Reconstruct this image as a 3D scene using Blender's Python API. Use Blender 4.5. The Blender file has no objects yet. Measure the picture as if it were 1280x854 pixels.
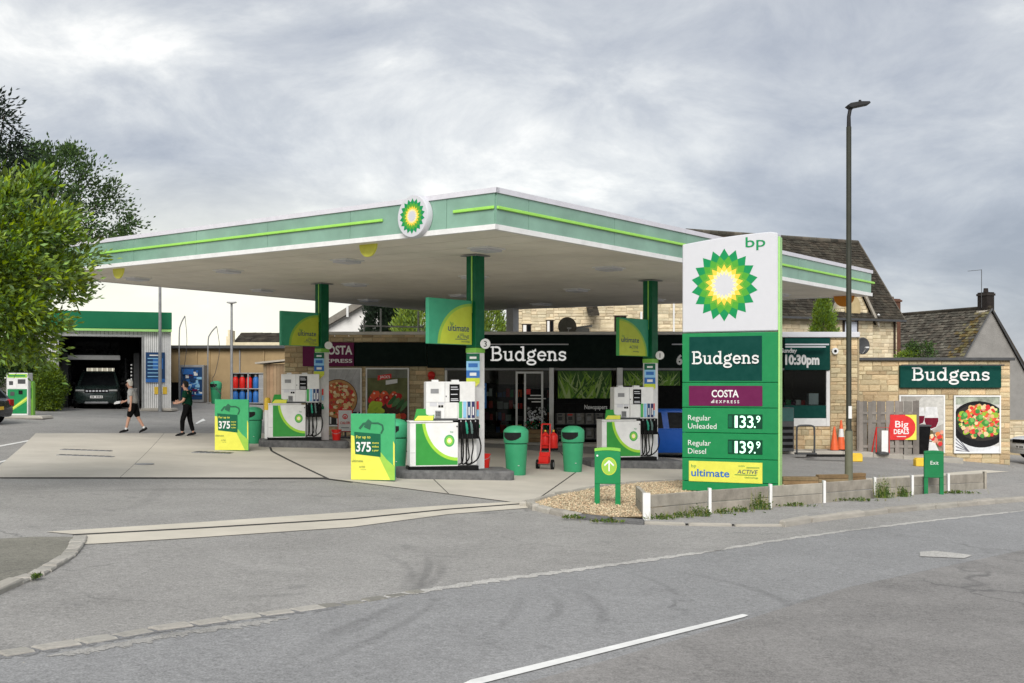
import bpy, bmesh, math, random
from mathutils import Vector, Matrix, noise as mnoise
R = math.radians
rnd = random.Random(7)
SC = bpy.context.scene
COL = SC.collection
# ---------------------------------------------------------------- camera, light, exposure
F, HC = 1400.0, 2.15           # focal length in photo pixels, eye height above the road
cam_d = bpy.data.cameras.new('camera'); cam = bpy.data.objects.new('camera', cam_d); COL.objects.link(cam)
cam_d.lens = F/1280*36; cam_d.sensor_width = 36; cam_d.sensor_fit = 'HORIZONTAL'
cam_d.shift_y = 53/1280; cam_d.clip_start = .1; cam_d.clip_end = 6000
cam.location = (0, 0, HC); cam.rotation_euler = (R(90), 0, 0)
SC.camera = cam
SC.view_settings.view_transform = 'Standard'; SC.view_settings.look = 'None'
SC.view_settings.gamma = 1; SC.view_settings.use_curve_mapping = False
SC.view_settings.exposure = 1.85
SUN_EL, SUN_AZ = 35, 184
SKX, SKY_ = 5.01, 8.03       # azimuth clockwise from +Y
sd = Vector((math.sin(R(SUN_AZ))*math.cos(R(SUN_EL)), math.cos(R(SUN_AZ))*math.cos(R(SUN_EL)), math.sin(R(SUN_EL))))
sun_d = bpy.data.lights.new('sun', 'SUN'); sun = bpy.data.objects.new('sun', sun_d); COL.objects.link(sun)
sun_d.energy = 1.0; sun_d.angle = R(35); sun_d.color = (1, .965, .91)
sun.rotation_euler = sd.to_track_quat('Z', 'Y').to_euler()

world = bpy.data.worlds.new('World'); SC.world = world; world.use_nodes = True

class NT:
    def __init__(s, tree): s.t = tree; s.n = tree.nodes; s.l = tree.links
    def new(s, typ, **kw):
        n = s.n.new(typ)
        for k, v in kw.items():
            if hasattr(n, k): setattr(n, k, v)
        return n
    def put(s, sock, v):
        if v is None: return
        if hasattr(v, 'is_output') or isinstance(v, bpy.types.NodeSocket): s.l.new(v, sock)
        else:
            if sock.type == 'RGBA' and hasattr(v, '__len__') and len(v) == 3: v = (*v, 1)
            sock.default_value = v
    def math(s, op, a, b=None, c=None, clamp=False):
        n = s.new('ShaderNodeMath', operation=op, use_clamp=clamp)
        s.put(n.inputs[0], a)
        if b is not None: s.put(n.inputs[1], b)
        if c is not None: s.put(n.inputs[2], c)
        return n.outputs[0]
    def mix(s, f, a, b, blend='MIX'):
        n = s.new('ShaderNodeMix', data_type='RGBA', blend_type=blend)
        s.put(n.inputs[0], f); s.put(n.inputs[6], a); s.put(n.inputs[7], b)
        return n.outputs[2]
    def noise(s, vec, scale=5, detail=4, rough=.55, dist=0):
        n = s.new('ShaderNodeTexNoise'); s.put(n.inputs['Vector'], vec)
        n.inputs['Scale'].default_value = scale; n.inputs['Detail'].default_value = detail
        n.inputs['Roughness'].default_value = rough; n.inputs['Distortion'].default_value = dist
        return n.outputs['Fac']
    def ramp(s, f, stops):
        n = s.new('ShaderNodeValToRGB'); s.put(n.inputs[0], f)
        e = n.color_ramp.elements
        while len(e) < len(stops): e.new(.5)
        for i, (p, c) in enumerate(stops):
            e[i].position = p; e[i].color = (*c, 1) if hasattr(c, '__len__') else (c, c, c, 1)
        return n.outputs[0]
    def mapr(s, f, a, b, c=0, d=1):
        n = s.new('ShaderNodeMapRange'); s.put(n.inputs[0], f)
        for i, v in enumerate((a, b, c, d)): n.inputs[i+1].default_value = v
        n.clamp = True
        return n.outputs[0]
    def vmul(s, v, k):
        n = s.new('ShaderNodeVectorMath', operation='MULTIPLY'); s.put(n.inputs[0], v); n.inputs[1].default_value = k
        return n.outputs[0]

def build_world():
    t = NT(world.node_tree)
    t.n.clear()
    out = t.new('ShaderNodeOutputWorld'); bg = t.new('ShaderNodeBackground'); bg.inputs[1].default_value = .1
    sky = t.new('ShaderNodeTexSky', sky_type='NISHITA'); sky.sun_disc = False
    sky.sun_elevation = R(SUN_EL); sky.sun_rotation = R(SUN_AZ)
    tc = t.new('ShaderNodeTexCoord'); g = tc.outputs['Generated']
    sp = t.new('ShaderNodeSeparateXYZ'); t.put(sp.inputs[0], g)
    x, y, z = sp.outputs
    zz = t.math('ADD', t.math('MAXIMUM', z, 0), .42)
    cb = t.new('ShaderNodeCombineXYZ')
    t.put(cb.inputs[0], t.math('DIVIDE', x, zz)); t.put(cb.inputs[1], t.math('DIVIDE', y, zz))
    vs = t.new('ShaderNodeVectorMath', operation='ADD'); t.put(vs.inputs[0], cb.outputs[0]); vs.inputs[1].default_value = (SKX, SKY_, 0)
    uv = t.vmul(vs.outputs[0], (1.15, 1.35, 1))
    big = t.noise(uv, 1.25, 3, .5, .25)
    med = t.noise(t.vmul(uv, (1.05, 1.0, 1)), 3.3, 10, .62, .35)
    n = t.math('ADD', t.math('MULTIPLY', big, .58), t.math('MULTIPLY', med, .42))
    hor = t.math('POWER', t.mapr(z, .0, .26, 1, 0), 2.0)                      # the overcast thins and brightens to the horizon
    west = t.mapr(x, .12, -.40, 0, 1)
    n2 = t.math('ADD', t.math('ADD', n, t.math('MULTIPLY', hor, .06)), t.math('MULTIPLY', west, .055))
    c = t.ramp(n2, [(.38, (.29, .315, .37)), (.465, (.385, .41, .46)), (.535, (.51, .53, .56)), (.60, (.69, .70, .70)), (.68, (1.02, 1.0, .95))])
    # towards the north-west the cloud sheet ends in a warm bright band
    w2 = t.mapr(x, .02, -.22, 0, 1)
    band = t.math('MULTIPLY', t.mapr(z, .02, .19, 1, 0), w2, clamp=True)
    c = t.mix(t.math('MULTIPLY', band, .92), c, (1.06, 1.02, .84))
    k = 10*.325
    c = t.mix(1, c, (k, k, k), 'MULTIPLY')
    c = t.mix(.96, sky.outputs[0], c)
    t.put(bg.inputs[0], c); t.l.new(bg.outputs[0], out.inputs[0])
build_world()

# ---------------------------------------------------------------- the lie of the land
def sp_(v, k=1.0): return math.log1p(math.exp(-abs(v)/k))*k + max(v, 0)
def landx(i): 
    v = max(-26, min(24, i)); return -.035*v - .05*sp_(min(i, 22)-12.5, .7)
def landy(j): return .02*sp_(min(j, 75)-30, 2.0)
def pl(fn, v):
    i = math.floor(v); f = v-i
    return fn(i)*(1-f) + fn(i+1)*f
def G(x, y): return pl(landx, x) + pl(landy, y)
def P(px, py, h=0.0):
    """ground point that the photo shows at a pixel"""
    Y = 20.0
    for _ in range(60):
        X = (px-640)/F*Y
        Yn = F*(HC-G(X, Y)-h)/max(py-480, 6)
        Y = .5*Y+.5*min(Yn, 90)
    return Vector(((px-640)/F*Y, Y, G((px-640)/F*Y, Y)+h))
def WX(px, Y): return (px-640)/F*Y
def WZ(py, Y): return HC-(py-480)/F*Y

# ---------------------------------------------------------------- materials
MATS = {}
def M(name, col, rough=.6, var=.12, sc=6.0, bump=0.0, bsc=60.0, metal=0.0, isl=0.0, col2=None, dirt=0.0, spec=.28, emit=0, coat=0, wpos=False, trans=0):
    if name in MATS: return MATS[name]
    m = bpy.data.materials.new(name); m.use_nodes = True; t = NT(m.node_tree)
    b = t.n['Principled BSDF']
    if wpos: vec = t.new('ShaderNodeNewGeometry').outputs['Position']
    else: vec = t.new('ShaderNodeTexCoord').outputs['Object']
    n1 = t.noise(vec, sc, 6, .6)
    c = tuple(col)
    if col2 is None: col2 = tuple(min(1, v*(1+var)+.004) for v in c); cl = tuple(v*(1-var) for v in c)
    else: cl = c
    cc = t.mix(t.mapr(n1, .32, .68), cl, col2)
    if isl:
        ge = t.new('ShaderNodeNewGeometry'); oi = t.new('ShaderNodeObjectInfo')
        r = t.math('FRACT', t.math('ADD', ge.outputs['Random Per Island'], oi.outputs['Random']))
        r2 = t.math('FRACT', t.math('MULTIPLY', r, 7.31))
        hs = t.new('ShaderNodeHueSaturation'); t.put(hs.inputs['Color'], cc)
        t.put(hs.inputs['Value'], t.mapr(r, 0, 1, 1-isl, 1+isl)); t.put(hs.inputs['Hue'], t.mapr(r2, 0, 1, .5-isl*.045, .5+isl*.045))
        t.put(hs.inputs['Saturation'], t.mapr(r2, 0, 1, 1+isl*.4, 1-isl*.4))
        cc = hs.outputs[0]
    if dirt:
        d = t.mapr(t.noise(vec, sc*.35, 8, .7, .4), .45, .75, 0, dirt)
        cc = t.mix(d, cc, tuple(v*.45+.02 for v in c[:3]))
    t.put(b.inputs['Base Color'], cc)
    rr = t.mapr(t.noise(vec, sc*2.3, 4), .3, .7, max(.03, rough-.08), min(1, rough+.1)); t.put(b.inputs['Roughness'], rr)
    b.inputs['Metallic'].default_value = metal
    b.inputs['Specular IOR Level'].default_value = spec
    if coat: b.inputs['Coat Weight'].default_value = coat; b.inputs['Coat Roughness'].default_value = .06
    if bump:
        bn = t.new('ShaderNodeBump'); bn.inputs['Strength'].default_value = bump; bn.inputs['Distance'].default_value = .02
        t.put(bn.inputs['Height'], t.noise(vec, bsc, 6, .65)); t.l.new(bn.outputs[0], b.inputs['Normal'])
    if emit:
        t.put(b.inputs['Emission Color'], (*col, 1)); b.inputs['Emission Strength'].default_value = emit
    if trans:
        tr = t.new('ShaderNodeBsdfTranslucent'); t.put(tr.inputs[0], cc)
        mx = t.new('ShaderNodeMixShader'); mx.inputs[0].default_value = trans
        o = t.n['Material Output']; t.l.new(b.outputs[0], mx.inputs[1]); t.l.new(tr.outputs[0], mx.inputs[2]); t.l.new(mx.outputs[0], o.inputs[0])
    MATS[name] = m; return m
def glass(name, tint=(.9, .95, .93), refl=.12):
    if name in MATS: return MATS[name]
    m = bpy.data.materials.new(name); m.use_nodes = True; t = NT(m.node_tree); t.n.clear()
    o = t.new('ShaderNodeOutputMaterial'); a = t.new('ShaderNodeBsdfTransparent'); t.put(a.inputs[0], (*tint, 1))
    gl = t.new('ShaderNodeBsdfGlossy'); gl.inputs['Roughness'].default_value = .03
    fr = t.new('ShaderNodeFresnel'); fr.inputs[0].default_value = 1.22
    mx = t.new('ShaderNodeMixShader'); t.put(mx.inputs[0], t.math('ADD', fr.outputs[0], refl, clamp=True))
    t.l.new(a.outputs[0], mx.inputs[1]); t.l.new(gl.outputs[0], mx.inputs[2]); t.l.new(mx.outputs[0], o.inputs[0])
    MATS[name] = m; return m

def asphalt(name, base, patch=.25, tone=(1, 1, 1), marks=()):
    m = bpy.data.materials.new(name); m.use_nodes = True; t = NT(m.node_tree); b = t.n['Principled BSDF']
    pos = t.new('ShaderNodeNewGeometry').outputs['Position']
    big = t.noise(pos, .16, 6, .6, .3); mid = t.noise(t.vmul(pos, (1, 1, 1)), .9, 8, .65, .2); agg = t.noise(pos, 55, 3, .7); agg2 = t.noise(pos, 16, 5, .75)
    v = t.math('ADD', t.math('MULTIPLY', t.math('SUBTRACT', big, .5), patch*1.6), t.math('MULTIPLY', t.math('SUBTRACT', mid, .5), patch*1.8))
    v = t.math('ADD', v, t.math('MULTIPLY', t.math('SUBTRACT', agg, .5), 1.7))
    v = t.math('ADD', v, t.math('MULTIPLY', t.math('SUBTRACT', agg2, .5), 1.1))
    v = t.math('ADD', v, 1)
    c = tuple(base*k for k in tone)
    cc = t.mix(1, c, t.ramp(v, [(0, .0), (1, 1.0)]), 'MULTIPLY')
    cb = t.new('ShaderNodeCombineXYZ')
    for i in range(3): t.put(cb.inputs[i], t.math('MULTIPLY', v, c[i]))
    cc = cb.outputs[0]
    # hairline cracks
    vo = t.new('ShaderNodeTexVoronoi', feature='DISTANCE_TO_EDGE'); vo.inputs['Scale'].default_value = .33
    wv = t.new('ShaderNodeVectorMath', operation='ADD'); ns = t.new('ShaderNodeTexNoise'); ns.inputs['Scale'].default_value = 1.1; ns.inputs['Detail'].default_value = 8
    t.put(ns.inputs['Vector'], pos); t.put(wv.inputs[0], pos); t.put(wv.inputs[1], t.vmul(ns.outputs['Color'], (1.6, 1.6, 0))); t.put(vo.inputs['Vector'], wv.outputs[0])
    cr = t.math('MULTIPLY', t.mapr(vo.outputs[0], .0, .013, 1, 0), t.mapr(t.noise(pos, .25, 3), .52, .62))
    cc = t.mix(t.math('MULTIPLY', cr, .6), cc, (base*.3,)*3)
    # oil spots
    oil = t.mapr(t.noise(pos, 1.7, 3, .5), .66, .76, 0, .45); cc = t.mix(oil, cc, (base*.45,)*3)
    sp = t.new('ShaderNodeSeparateXYZ'); t.put(sp.inputs[0], pos)
    for (cx, cy, r, w, s, ax, ay) in marks:      # tyre scuffs: arcs (centre, radius, width, strength) fading out along them
        d = t.math('SQRT', t.math('ADD', t.math('POWER', t.math('SUBTRACT', sp.outputs[0], cx), 2), t.math('POWER', t.math('SUBTRACT', sp.outputs[1], cy), 2)))
        k = t.mapr(t.math('ABSOLUTE', t.math('SUBTRACT', d, r)), w*.25, w*.8, 1, 0)
        e = t.math('SQRT', t.math('ADD', t.math('POWER', t.math('SUBTRACT', sp.outputs[0], ax[0]), 2), t.math('POWER', t.math('SUBTRACT', sp.outputs[1], ax[1]), 2)))
        k = t.math('MULTIPLY', k, t.mapr(e, ay*.35, ay, 1, 0))
        k = t.math('MULTIPLY', k, t.mapr(t.noise(pos, 9, 5, .7), .25, .7, .25, 1))
        cc = t.mix(t.math('MULTIPLY', k, s*.58), cc, (base*.28,)*3)
    t.put(b.inputs['Base Color'], cc); b.inputs['Roughness'].default_value = .86; b.inputs['Specular IOR Level'].default_value = .35
    bn = t.new('ShaderNodeBump'); bn.inputs['Strength'].default_value = .5; bn.inputs['Distance'].default_value = .008
    t.put(bn.inputs['Height'], agg); t.l.new(bn.outputs[0], b.inputs['Normal'])
    MATS[name] = m; return m

# ---------------------------------------------------------------- objects
def tag(o, label=None, cat=None, group=None, kind=None):
    if label: o['label'] = label
    if cat: o['category'] = cat
    if group: o['group'] = group
    if kind: o['kind'] = kind
    return o
def thing(name, label, cat, loc=(0, 0, 0), rz=0, group=None, kind=None):
    o = bpy.data.objects.new(name, None); COL.objects.link(o); o.empty_display_size = .3
    o.location = loc; o.rotation_euler = (0, 0, R(rz))
    return tag(o, label, cat, group, kind)
def mtx(o):
    m = Matrix.Identity(4)
    while o is not None: m = o.matrix_basis @ m; o = o.parent
    return m
def copy_tree(o, loc, rz, label, parent=None):
    def rec(s, par):
        c = s.copy(); COL.objects.link(c)
        if par is not None: c.parent = par
        for ch in KIDS.get(s.name, []): rec(ch, c)
        return c
    r = rec(o, parent); r.location = loc; r.rotation_euler = (0, 0, R(rz)); r['label'] = label
    return r
KIDS = {}
TXT = {}
def glyphs(s, bold=0.0, shear=0.0):
    k = (s, bold, shear)
    if k not in TXT:
        c = bpy.data.curves.new('lettering', 'FONT'); c.body = s; c.size = 1; c.offset = bold; c.shear = shear; c.resolution_u = 3
        o = bpy.data.objects.new('lettering', c); COL.objects.link(o)
        dg = bpy.context.evaluated_depsgraph_get(); me = o.evaluated_get(dg).to_mesh()
        vs = [(v.co.x, v.co.y) for v in me.vertices]; fs = [tuple(p.vertices) for p in me.polygons]
        o.evaluated_get(dg).to_mesh_clear(); bpy.data.objects.remove(o); bpy.data.curves.remove(c)
        TXT[k] = (vs, fs)
    return TXT[k]
class MB:
    """collects shapes; build() links them as one mesh object. Local axes: x right, y back, z up."""
    def __init__(s, y0=0.0): s.v = []; s.f = []; s.m = []; s.mats = []; s.y0 = y0; s.nl = 0
    def mi(s, mat):
        if mat is None: return 0
        if mat not in s.mats: s.mats.append(mat)
        return s.mats.index(mat)
    def add(s, vs, fs, mat=None):
        b = len(s.v); i = s.mi(mat); s.v += [tuple(p) for p in vs]
        for f in fs: s.f.append(tuple(b+k for k in f)); s.m.append(i)
        return s
    def box(s, x0, x1, y0, y1, z0, z1, mat=None):
        return s.add([(x0,y0,z0),(x1,y0,z0),(x1,y1,z0),(x0,y1,z0),(x0,y0,z1),(x1,y0,z1),(x1,y1,z1),(x0,y1,z1)],
                     [(3,2,1,0),(4,5,6,7),(0,1,5,4),(1,2,6,5),(2,3,7,6),(3,0,4,7)], mat)
    def prism(s, poly, y0, y1, mat=None):           # poly of (x,z), extruded along y
        n = len(poly); vs = [(x, y0, z) for x, z in poly]+[(x, y1, z) for x, z in poly]
        fs = [tuple(range(n)), tuple(range(2*n-1, n-1, -1))]+[(i, i+n, (i+1) % n+n, (i+1) % n) for i in range(n)]
        return s.add(vs, fs, mat)
    def vprism(s, poly, z0, z1, mat=None):          # poly of (x,y), extruded up
        n = len(poly); vs = [(x, y, z0) for x, y in poly]+[(x, y, z1) for x, y in poly]
        fs = [tuple(range(n-1, -1, -1)), tuple(range(n, 2*n))]+[(i, (i+1) % n, (i+1) % n+n, i+n) for i in range(n)]
        return s.add(vs, fs, mat)
    def tube(s, pts, r, n=8, mat=None, cap=True):
        pts = [Vector(p) for p in pts]; rs = r if hasattr(r, '__len__') else [r]*len(pts)
        vs = []; fs = []; a = None
        for i, p in enumerate(pts):
            d = (pts[min(i+1, len(pts)-1)]-pts[max(i-1, 0)]).normalized()
            if a is None: a = d.orthogonal().normalized()
            a = (a-d*a.dot(d)); a = a.normalized() if a.length > 1e-6 else d.orthogonal().normalized()
            b = d.cross(a)
            for k in range(n):
                t = 2*math.pi*k/n; vs.append(p+(a*math.cos(t)+b*math.sin(t))*rs[i])
        for i in range(len(pts)-1):
            for k in range(n): fs.append((i*n+k, i*n+(k+1) % n, (i+1)*n+(k+1) % n, (i+1)*n+k))
        if cap: fs += [tuple(range(n-1, -1, -1)), tuple(range((len(pts)-1)*n, len(pts)*n))]
        return s.add(vs, fs, mat)
    def lathe(s, prof, cx=0, cy=0, n=20, mat=None, sx=1, sy=1):   # prof of (r,z)
        vs = []; fs = []
        for r, z in prof:
            for k in range(n):
                t = 2*math.pi*k/n; vs.append((cx+r*sx*math.cos(t), cy+r*sy*math.sin(t), z))
        for i in range(len(prof)-1):
            for k in range(n): fs.append((i*n+k, i*n+(k+1) % n, (i+1)*n+(k+1) % n, (i+1)*n+k))
        fs += [tuple(range(n-1, -1, -1)), tuple(range((len(prof)-1)*n, len(prof)*n))]
        return s.add(vs, fs, mat)
    def ball(s, c, r, n=8, mat=None, sc=(1, 1, 1)):
        pr = [(r*math.sin(math.pi*i/n), -r*math.cos(math.pi*i/n)) for i in range(n+1)]; pr[0] = (r*.02, -r); pr[-1] = (r*.02, r)
        b = len(s.v); s.lathe(pr, 0, 0, n+2, mat)
        for i in range(b, len(s.v)):
            x, y, z = s.v[i]; s.v[i] = (c[0]+x*sc[0], c[1]+y*sc[1], c[2]+z*sc[2])
        return s
    # flat print: each shape lies a hair in front of the one before
    def ylay(s): s.nl += 1; return s.y0-.0012*s.nl
    def flat(s, poly, mat): y = s.ylay(); return s.add([(x, y, z) for x, z in poly], [tuple(range(len(poly)))], mat)
    def rect(s, x0, x1, z0, z1, mat): return s.flat([(x0, z0), (x1, z0), (x1, z1), (x0, z1)], mat)
    def disc(s, cx, cz, r, mat, n=20, q=1.0, rot=0): 
        return s.flat([(cx+r*(math.cos(t)*math.cos(rot)-q*math.sin(t)*math.sin(rot)), cz+r*(math.cos(t)*math.sin(rot)+q*math.sin(t)*math.cos(rot))) for t in [2*math.pi*k/n for k in range(n)]], mat)
    def text(s, tx, x, z, h, mat, sx=1.0, bold=0.0, shear=0.0, align='l', width=None):
        vs, fs = glyphs(tx, bold, shear)
        x0 = min(v[0] for v in vs); x1 = max(v[0] for v in vs)
        k = h/.73
        if width: sx = width/((x1-x0)*k)
        off = {'l': x0, 'c': (x0+x1)/2, 'r': x1}[align]
        y = s.ylay()
        return s.add([(x+(a-off)*k*sx, y, z+b*k) for a, b in vs], fs, mat)
    def stroke(s, pts, w, mat):
        y = s.ylay()
        for (x0, z0), (x1, z1) in zip(pts, pts[1:]):
            dx, dz = x1-x0, z1-z0; l = math.hypot(dx, dz) or 1; nx, nz = -dz/l*w/2, dx/l*w/2
            ex, ez = dx/l*w*.18, dz/l*w*.18; y -= .00004
            s.add([(x0-ex+nx, y, z0-ez+nz), (x0-ex-nx, y, z0-ez-nz), (x1+ex-nx, y, z1+ez-nz), (x1+ex+nx, y, z1+ez+nz)], [(0, 1, 2, 3)], mat)
        return s
    def star(s, cx, cz, ro, ri, n, mat, off=0.0, q=1.0):
        return s.flat([(cx+(ro if k % 2 == 0 else ri)*math.sin(math.pi*(k+off*2)/n)*q, cz+(ro if k % 2 == 0 else ri)*math.cos(math.pi*(k+off*2)/n)) for k in range(2*n)], mat)
    def build(s, name, mat=None, parent=None, label=None, cat=None, group=None, kind=None, bev=0, smooth=False, world=False, seg=1):
        me = bpy.data.meshes.new(name)
        vs = s.v
        if world and parent is not None:
            inv = mtx(parent).inverted(); vs = [tuple(inv @ Vector(p)) for p in vs]
        me.from_pydata(vs, [], s.f)
        mats = s.mats if s.mats else ([mat] if mat else [])
        for m in mats: me.materials.append(m)
        if len(mats) > 1: me.polygons.foreach_set('material_index', s.m)
        bm = bmesh.new(); bm.from_mesh(me); bmesh.ops.recalc_face_normals(bm, faces=bm.faces); bm.to_mesh(me); bm.free()
        if smooth: me.polygons.foreach_set('use_smooth', [True]*len(me.polygons)); me.set_sharp_from_angle(angle=R(40))
        me.update()
        o = link(name, me, parent); tag(o, label, cat, group, kind)
        if bev:
            bv = o.modifiers.new('bevel', 'BEVEL'); bv.width = bev; bv.segments = seg; bv.limit_method = 'ANGLE'; bv.angle_limit = R(40)
        return o
def link(name, me, parent=None):
    o = bpy.data.objects.new(name, me); COL.objects.link(o)
    if parent is not None:
        o.parent = parent; KIDS.setdefault(parent.name, []).append(o)
    return o
def box(name, parent, mat, x0, x1, y0, y1, z0, z1, bev=0, **kw): return MB().box(x0, x1, y0, y1, z0, z1).build(name, mat, parent, bev=bev, **kw)

def flower(mb, cx, cz, r, q=1.0):
    mb.star(cx, cz, r, r*.80, 18, m_leafgreen, 0, q)
    mb.star(cx, cz, r*.80, r*.66, 18, m_petal_mid, .5, q)
    mb.star(cx, cz, r*.64, r*.54, 18, m_lime2, 0, q)
    mb.star(cx, cz, r*.57, r*.44, 18, m_sunyellow, 0, q)
    mb.star(cx, cz, r*.43, r*.35, 18, m_paleyellow, .5, q)
    mb.star(cx, cz, r*.37, r*.26, 18, m_silver, 0, q)

def slab_word(mb, x, z, h, width, mat):
    """the shop's name in a round slab-serif hand; x = left edge, z = baseline, h = cap height"""
    T = .125; S = .085; xh = .66
    def arc(cx, cz, rx, rz, a0, a1, n=14): return [(cx+rx*math.cos(R(a0+(a1-a0)*i/n)), cz+rz*math.sin(R(a0+(a1-a0)*i/n))) for i in range(n+1)]
    L = []
    def st(w, *p): L.append((w, list(p)))
    o = 0
    # B
    st(T, (o+.13, 0), (o+.13, 1)); st(S, (o, .035), (o+.3, .035)); st(S, (o, .965), (o+.3, .965))
    st(T, *([(o+.28, .963)]+arc(o+.36, .75, .2, .215, 90, -90)+[(o+.28, .535)])); st(T, *([(o+.28, .52)]+arc(o+.38, .285, .25, .245, 90, -90)+[(o+.28, .04)])); st(S, (o+.13, .53), (o+.33, .53))
    o += .76
    # u
    st(S, (o, xh-.035), (o+.15, xh-.035)); st(T, *([(o+.13, xh)]+[(o+.13, .22)]+arc(o+.29, .2, .16, .165, 180, 330))); st(S, (o+.34, xh-.035), (o+.5, xh-.035)); st(T, (o+.48, xh), (o+.48, 0)); st(S, (o+.48, .035), (o+.62, .035))
    o += .72
    # d
    st(T, *arc(o+.25, .33, .21, .30, 0, 360, 20)); st(S, (o+.34, 1-.035), (o+.5, 1-.035)); st(T, (o+.48, 1), (o+.48, 0)); st(S, (o+.48, .035), (o+.62, .035))
    o += .72
    # g, with a leaf for an ear
    st(T*.9, *arc(o+.25, .44, .19, .19, 0, 360, 18)); st(S, (o+.12, .26), (o+.06, .17), (o+.12, .09), (o+.4, .05)); st(T*.9, *arc(o+.26, -.13, .25, .15, 0, 360, 20))
    L.append((0, [(o+.36, .60), (o+.30, .78), (o+.40, .72), (o+.52, .86), (o+.56, .66)]))
    o += .62
    # e
    st(T, *arc(o+.27, .33, .22, .29, 0, 320, 18)); st(S, (o+.06, .35), (o+.5, .35))
    o += .60
    # n
    st(S, (o, xh-.035), (o+.14, xh-.035)); st(T, (o+.13, xh), (o+.13, 0)); st(S, (o, .035), (o+.26, .035)); st(T, *(arc(o+.30, .42, .17, .2, 150, 0, 10)+[(o+.47, 0)])); st(S, (o+.36, .035), (o+.6, .035))
    o += .68
    # s
    st(T*.95, *(arc(o+.23, .475, .17, .145, 20, 270, 12)+arc(o+.23, .185, .18, .145, 90, -165, 12))); st(S*.8, (o+.41, .62), (o+.41, .46)); st(S*.8, (o+.045, .2), (o+.045, .03))
    o += .44
    kx = width/o
    for w, p in L:
        p = [(x+a*kx, z+b*h) for a, b in p]
        if w == 0: mb.flat(p, mat)
        else: mb.stroke(p, w*(kx+h)/2, mat)
# ---------------------------------------------------------------- colours
m_white = M('white_paint', (.74, .74, .73), .45, .05, dirt=.26)
m_offwhite = M('weathered_white_metal', (.70, .70, .69), .5, .07, dirt=.22)
m_letterglow = M('sign_letter_glow', (.90, .90, .89), .4, .01, emit=.13)  # faint glow added so the letters stay bright in the canopy's shade
m_silver = M('silver_cladding', (.58, .585, .62), .4, .012, metal=.1)
m_trim = M('canopy_trim', (.62, .61, .66), .42, .05, dirt=.12)
m_fasciag = M('pale_green_fascia', (.20, .35, .27), .14, .13, 1.2, dirt=.25, coat=.5)
m_limebar = M('lime_light_bar', (.32, .66, .11), .35, .06)
m_leafgreen = M('leaf_green', (.0, .24, .075), .4, .05)
m_petal_mid = M('petal_green', (.07, .34, .03), .4, .05)
m_lime2 = M('petal_lime', (.15, .38, .03), .4, .05)
m_sunyellow = M('sun_yellow', (.90, .58, .06), .4, .05)
m_paleyellow = M('pale_yellow', (.92, .78, .32), .4, .05)
m_totem = M('totem_green', (.009, .215, .068), .38, .05, dirt=.1)
m_lime = M('lime_green', (.22, .52, .07), .4, .06)
m_limelight = M('light_green_edge', (.36, .66, .22), .3, .05)
m_pumpgreen = M('pump_green', (.035, .27, .045), .4, .05)
m_colgreen = M('column_green', (.0, .11, .042), .4, .1, spec=.2)
m_bin = M('bin_green', (.04, .31, .145), .5, .08, 3, dirt=.4)
m_binlid = M('bin_hood_green', (.05, .36, .175), .5, .08, 3, dirt=.35)
m_black = M('black_plastic', (.006, .006, .0065), .5, .2, spec=.08)
m_rubber = M('black_rubber', (.009, .009, .009), .7, .2, spec=.12)
m_darkslot = M('dark_cavity', (.01, .01, .01), .9, .1)
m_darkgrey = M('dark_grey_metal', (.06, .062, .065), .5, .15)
m_grey = M('grey_metal', (.25, .255, .26), .5, .12, dirt=.2)
m_galv = M('galvanised_steel', (.36, .365, .36), .45, .15, metal=.4)
m_soffit = M('soffit_white', (.78, .74, .65), .6, .06, .8, dirt=.42)
m_plinth = M('dark_plinth_concrete', (.09, .09, .092), .85, .3, 8, bump=.5, bsc=40, col2=(.17, .17, .17))
m_shopgreen = M('shop_fascia_green', (.003, .050, .040), .5, .08, spec=.08)
m_shopdark = M('shop_dark_green', (.0015, .008, .006), .5, .1, spec=.08)
m_purple = M('purple_panel', (.125, .010, .062), .5, .05, spec=.15)
m_yellowgreen = M('yellow_green_print', (.52, .60, .05), .45, .05)
m_yellow = M('yellow_print', (.68, .67, .09), .45, .05)
m_tealgreen = M('teal_green_print', (.05, .34, .19), .45, .05)
m_greenprint = M('mid_green_print', (.07, .37, .10), .45, .05)
m_limeprint = M('lime_print', (.29, .52, .07), .45, .05)
m_darkgreenprint = M('dark_green_print', (.0, .10, .045), .5, .05)
m_navy = M('navy_print', (.012, .05, .14), .45, .05)
m_midblue = M('blue_print', (.03, .14, .42), .45, .1)
m_skyblue = M('light_blue_print', (.25, .50, .72), .45, .05)
m_red = M('red_paint', (.62, .02, .015), .4, .1, dirt=.15)
m_redprint = M('red_print', (.62, .03, .03), .45, .08)
m_orange = M('orange_plastic', (.75, .13, .04), .5, .1, dirt=.2)
m_yellowpaint = M('yellow_paint', (.75, .50, .05), .6, .12, dirt=.3)
m_alu = M('aluminium_frame', (.55, .55, .54), .4, .06, metal=.3)
m_stone = M('honey_stone', (.50, .38, .215), .9, .1, 7, bump=1.0, bsc=12, isl=.26, col2=(.63, .52, .34), spec=.2)
m_stonepale = M('pale_house_stone', (.53, .45, .30), .9, .1, 3, bump=.8, bsc=14, isl=.18, col2=(.66, .57, .41), spec=.2)
m_mortar = M('mortar', (.36, .29, .18), .95, .12, 12, bump=.6, spec=.2)
m_coping = M('roof_edge_trim', (.62, .60, .56), .6, .08, 2, dirt=.3)
m_slate = M('stone_roof_slate', (.030, .026, .020), .9, .2, 1.2, bump=.8, bsc=20, isl=.35, col2=(.070, .061, .046), dirt=.3, spec=.2)
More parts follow.
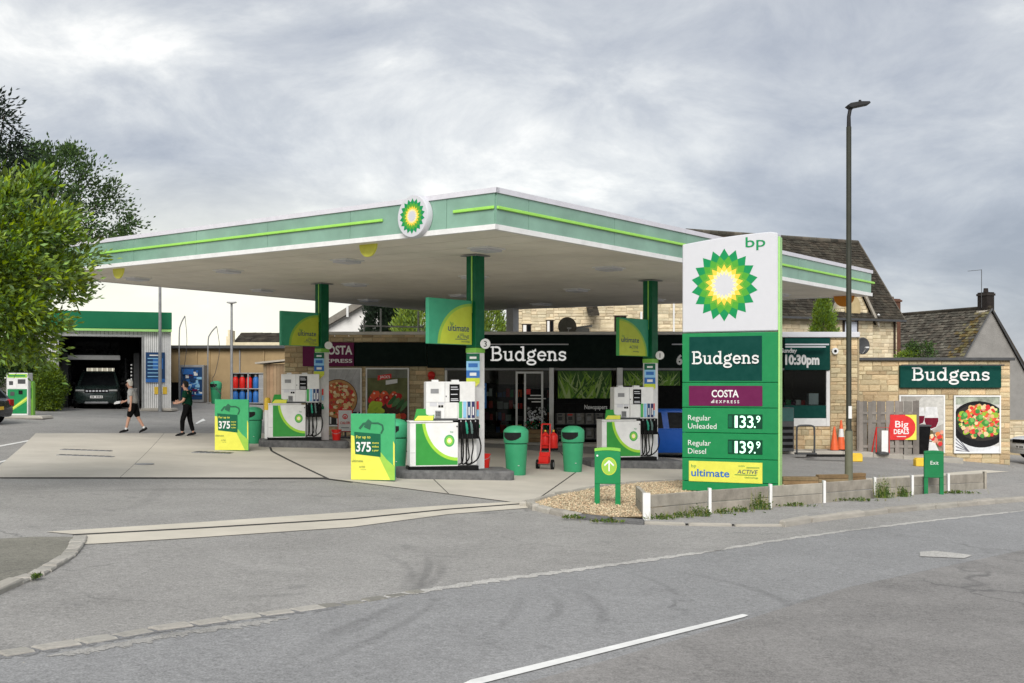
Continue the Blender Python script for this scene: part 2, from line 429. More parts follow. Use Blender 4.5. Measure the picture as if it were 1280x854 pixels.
m_mossslate = M('mossy_roof_slate', (.060, .054, .044), .9, .2, 1.1, bump=.9, bsc=20, isl=.45, col2=(.13, .118, .095), spec=.2)
m_moss = M('roof_moss', (.10, .078, .022), .95, .2, 4, bump=.8, isl=.5, col2=(.19, .165, .10), spec=.1)
m_render = M('grey_render', (.26, .25, .235), .9, .1, 1.5, bump=.4, dirt=.3, spec=.2)
m_whiterender = M('white_render', (.72, .71, .69), .85, .05, 1, spec=.2)
m_tanwall = M('tan_rendered_wall', (.36, .26, .14), .9, .15, .7, bump=.4, dirt=.35, spec=.2)
m_brick = M('chimney_brick', (.10, .055, .035), .9, .2, 5, isl=.3, dirt=.4, spec=.2)
m_sooty = M('sooty_brick', (.025, .02, .018), .9, .2, 5, isl=.3, spec=.2)
m_wood = M('weathered_board', (.34, .31, .26), .85, .22, 3, bump=.7, bsc=20, isl=.16, dirt=.35, spec=.2)
m_fence = M('grey_fence_timber', (.22, .20, .18), .9, .15, 3, bump=.7, bsc=20, isl=.25, dirt=.35, spec=.2)
m_shed = M('brown_shed_timber', (.27, .19, .115), .9, .15, 2, isl=.2, dirt=.3, spec=.2)
m_darkwood = M('dark_stained_timber', (.035, .022, .014), .7, .2)
m_log = M('brown_log', (.23, .16, .085), .9, .2, 6, bump=.7, isl=.2, spec=.2)
m_concrete = M('beige_concrete', (.54, .505, .44), .9, .1, .5, bump=.35, bsc=45, wpos=True, dirt=.42, spec=.25)
m_concretepale = M('pale_concrete', (.56, .52, .44), .9, .1, .8, bump=.35, bsc=45, wpos=True, dirt=.3, spec=.25)
m_joint = M('joint_sealant', (.05, .048, .045), .9, .2)
m_kerb = M('kerb_concrete', (.40, .375, .33), .9, .12, 2.5, bump=.6, bsc=30, isl=.14, dirt=.4, spec=.2)
m_sett = M('granite_sett', (.42, .40, .36), .9, .12, 5, bump=.7, bsc=30, isl=.16, dirt=.35, spec=.2)
m_roadwhite = M('road_paint', (.74, .74, .72), .8, .08, 4, dirt=.35, spec=.2)
m_gravel = M('honey_gravel', (.40, .315, .205), .9, .15, 20, isl=.45, col2=(.54, .45, .31), spec=.2)
m_gravelbed = M('gravel_base', (.30, .23, .14), .95, .3, 30, bump=.8, bsc=50, spec=.1)
m_soil = M('verge_soil', (.12, .11, .07), .95, .3, 2, bump=.8, wpos=True, spec=.1)
m_lampsilhouette = M('lamp_post_silhouette', (.030, .032, .022), .55, .1, 2, dirt=.3)  # contrast with the bright sky is put into this colour; the post is olive
m_lamphead = M('lamp_head_black', (.012, .012, .013), .5, .1)
m_skin = M('skin', (.55, .31, .22), .55, .05)
m_glass = glass('window_glass', (.62, .66, .65), .0)
m_darkglass = M('dark_glass', (.004, .005, .006), .25, .1, spec=.02)
m_grilledark = M('rack_black', (.006, .0063, .0066), .6, .2, spec=.06)
m_tyre = M('tyre', (.010, .010, .010), .8, .1, spec=.15)
m_led = M('led_digits', (.50, .95, .66), .4, 0, emit=.36)
m_ledboard = M('led_board', (.0, .045, .02), .4, .1)
m_leafbright = M('laurel_leaf', (.11, .215, .022), .38, .2, 1.6, isl=.6, col2=(.25, .345, .05), spec=.45, trans=.25)
m_leafdark = M('ash_leaf', (.040, .085, .022), .6, .2, .6, isl=.5, col2=(.075, .125, .038), spec=.3, trans=.2)
m_leafconif = M('conifer_leaf', (.010, .022, .010), .7, .2, .8, isl=.5, spec=.2)
m_leafhedge = M('hedge_leaf', (.10, .18, .018), .6, .2, 1.5, isl=.45, col2=(.18, .26, .035), spec=.3, trans=.15)
m_leafgold = M('gold_conifer_leaf', (.14, .23, .03), .6, .2, 1.0, isl=.45, col2=(.25, .33, .07), spec=.3, trans=.15)
m_weed = M('weed_leaf', (.075, .13, .022), .6, .2, 6, isl=.5, trans=.2)
m_drygrass = M('dry_grass', (.24, .24, .07), .8, .2, 6, isl=.4, trans=.2)
m_bark = M('bark', (.085, .065, .045), .95, .25, 6, bump=.8)
def arc(p1, p2, p3, w, st):
    """a tyre scuff through three places on the road"""
    a, b, c = (P(*q).xy for q in (p1, p2, p3))
    d = 2*(a.x*(b.y-c.y)+b.x*(c.y-a.y)+c.x*(a.y-b.y))
    ux = (a.length_squared*(b.y-c.y)+b.length_squared*(c.y-a.y)+c.length_squared*(a.y-b.y))/d
    uy = (a.length_squared*(c.x-b.x)+b.length_squared*(a.x-c.x)+c.length_squared*(b.x-a.x))/d
    o = Vector((ux, uy)); m = (a+c)/2
    return (ux, uy, (a-o).length, w, st, tuple(m), max((a-c).length*.62, .4))
MARKS_A = [arc((548, 700), (541, 727), (510, 743), .10, .75), arc((534, 694), (531, 722), (517, 740), .09, .8), arc((520, 712), (519, 728), (512, 742), .25, .7), arc((250, 690), (330, 715), (440, 722), .25, .25), arc((150, 640), (190, 622), (200, 605), .2, .35), arc((0, 618), (200, 612), (440, 616), .35, .45), arc((470, 690), (500, 702), (515, 722), .09, .5)]
MARKS = [arc((380, 806), (450, 777), (510, 752), .10, .75), arc((390, 832), (480, 793), (550, 748), .09, .65), arc((685, 745), (698, 765), (672, 779), .10, .6), arc((723, 739), (751, 761), (742, 790), .10, .6), arc((785, 716), (819, 727), (850, 750), .07, .5),
         arc((826, 712), (922, 731), (995, 785), .11, .6), arc((930, 772), (1087, 731), (1260, 694), .08, .8), arc((352, 830), (440, 788), (520, 757), .12, .4), arc((1010, 790), (1040, 800), (1035, 830), .2, .4), arc((600, 800), (640, 770), (650, 745), .1, .4)]
m_tarmac = asphalt('forecourt_asphalt', .275, .30, (1.03, 1, .95), MARKS_A)
m_road = asphalt('road_asphalt', .25, .22, (1.0, 1.0, 1.0), MARKS)
m_road2 = asphalt('older_road_asphalt', .215, .45, (1.04, 1, .96), ())
m_patch = asphalt('patched_asphalt', .19, .3, (1, 1, 1), ())
m_sett2 = M('worn_sett', (.28, .27, .24), .9, .15, 6, bump=.7, bsc=30, isl=.2, dirt=.4, spec=.2)
m_worn2 = asphalt('crumbled_edge_asphalt', .315, .6, (1.03, 1, .94), ())
m_worn = asphalt('worn_edge_asphalt', .43, .5, (1.03, 1, .94), ())
m_footway = asphalt('footway_asphalt', .29, .3, (1.04, 1, .95), ())
m_dirtyfoot = asphalt('mossy_footway_asphalt', .185, .5, (1.06, 1.02, .86), ())

# ---------------------------------------------------------------- ground
def ground():
    def ax(a, b, far): return [-far, -far/4, -140, -70] + [float(i) for i in range(a, b+1)] + [70+b, 140+b, far/4, far]
    xs = ax(-32, 30, 3000); ys = ax(-12, 80, 3000)
    vs = [(x, y, pl(landx, x)+pl(landy, y)) for y in ys for x in xs]; n = len(xs)
    fs = [(j*n+i, j*n+i+1, (j+1)*n+i+1, (j+1)*n+i) for j in range(len(ys)-1) for i in range(n-1)]
    mb = MB(); mb.add(vs, fs, m_tarmac); mb.build('ground', kind='structure')
ground()
def cut(poly):
    """a plan polygon (x,y) cut along the metre grid so that it can follow the land"""
    bm = bmesh.new(); vs = [bm.verts.new((p[0], p[1], 0)) for p in poly]; bm.faces.new(vs)
    xs = [v.co.x for v in bm.verts]; ys = [v.co.y for v in bm.verts]
    for i in range(math.ceil(min(xs)), math.floor(max(xs))+1):
        bmesh.ops.bisect_plane(bm, geom=bm.verts[:]+bm.edges[:]+bm.faces[:], plane_co=(i, 0, 0), plane_no=(1, 0, 0))
    for j in range(math.ceil(min(ys)), math.floor(max(ys))+1):
        bmesh.ops.bisect_plane(bm, geom=bm.verts[:]+bm.edges[:]+bm.faces[:], plane_co=(0, j, 0), plane_no=(0, 1, 0))
    bm.verts.index_update()
    out = ([(v.co.x, v.co.y) for v in bm.verts], [tuple(v.index for v in f.verts) for f in bm.faces]); bm.free()
    return out
def sheet(name, poly, off, mat, parent=None, kind='structure', **kw):
    vs, fs = cut(poly)
    me = bpy.data.meshes.new(name); me.from_pydata([(x, y, G(x, y)+off) for x, y in vs], [], fs); me.materials.append(mat)
    bm = bmesh.new(); bm.from_mesh(me); bmesh.ops.recalc_face_normals(bm, faces=bm.faces)
    if sum(f.normal.z for f in bm.faces) < 0: bmesh.ops.reverse_faces(bm, faces=bm.faces)
    bm.to_mesh(me); bm.free()
    o = link(name, me, parent)
    return tag(o, kind=None if parent is not None else kind, **kw)
def pp(*pts): return [tuple(P(a, b).xy) for a, b in pts]
# road: everything on the camera's side of the kerb line
kl = [(0, 822), (110, 804), (200, 788), (300, 774), (400, 761), (520, 741), (620, 726), (720, 713), (820, 699), (890, 690), (960, 678), (1060, 664), (1160, 652), (1280, 639)]
kw_ = [P(*p).xy for p in kl]
d0 = (kw_[0]-kw_[2]).normalized(); d1 = (kw_[-1]-kw_[-3]).normalized()
line = [kw_[0]+d0*14]+kw_+[kw_[-1]+d1*12]
near = [p+Vector((6.6*.69, -6.6*.72)) for p in line]
sheet('road', [tuple(p) for p in line]+[tuple(p) for p in reversed(near)], .004, m_road)
# the older half of the carriageway
jl = pp((660, 854), (760, 826), (935, 775), (1060, 735), (1280, 688)); jl = [Vector(p) for p in jl]
jl = [jl[0]+(jl[0]-jl[1]).normalized()*9]+jl+[jl[-1]+(jl[-1]-jl[-2]).normalized()*8]
jn = [p+Vector((2.6, -2.9)) for p in jl]
sheet('road_surface', [tuple(p) for p in jl]+[tuple(p) for p in reversed(jn)], .008, m_road2)
sheet('road_marking', pp((578, 857), (588, 852), (928, 769.2), (936, 770.6), (930, 773), (600, 857)), .013, m_roadwhite)
sheet('road_patch', pp((1150, 691), (1168, 689.5), (1216, 695), (1205, 699), (1150, 696.5)), .012, m_worn)
# concrete slabs under the canopy, joints left open between them
sheet('joint_bed', pp((-55.5, 611.2), (-3.2, 584.4), (44.2, 541.8), (330, 541.8), (700, 566), (900, 575), (930, 604), (760, 612), (662, 631.3), (560, 618), (440, 602.7), (412, 599.1), (405, 597.8), (0, 597.4)), .004, m_joint)
pad = thing('concrete_pad', None, None, kind='structure')
def slab(pts): sheet('concrete_slab', pp(*pts), .010, m_concrete, pad)
slab([(-55, 611), (-3, 584.5), (44.5, 542), (205, 542), (150, 597.2), (0, 597.2)])
slab([(205.4, 542), (330, 542), (338, 564), (340.5, 566), (405, 597.6), (150.6, 597.2)])
slab([(341, 564), (332, 542), (420, 547), (497, 552), (560, 617.8), (440, 602.5), (412, 598.9)])
slab([(498.5, 552), (700, 566), (720, 590), (662, 631), (561.5, 618)])
slab([(701.2, 566), (900, 575), (929, 603), (760, 611), (663.5, 631.5), (722, 590)])
# dark linear joint running out from the second island
sheet('slot_drain', pp((0, 597.5), (404, 598.3), (440, 603), (441, 603.9), (404, 599.1), (0, 598.4)), .014, m_joint)
# channel strips across the entrance
ch = thing('drain_channel', None, None, kind='structure')
sheet('concrete_strip', pp((58, 665.5), (250, 653.5), (440, 640.5), (560, 632), (648, 627.5), (655, 629.5), (560, 636.5), (440, 648.5), (250, 660), (92, 668.5)), .009, m_concretepale, ch)
sheet('concrete_strip', pp((94, 670.2), (250, 661.8), (440, 650.2), (560, 638), (656, 630.8), (660, 635.5), (560, 643.5), (440, 659.5), (250, 672.5), (120, 680.5), (104, 681)), .009, m_concretepale, ch)
sheet('drain_slot', pp((90, 668.6), (250, 660), (440, 648.6), (560, 636.6), (655, 629.6), (656, 630.7), (560, 637.9), (440, 650.1), (250, 661.7), (93, 670.1)), .006, m_joint, ch)
# asphalt patches and covers in the forecourt
def cover(px, py, w, d, lab, mat=m_darkgrey, rz=0):
    p = P(px, py); t = thing('drain_cover', lab, 'drain cover', p, rz, 'drain covers in the forecourt')
    tilt = (G(p.x+.5, p.y)-G(p.x-.5, p.y))
    mb = MB(); mb.box(-w/2, w/2, -d/2, d/2, .008, .022); f = mb.build('frame', m_grey, t)
    for k in range(int(w/.16)):
        x = -w/2+.05+k*.16; MB().box(x, x+.11, -d/2+.04, d/2-.04, .023, .03).build('grate', mat, t)
    t.rotation_euler = (math.atan(.02 if p.y > 30 else 0), math.atan(.035), R(rz))
cover(108, 563.6, 1.3, .22, 'farther of two long drain covers on the pale concrete')
cover(107, 570.6, 1.35, .22, 'nearer of two long drain covers on the pale concrete')
cover(266, 566.5, 1.0, .5, 'dark drain cover left of the first promotional board')
p = P(180, 581); t = thing('manhole_cover', 'small round manhole cover alone on the pale concrete', 'manhole cover', p)
MB().lathe([(.22, .008), (.22, .024), (.19, .024)], n=20).build('rim', m_grey, t); MB().lathe([(.18, .01), (.18, .02), (.02, .021)], n=20).build('lid', m_darkgrey, t)
# painted marks
for q in [[(163, 589), (195, 583), (196, 584.6), (167, 590.5)]]: pass
sheet('painted_arrow', pp((244, 529.5), (254, 523.5), (257, 526), (252, 527.5), (246, 530.5)), .009, m_roadwhite)
for a in [((-10, 559), (66, 544.5)), ((-10, 580), (16, 573))]:
    (x0, y0), (x1, y1) = a
    sheet('parking_line', pp((x0, y0), (x1, y1), (x1, y1+1.4), (x0, y0+1.8)), .009, m_roadwhite)

# footway on the left with its stone edge; footway on the right
sheet('footway', pp((-260, 690), (-60, 678), (40, 672), (98, 672), (88, 692), (48, 718), (0, 737), (-260, 800)), .010, m_dirtyfoot)
def stones_along(parent, name, mat, px, size, gap=.02, h=.03, jit=.012, sub=None, wid=.16, z0=-.05):
    pts = [Vector(p) for p in px]
    me = []
    for k in range(5):
        mb = MB(); a = .5; j = lambda: rnd.uniform(-.06, .06)
        vs = [(-a+j(), -a+j(), 0), (a+j(), -a+j(), 0), (a+j(), a+j(), 0), (-a+j(), a+j(), 0)]
        top = [(x*.92, y*.86, 1+rnd.uniform(-.08, .08)) for x, y, z in vs]
        mid = [(x, y, .82) for x, y, z in vs]
        m_ = bpy.data.meshes.new(name)
        fs = [(0, 1, 5, 4), (1, 2, 6, 5), (2, 3, 7, 6), (3, 0, 4, 7), (4, 5, 9, 8), (5, 6, 10, 9), (6, 7, 11, 10), (7, 4, 8, 11), (8, 9, 10, 11)]
        m_.from_pydata(vs+mid+top, [], fs); m_.materials.append(mat); me.append(m_)
    seg = [(pts[i+1]-pts[i]).length for i in range(len(pts)-1)]; tot = sum(seg); s = 0
    while s < tot:
        l = size*rnd.uniform(.8, 1.2); c = min(s+l/2, tot-.01); k = 0; r = c
        while r > seg[k]: r -= seg[k]; k += 1
        d = (pts[k+1]-pts[k]).normalized(); q = pts[k]+d*r
        o = link(name, rnd.choice(me), parent)
        o.location = (q.x, q.y, G(q.x, q.y)+z0); hh = h-z0+rnd.uniform(-jit, jit)*.5
        o.scale = (l-gap, wid*rnd.uniform(.93, 1.07), hh); o.rotation_euler = (0, math.atan(.035*d.x), math.atan2(d.y, d.x)+rnd.uniform(-.02, .02))
        s += l
ke = thing('stone_edging', None, None, kind='structure')
stones_along(ke, 'granite_sett', m_sett, pp((101, 672), (95, 684), (86, 695), (70, 706), (46, 719), (24, 728)), .26, h=.035, wid=.17)
stones_along(ke, 'kerb_stone', m_kerb, pp((22, 728), (0, 738), (-60, 764), (-120, 790)), .8, h=.06, wid=.17)
kk = thing('carriageway_setts', None, None, kind='structure')
def ragged(a, b, w0, w1, off, mat, name, n=90, sh=0.0):
    """a crumbling strip along the kerb line, px from a to b"""
    lo, hi = [], []
    for i in range(n+1):
        px = a+(b-a)*i/n; k = 0
        while k < len(kl)-2 and kl[k+1][0] < px: k += 1
        f = (px-kl[k][0])/(kl[k+1][0]-kl[k][0]); q = kw_[k].lerp(kw_[k+1], f); d = (kw_[k+1]-kw_[k]).normalized(); m_ = Vector((d.y, -d.x))
        e = min(1, 8*min(i, n-i)/n+.15)
        lo.append(q+m_*(w0*e*rnd.uniform(.35, 1.3)+sh)); hi.append(q-m_*(w1*e*rnd.uniform(.35, 1.3)-sh))
    sheet(name, [tuple(p) for p in lo]+[tuple(p) for p in reversed(hi)], off, mat, kk)
ragged(-40, 470, .10, .10, .007, m_patch, 'joint_bed')
stones_along(kk, 'granite_sett', m_sett, pp((-60, 829), (0, 819.5), (110, 802), (200, 786.5), (300, 773), (395, 760)), .31, h=.020, wid=.17, jit=.012, gap=.045)
stones_along(kk, 'granite_sett', m_sett2, pp((398, 760), (452, 752.5), (520, 741)), .27, h=.014, wid=.12, jit=.010, gap=.06)
ragged(440, 905, .09, .09, .008, m_worn, 'worn_edge')
ragged(880, 1290, .06, .08, .008, m_worn, 'worn_edge', 110)
ragged(40, 345, .13, .04, .0075, m_worn2, 'worn_edge', 110, .20)
mb = MB()
for i in range(160):
    k = rnd.random()*(len(kw_)-1); i0 = int(k); q = kw_[i0].lerp(kw_[i0+1], k-i0)+Vector((rnd.gauss(0, .12), rnd.gauss(0, .12)))
    s_ = rnd.uniform(.005, .012); z = G(q.x, q.y)+.004
    mb.add([(q.x+s_*math.cos(a), q.y+s_*math.sin(a), z) for a in (0, 2.1, 4.2)]+[(q.x, q.y, z+s_*.6)], [(0, 1, 3), (1, 2, 3), (2, 0, 3)])
mb.build('loose_grit', m_sett2, kind='stuff')
# right footway between planter and kerb (a step up)
fw = pp((806, 655.6), (900, 657.8), (985, 657.0), (1010, 650.2), (1110, 638.6), (1200, 630.8), (1300, 622.8), (1400, 614), (1400, 596), (1300, 603), (1234, 612), (1020, 632), (815, 652))
sheet('footway', fw, .030, m_footway)
rk = thing('road_kerb', None, None, kind='structure')
stones_along(rk, 'kerb_stone', m_kerb, pp((800, 655), (860, 657), (920, 658), (975, 658)), .8, h=.045, wid=.10)
stones_along(rk, 'kerb_stone', m_kerb, pp((978, 658.5), (1010, 653), (1110, 641), (1200, 633), (1300, 625), (1400, 616)), .85, h=.10, wid=.13)
# pale strip across the exit
sheet('concrete_strip', pp((1050, 601), (1180, 592), (1232, 588), (1262, 590), (1180, 596.5), (1060, 604)), .009, m_concretepale)
# gravel bed and its edging
bed = [(662, 633), (700, 622), (745, 613), (800, 606.5), (860, 603.5), (930, 602), (1010, 600.5), (1060, 600), (1080, 601), (1060, 603), (960, 612), (840, 627), (812, 650), (800, 650), (760, 650), (700, 641)]
bedw = [P(*p).xy for p in bed]
sheet('gravel_bed', [tuple(p) for p in bedw], .045, m_gravelbed)
ge = thing('gravel_edging', None, None, kind='structure')
stones_along(ge, 'kerb_stone', m_kerb, pp((866, 603), (800, 606), (745, 612.5), (700, 621), (664, 631)), .9, h=.085, wid=.12)
stones_along(ge, 'kerb_stone', m_kerb, pp((661, 632), (668, 637), (690, 642.5), (716, 647.5)), .42, h=.10, wid=.15)
stones_along(ge, 'kerb_stone', m_plinth, pp((718, 648), (760, 653), (804, 656)), .6, h=.08, wid=.13)
def inside(p, poly):
    c = False; n = len(poly)
    for i in range(n):
        a, b = poly[i], poly[i-1]
        if (a[1] > p[1]) != (b[1] > p[1]) and p[0] < (b[0]-a[0])*(p[1]-a[1])/(b[1]-a[1])+a[0]: c = not c
    return c
mb = MB(); bx = [p.x for p in bedw]; by = [p.y for p in bedw]; n = 0
while n < 15000:
    q = (rnd.uniform(min(bx), max(bx)), rnd.uniform(min(by), max(by)))
    if not inside(q, bedw): continue
    n += 1; s = rnd.uniform(.009, .021); z = G(*q)+.045+rnd.uniform(0, .02)
    a0 = rnd.random()*6; e = rnd.uniform(.6, 1)
    ring = [(q[0]+s*math.cos(a0+a), q[1]+s*e*math.sin(a0+a), z) for a in (0, 1.57, 3.14, 4.71)]
    rt = [(q[0]+s*.55*math.cos(a0+a+.3), q[1]+s*e*.55*math.sin(a0+a+.3), z+s*rnd.uniform(.6, .95)) for a in (0, 1.57, 3.14, 4.71)]
    mb.add(ring+rt, [(0, 1, 5, 4), (1, 2, 6, 5), (2, 3, 7, 6), (3, 0, 4, 7), (4, 5, 6, 7)])
mb.build('gravel', m_gravel, kind='stuff')
# ---------------------------------------------------------------- canopy
CZ, HALF, CROT = 5.061, 9.05, 49.4
can = thing('petrol_canopy', 'wide flat petrol station canopy with pale green edge above the pumps', 'canopy')
CM = Matrix.Translation((-1.3, 33.75, CZ)) @ Matrix.Rotation(.02, 4, 'Y') @ Matrix.Rotation(R(CROT), 4, 'Z')
can.matrix_basis = CM
H = HALF; HX = 8.2        # the far right end stops a little short
for k in range(18):
    x = -H+k*(H+HX)/18
    box('soffit_panel', can, m_soffit, x+.012, x+(H+HX)/18-.012, -H+.06, H-.06, .02, .05)
box('roof_deck', can, m_grey, -H+.08, HX-.08, -H+.08, H-.08, .06, .62)
def side_frame(i):
    # along, outward for each of the four sides; s runs 0..18.1 from the corner named first
    c = [(-H, -H), (-H, -H), (HX, -H), (-H, H)][i]; a = [(0, 1), (1, 0), (0, 1), (1, 0)][i]; o = [(-1, 0), (0, -1), (1, 0), (0, 1)][i]
    return lambda s, d, z: (c[0]+a[0]*s+o[0]*d, c[1]+a[1]*s+o[1]*d, z)
def sbox(mb, fr, s0, s1, d0, d1, z0, z1, mat=None):
    vs = [fr(s, d, z) for z in (z0, z1) for s, d in ((s0, d0), (s1, d0), (s1, d1), (s0, d1))]
    mb.add(vs, [(3, 2, 1, 0), (4, 5, 6, 7), (0, 1, 5, 4), (1, 2, 6, 5), (2, 3, 7, 6), (3, 0, 4, 7)], mat)
for i in range(4):
    fr = side_frame(i); SL_ = H+HX if i in (1, 3) else 2*H; e0, e1 = (-.05, SL_+.05) if i in (0, 3) else (-.047, SL_+.047)
    mb = MB(); sbox(mb, fr, e0, e1, -.06, .05, 0, .10); mb.build('bottom_trim', m_white, can)
    mb = MB(); sbox(mb, fr, e0, e1, -.06, .05, .69, .79); mb.build('top_trim', m_trim, can)
    cuts = [0, 1.25]+[1.25+2.82*k for k in range(1, 6)]+[SL_]
    if i == 1: cuts = [0, .95]+[.95+2.86*k for k in range(1, 6)]+[SL_]
    for a, b in zip(cuts, cuts[1:]):
        mb = MB(); sbox(mb, fr, a+.006, b-.006, -.05, .02, .102, .688); mb.build('fascia_panel', m_fasciag, can)
    runs = [(0, 1.05), (3.05, SL_)] if i == 0 else [(-.02 if i != 1 else .0, SL_+(.18 if i == 1 else 0))]
    for a, b in runs:
        mb = MB(); sbox(mb, fr, a, b, .022, .065, .385, .445); mb.build('light_bar', m_limebar, can, bev=.01)
# round emblem on the left-hand edge
fr = side_frame(0); lc = fr(2.05, .0, .40)
mb = MB(); n = 40
prof = [(.36, .20), (.41, .22), (.43, .12), (.43, .0)]
vs = []; fs = []
for r_, d in [(.36, .17), (.41, .17), (.43, .14), (.43, .03)]:
    for k in range(n): a = 2*math.pi*k/n; vs.append((lc[0]-d, lc[1]+r_*math.cos(a), lc[2]+r_*math.sin(a)))
for q in range(3):
    for k in range(n): fs.append((q*n+k, q*n+(k+1) % n, (q+1)*n+(k+1) % n, (q+1)*n+k))
fs.append(tuple(range(n))); mb.add(vs, fs); lg = mb.build('round_emblem', m_silver, can, smooth=True)
mb = MB(); flower(mb, 0, 0, .355)
mb.v = [(lc[0]-.172+y, lc[1]-x, lc[2]+z) for x, y, z in mb.v]; mb.build('sunburst', None, lg)
# hanging half discs under the edge
def half_disc(c, ax, r, mat):
    mb = MB(); n = 14
    pts = [(r*math.cos(a), -abs(r*math.sin(a))) for a in [math.pi*k/n for k in range(n+1)]]
    ring = []
    for t_ in (-.02, .02):
        for s, z in pts: ring.append((c[0]+ax[0]*s+ax[1]*t_, c[1]+ax[1]*s+ax[0]*t_, c[2]+z))
    m_ = n+1; fs = [tuple(range(m_)), tuple(range(2*m_-1, m_-1, -1))]+[(k, (k+1) % m_, (k+1) % m_+m_, k+m_) for k in range(m_)]
    mb.add(ring, fs); mb.build('hanging_marker', mat, can)
half_disc(side_frame(0)(3.9, -.35, .02), (0, 1), .27, m_yellow)
half_disc(side_frame(0)(13.9, -.35, .02), (0, 1), .27, m_yellow)
half_disc(side_frame(2)(.75, -.2, .02), (0, 1), .33, M('unlit_yellow_print', (.60, .22, .02), .5, .05))  # same yellow disc; its unlit look is put into the amber colour
# recessed light fittings
for a in (-6.9, -2.4, 2.2, 6.4):
    for b in (-6.9, -2.4, 2.4, 6.9):
        mb = MB(); mb.box(a-.30, a+.30, b-.30, b+.30, -.012, .03); f = mb.build('light_fitting', m_offwhite, can, bev=.01)
        MB().box(a-.24, a+.24, b-.24, b+.24, -.06, -.013).build('diffuser', m_silver, f)
# vent cap standing on the roof
vp = CM.inverted() @ Vector((WX(554.5, 24), 24, 5.9))
MB().tube([(vp.x, vp.y, .62), (vp.x, vp.y, .98)], .03, 8).build('vent_pipe', m_grey, can)
MB().lathe([(.05, .96), (.075, 1.0), (.08, 1.09), (.05, 1.15), (.01, 1.16)], vp.x, vp.y, 12).build('vent_cap', m_darkgrey, can, smooth=True)
# columns: green above, white cladding below, a lime ring between
COLS = {3: (-.83, 25.4), 1: (3.77, 30.5), 2: (-5.70, 33.6), 4: (.02, 43.0)}
ca, sa = math.cos(R(CROT)), math.sin(R(CROT))
def sq(cx, cy, h): return [(cx+(a*ca-b*sa)*h, cy+(a*sa+b*ca)*h) for a, b in ((-1, -1), (1, -1), (1, 1), (-1, 1))]
for k, (cx, cy) in COLS.items():
    top = CZ-.02*(cx+1.3)+.02; g = G(cx, cy)
    if k == 4:
        MB().vprism(sq(cx, cy, .17), 3.3, top).build('column', m_offwhite, can, world=True); continue
    zb = g+2.82
    MB().vprism(sq(cx, cy, .15), g, zb).build('column_cladding', m_white, can, world=True, bev=.012)
    MB().vprism(sq(cx, cy, .156), zb, zb+.11).build('column_band', m_lime, can, world=True, bev=.006)
    c_ = MB().vprism(sq(cx, cy, .15), zb+.112, top).build('column', m_colgreen, can, world=True, bev=.012)
    u_ = Vector((ca, sa)); v_ = Vector((-sa, ca)); q = Vector((cx, cy))-u_*.152-v_*.03
    mb = MB(); p1 = q-v_*.018; p2 = q+v_*.018
    mb.vprism([tuple(p1), tuple(p2), tuple(p2-u_*.008), tuple(p1-u_*.008)], zb+.9, top-.02); mb.build('column_strip', m_limebar, c_, world=True)
    MB().vprism(sq(cx, cy, .24), top-.035, top-.018).build('column_head', m_grey, can, world=True)
    # number disc fixed to the right of the column
    nx = cx+.23; zc = zb+.20
    mb = MB(); n = 24; ring = [(nx+.115*math.cos(2*math.pi*i/n), cy-.2+d, zc+.115*math.sin(2*math.pi*i/n)) for d in (-.025, .025) for i in range(n)]
    mb.add(ring, [tuple(range(n)), tuple(range(2*n-1, n-1, -1))]+[(i, (i+1) % n, (i+1) % n+n, i+n) for i in range(n)])
    nd = mb.build('number_disc', m_white, can, world=True)
    if k != 2:
        mb = MB(cy-.2262); mb.text(str(k), nx, zc-.065, .13, m_black, align='c', bold=.01); mb.build('number', None, nd, world=True)
    # small shield of notices below the band
    t = thing('notice_shield', {3: 'blue and green notice shield on the column of the nearest pump', 1: 'blue and green notice shield on the column nearest the tall price sign', 2: 'blue and green notice shield on the farthest pump column at left'}[k], 'notice', (cx-.045, cy-.24, zb-.02), 0, 'notice shields on the columns')
    mb = MB(); w = .15; sh = [(-w, 0), (-w, -.66), (0, -.80), (w, -.66), (w, 0)]
    mb.prism(sh, 0, .02); mb.build('shield', m_yellow, t)
    mb = MB(); mb.rect(-w, w, -.17, 0, m_darkgreenprint); mb.rect(-w, w, -.38, -.17, m_skyblue); mb.rect(-w, w, -.55, -.38, m_midblue); mb.rect(-w*.5, w*.5, -.12, -.07, m_white); mb.rect(-w*.7, w*.7, -.31, -.22, m_midblue); mb.rect(-w*.5, w*.5, -.5, -.43, m_white)
    mb.rect(-w, w, -.66, -.55, m_yellowgreen); mb.build('print', None, t)
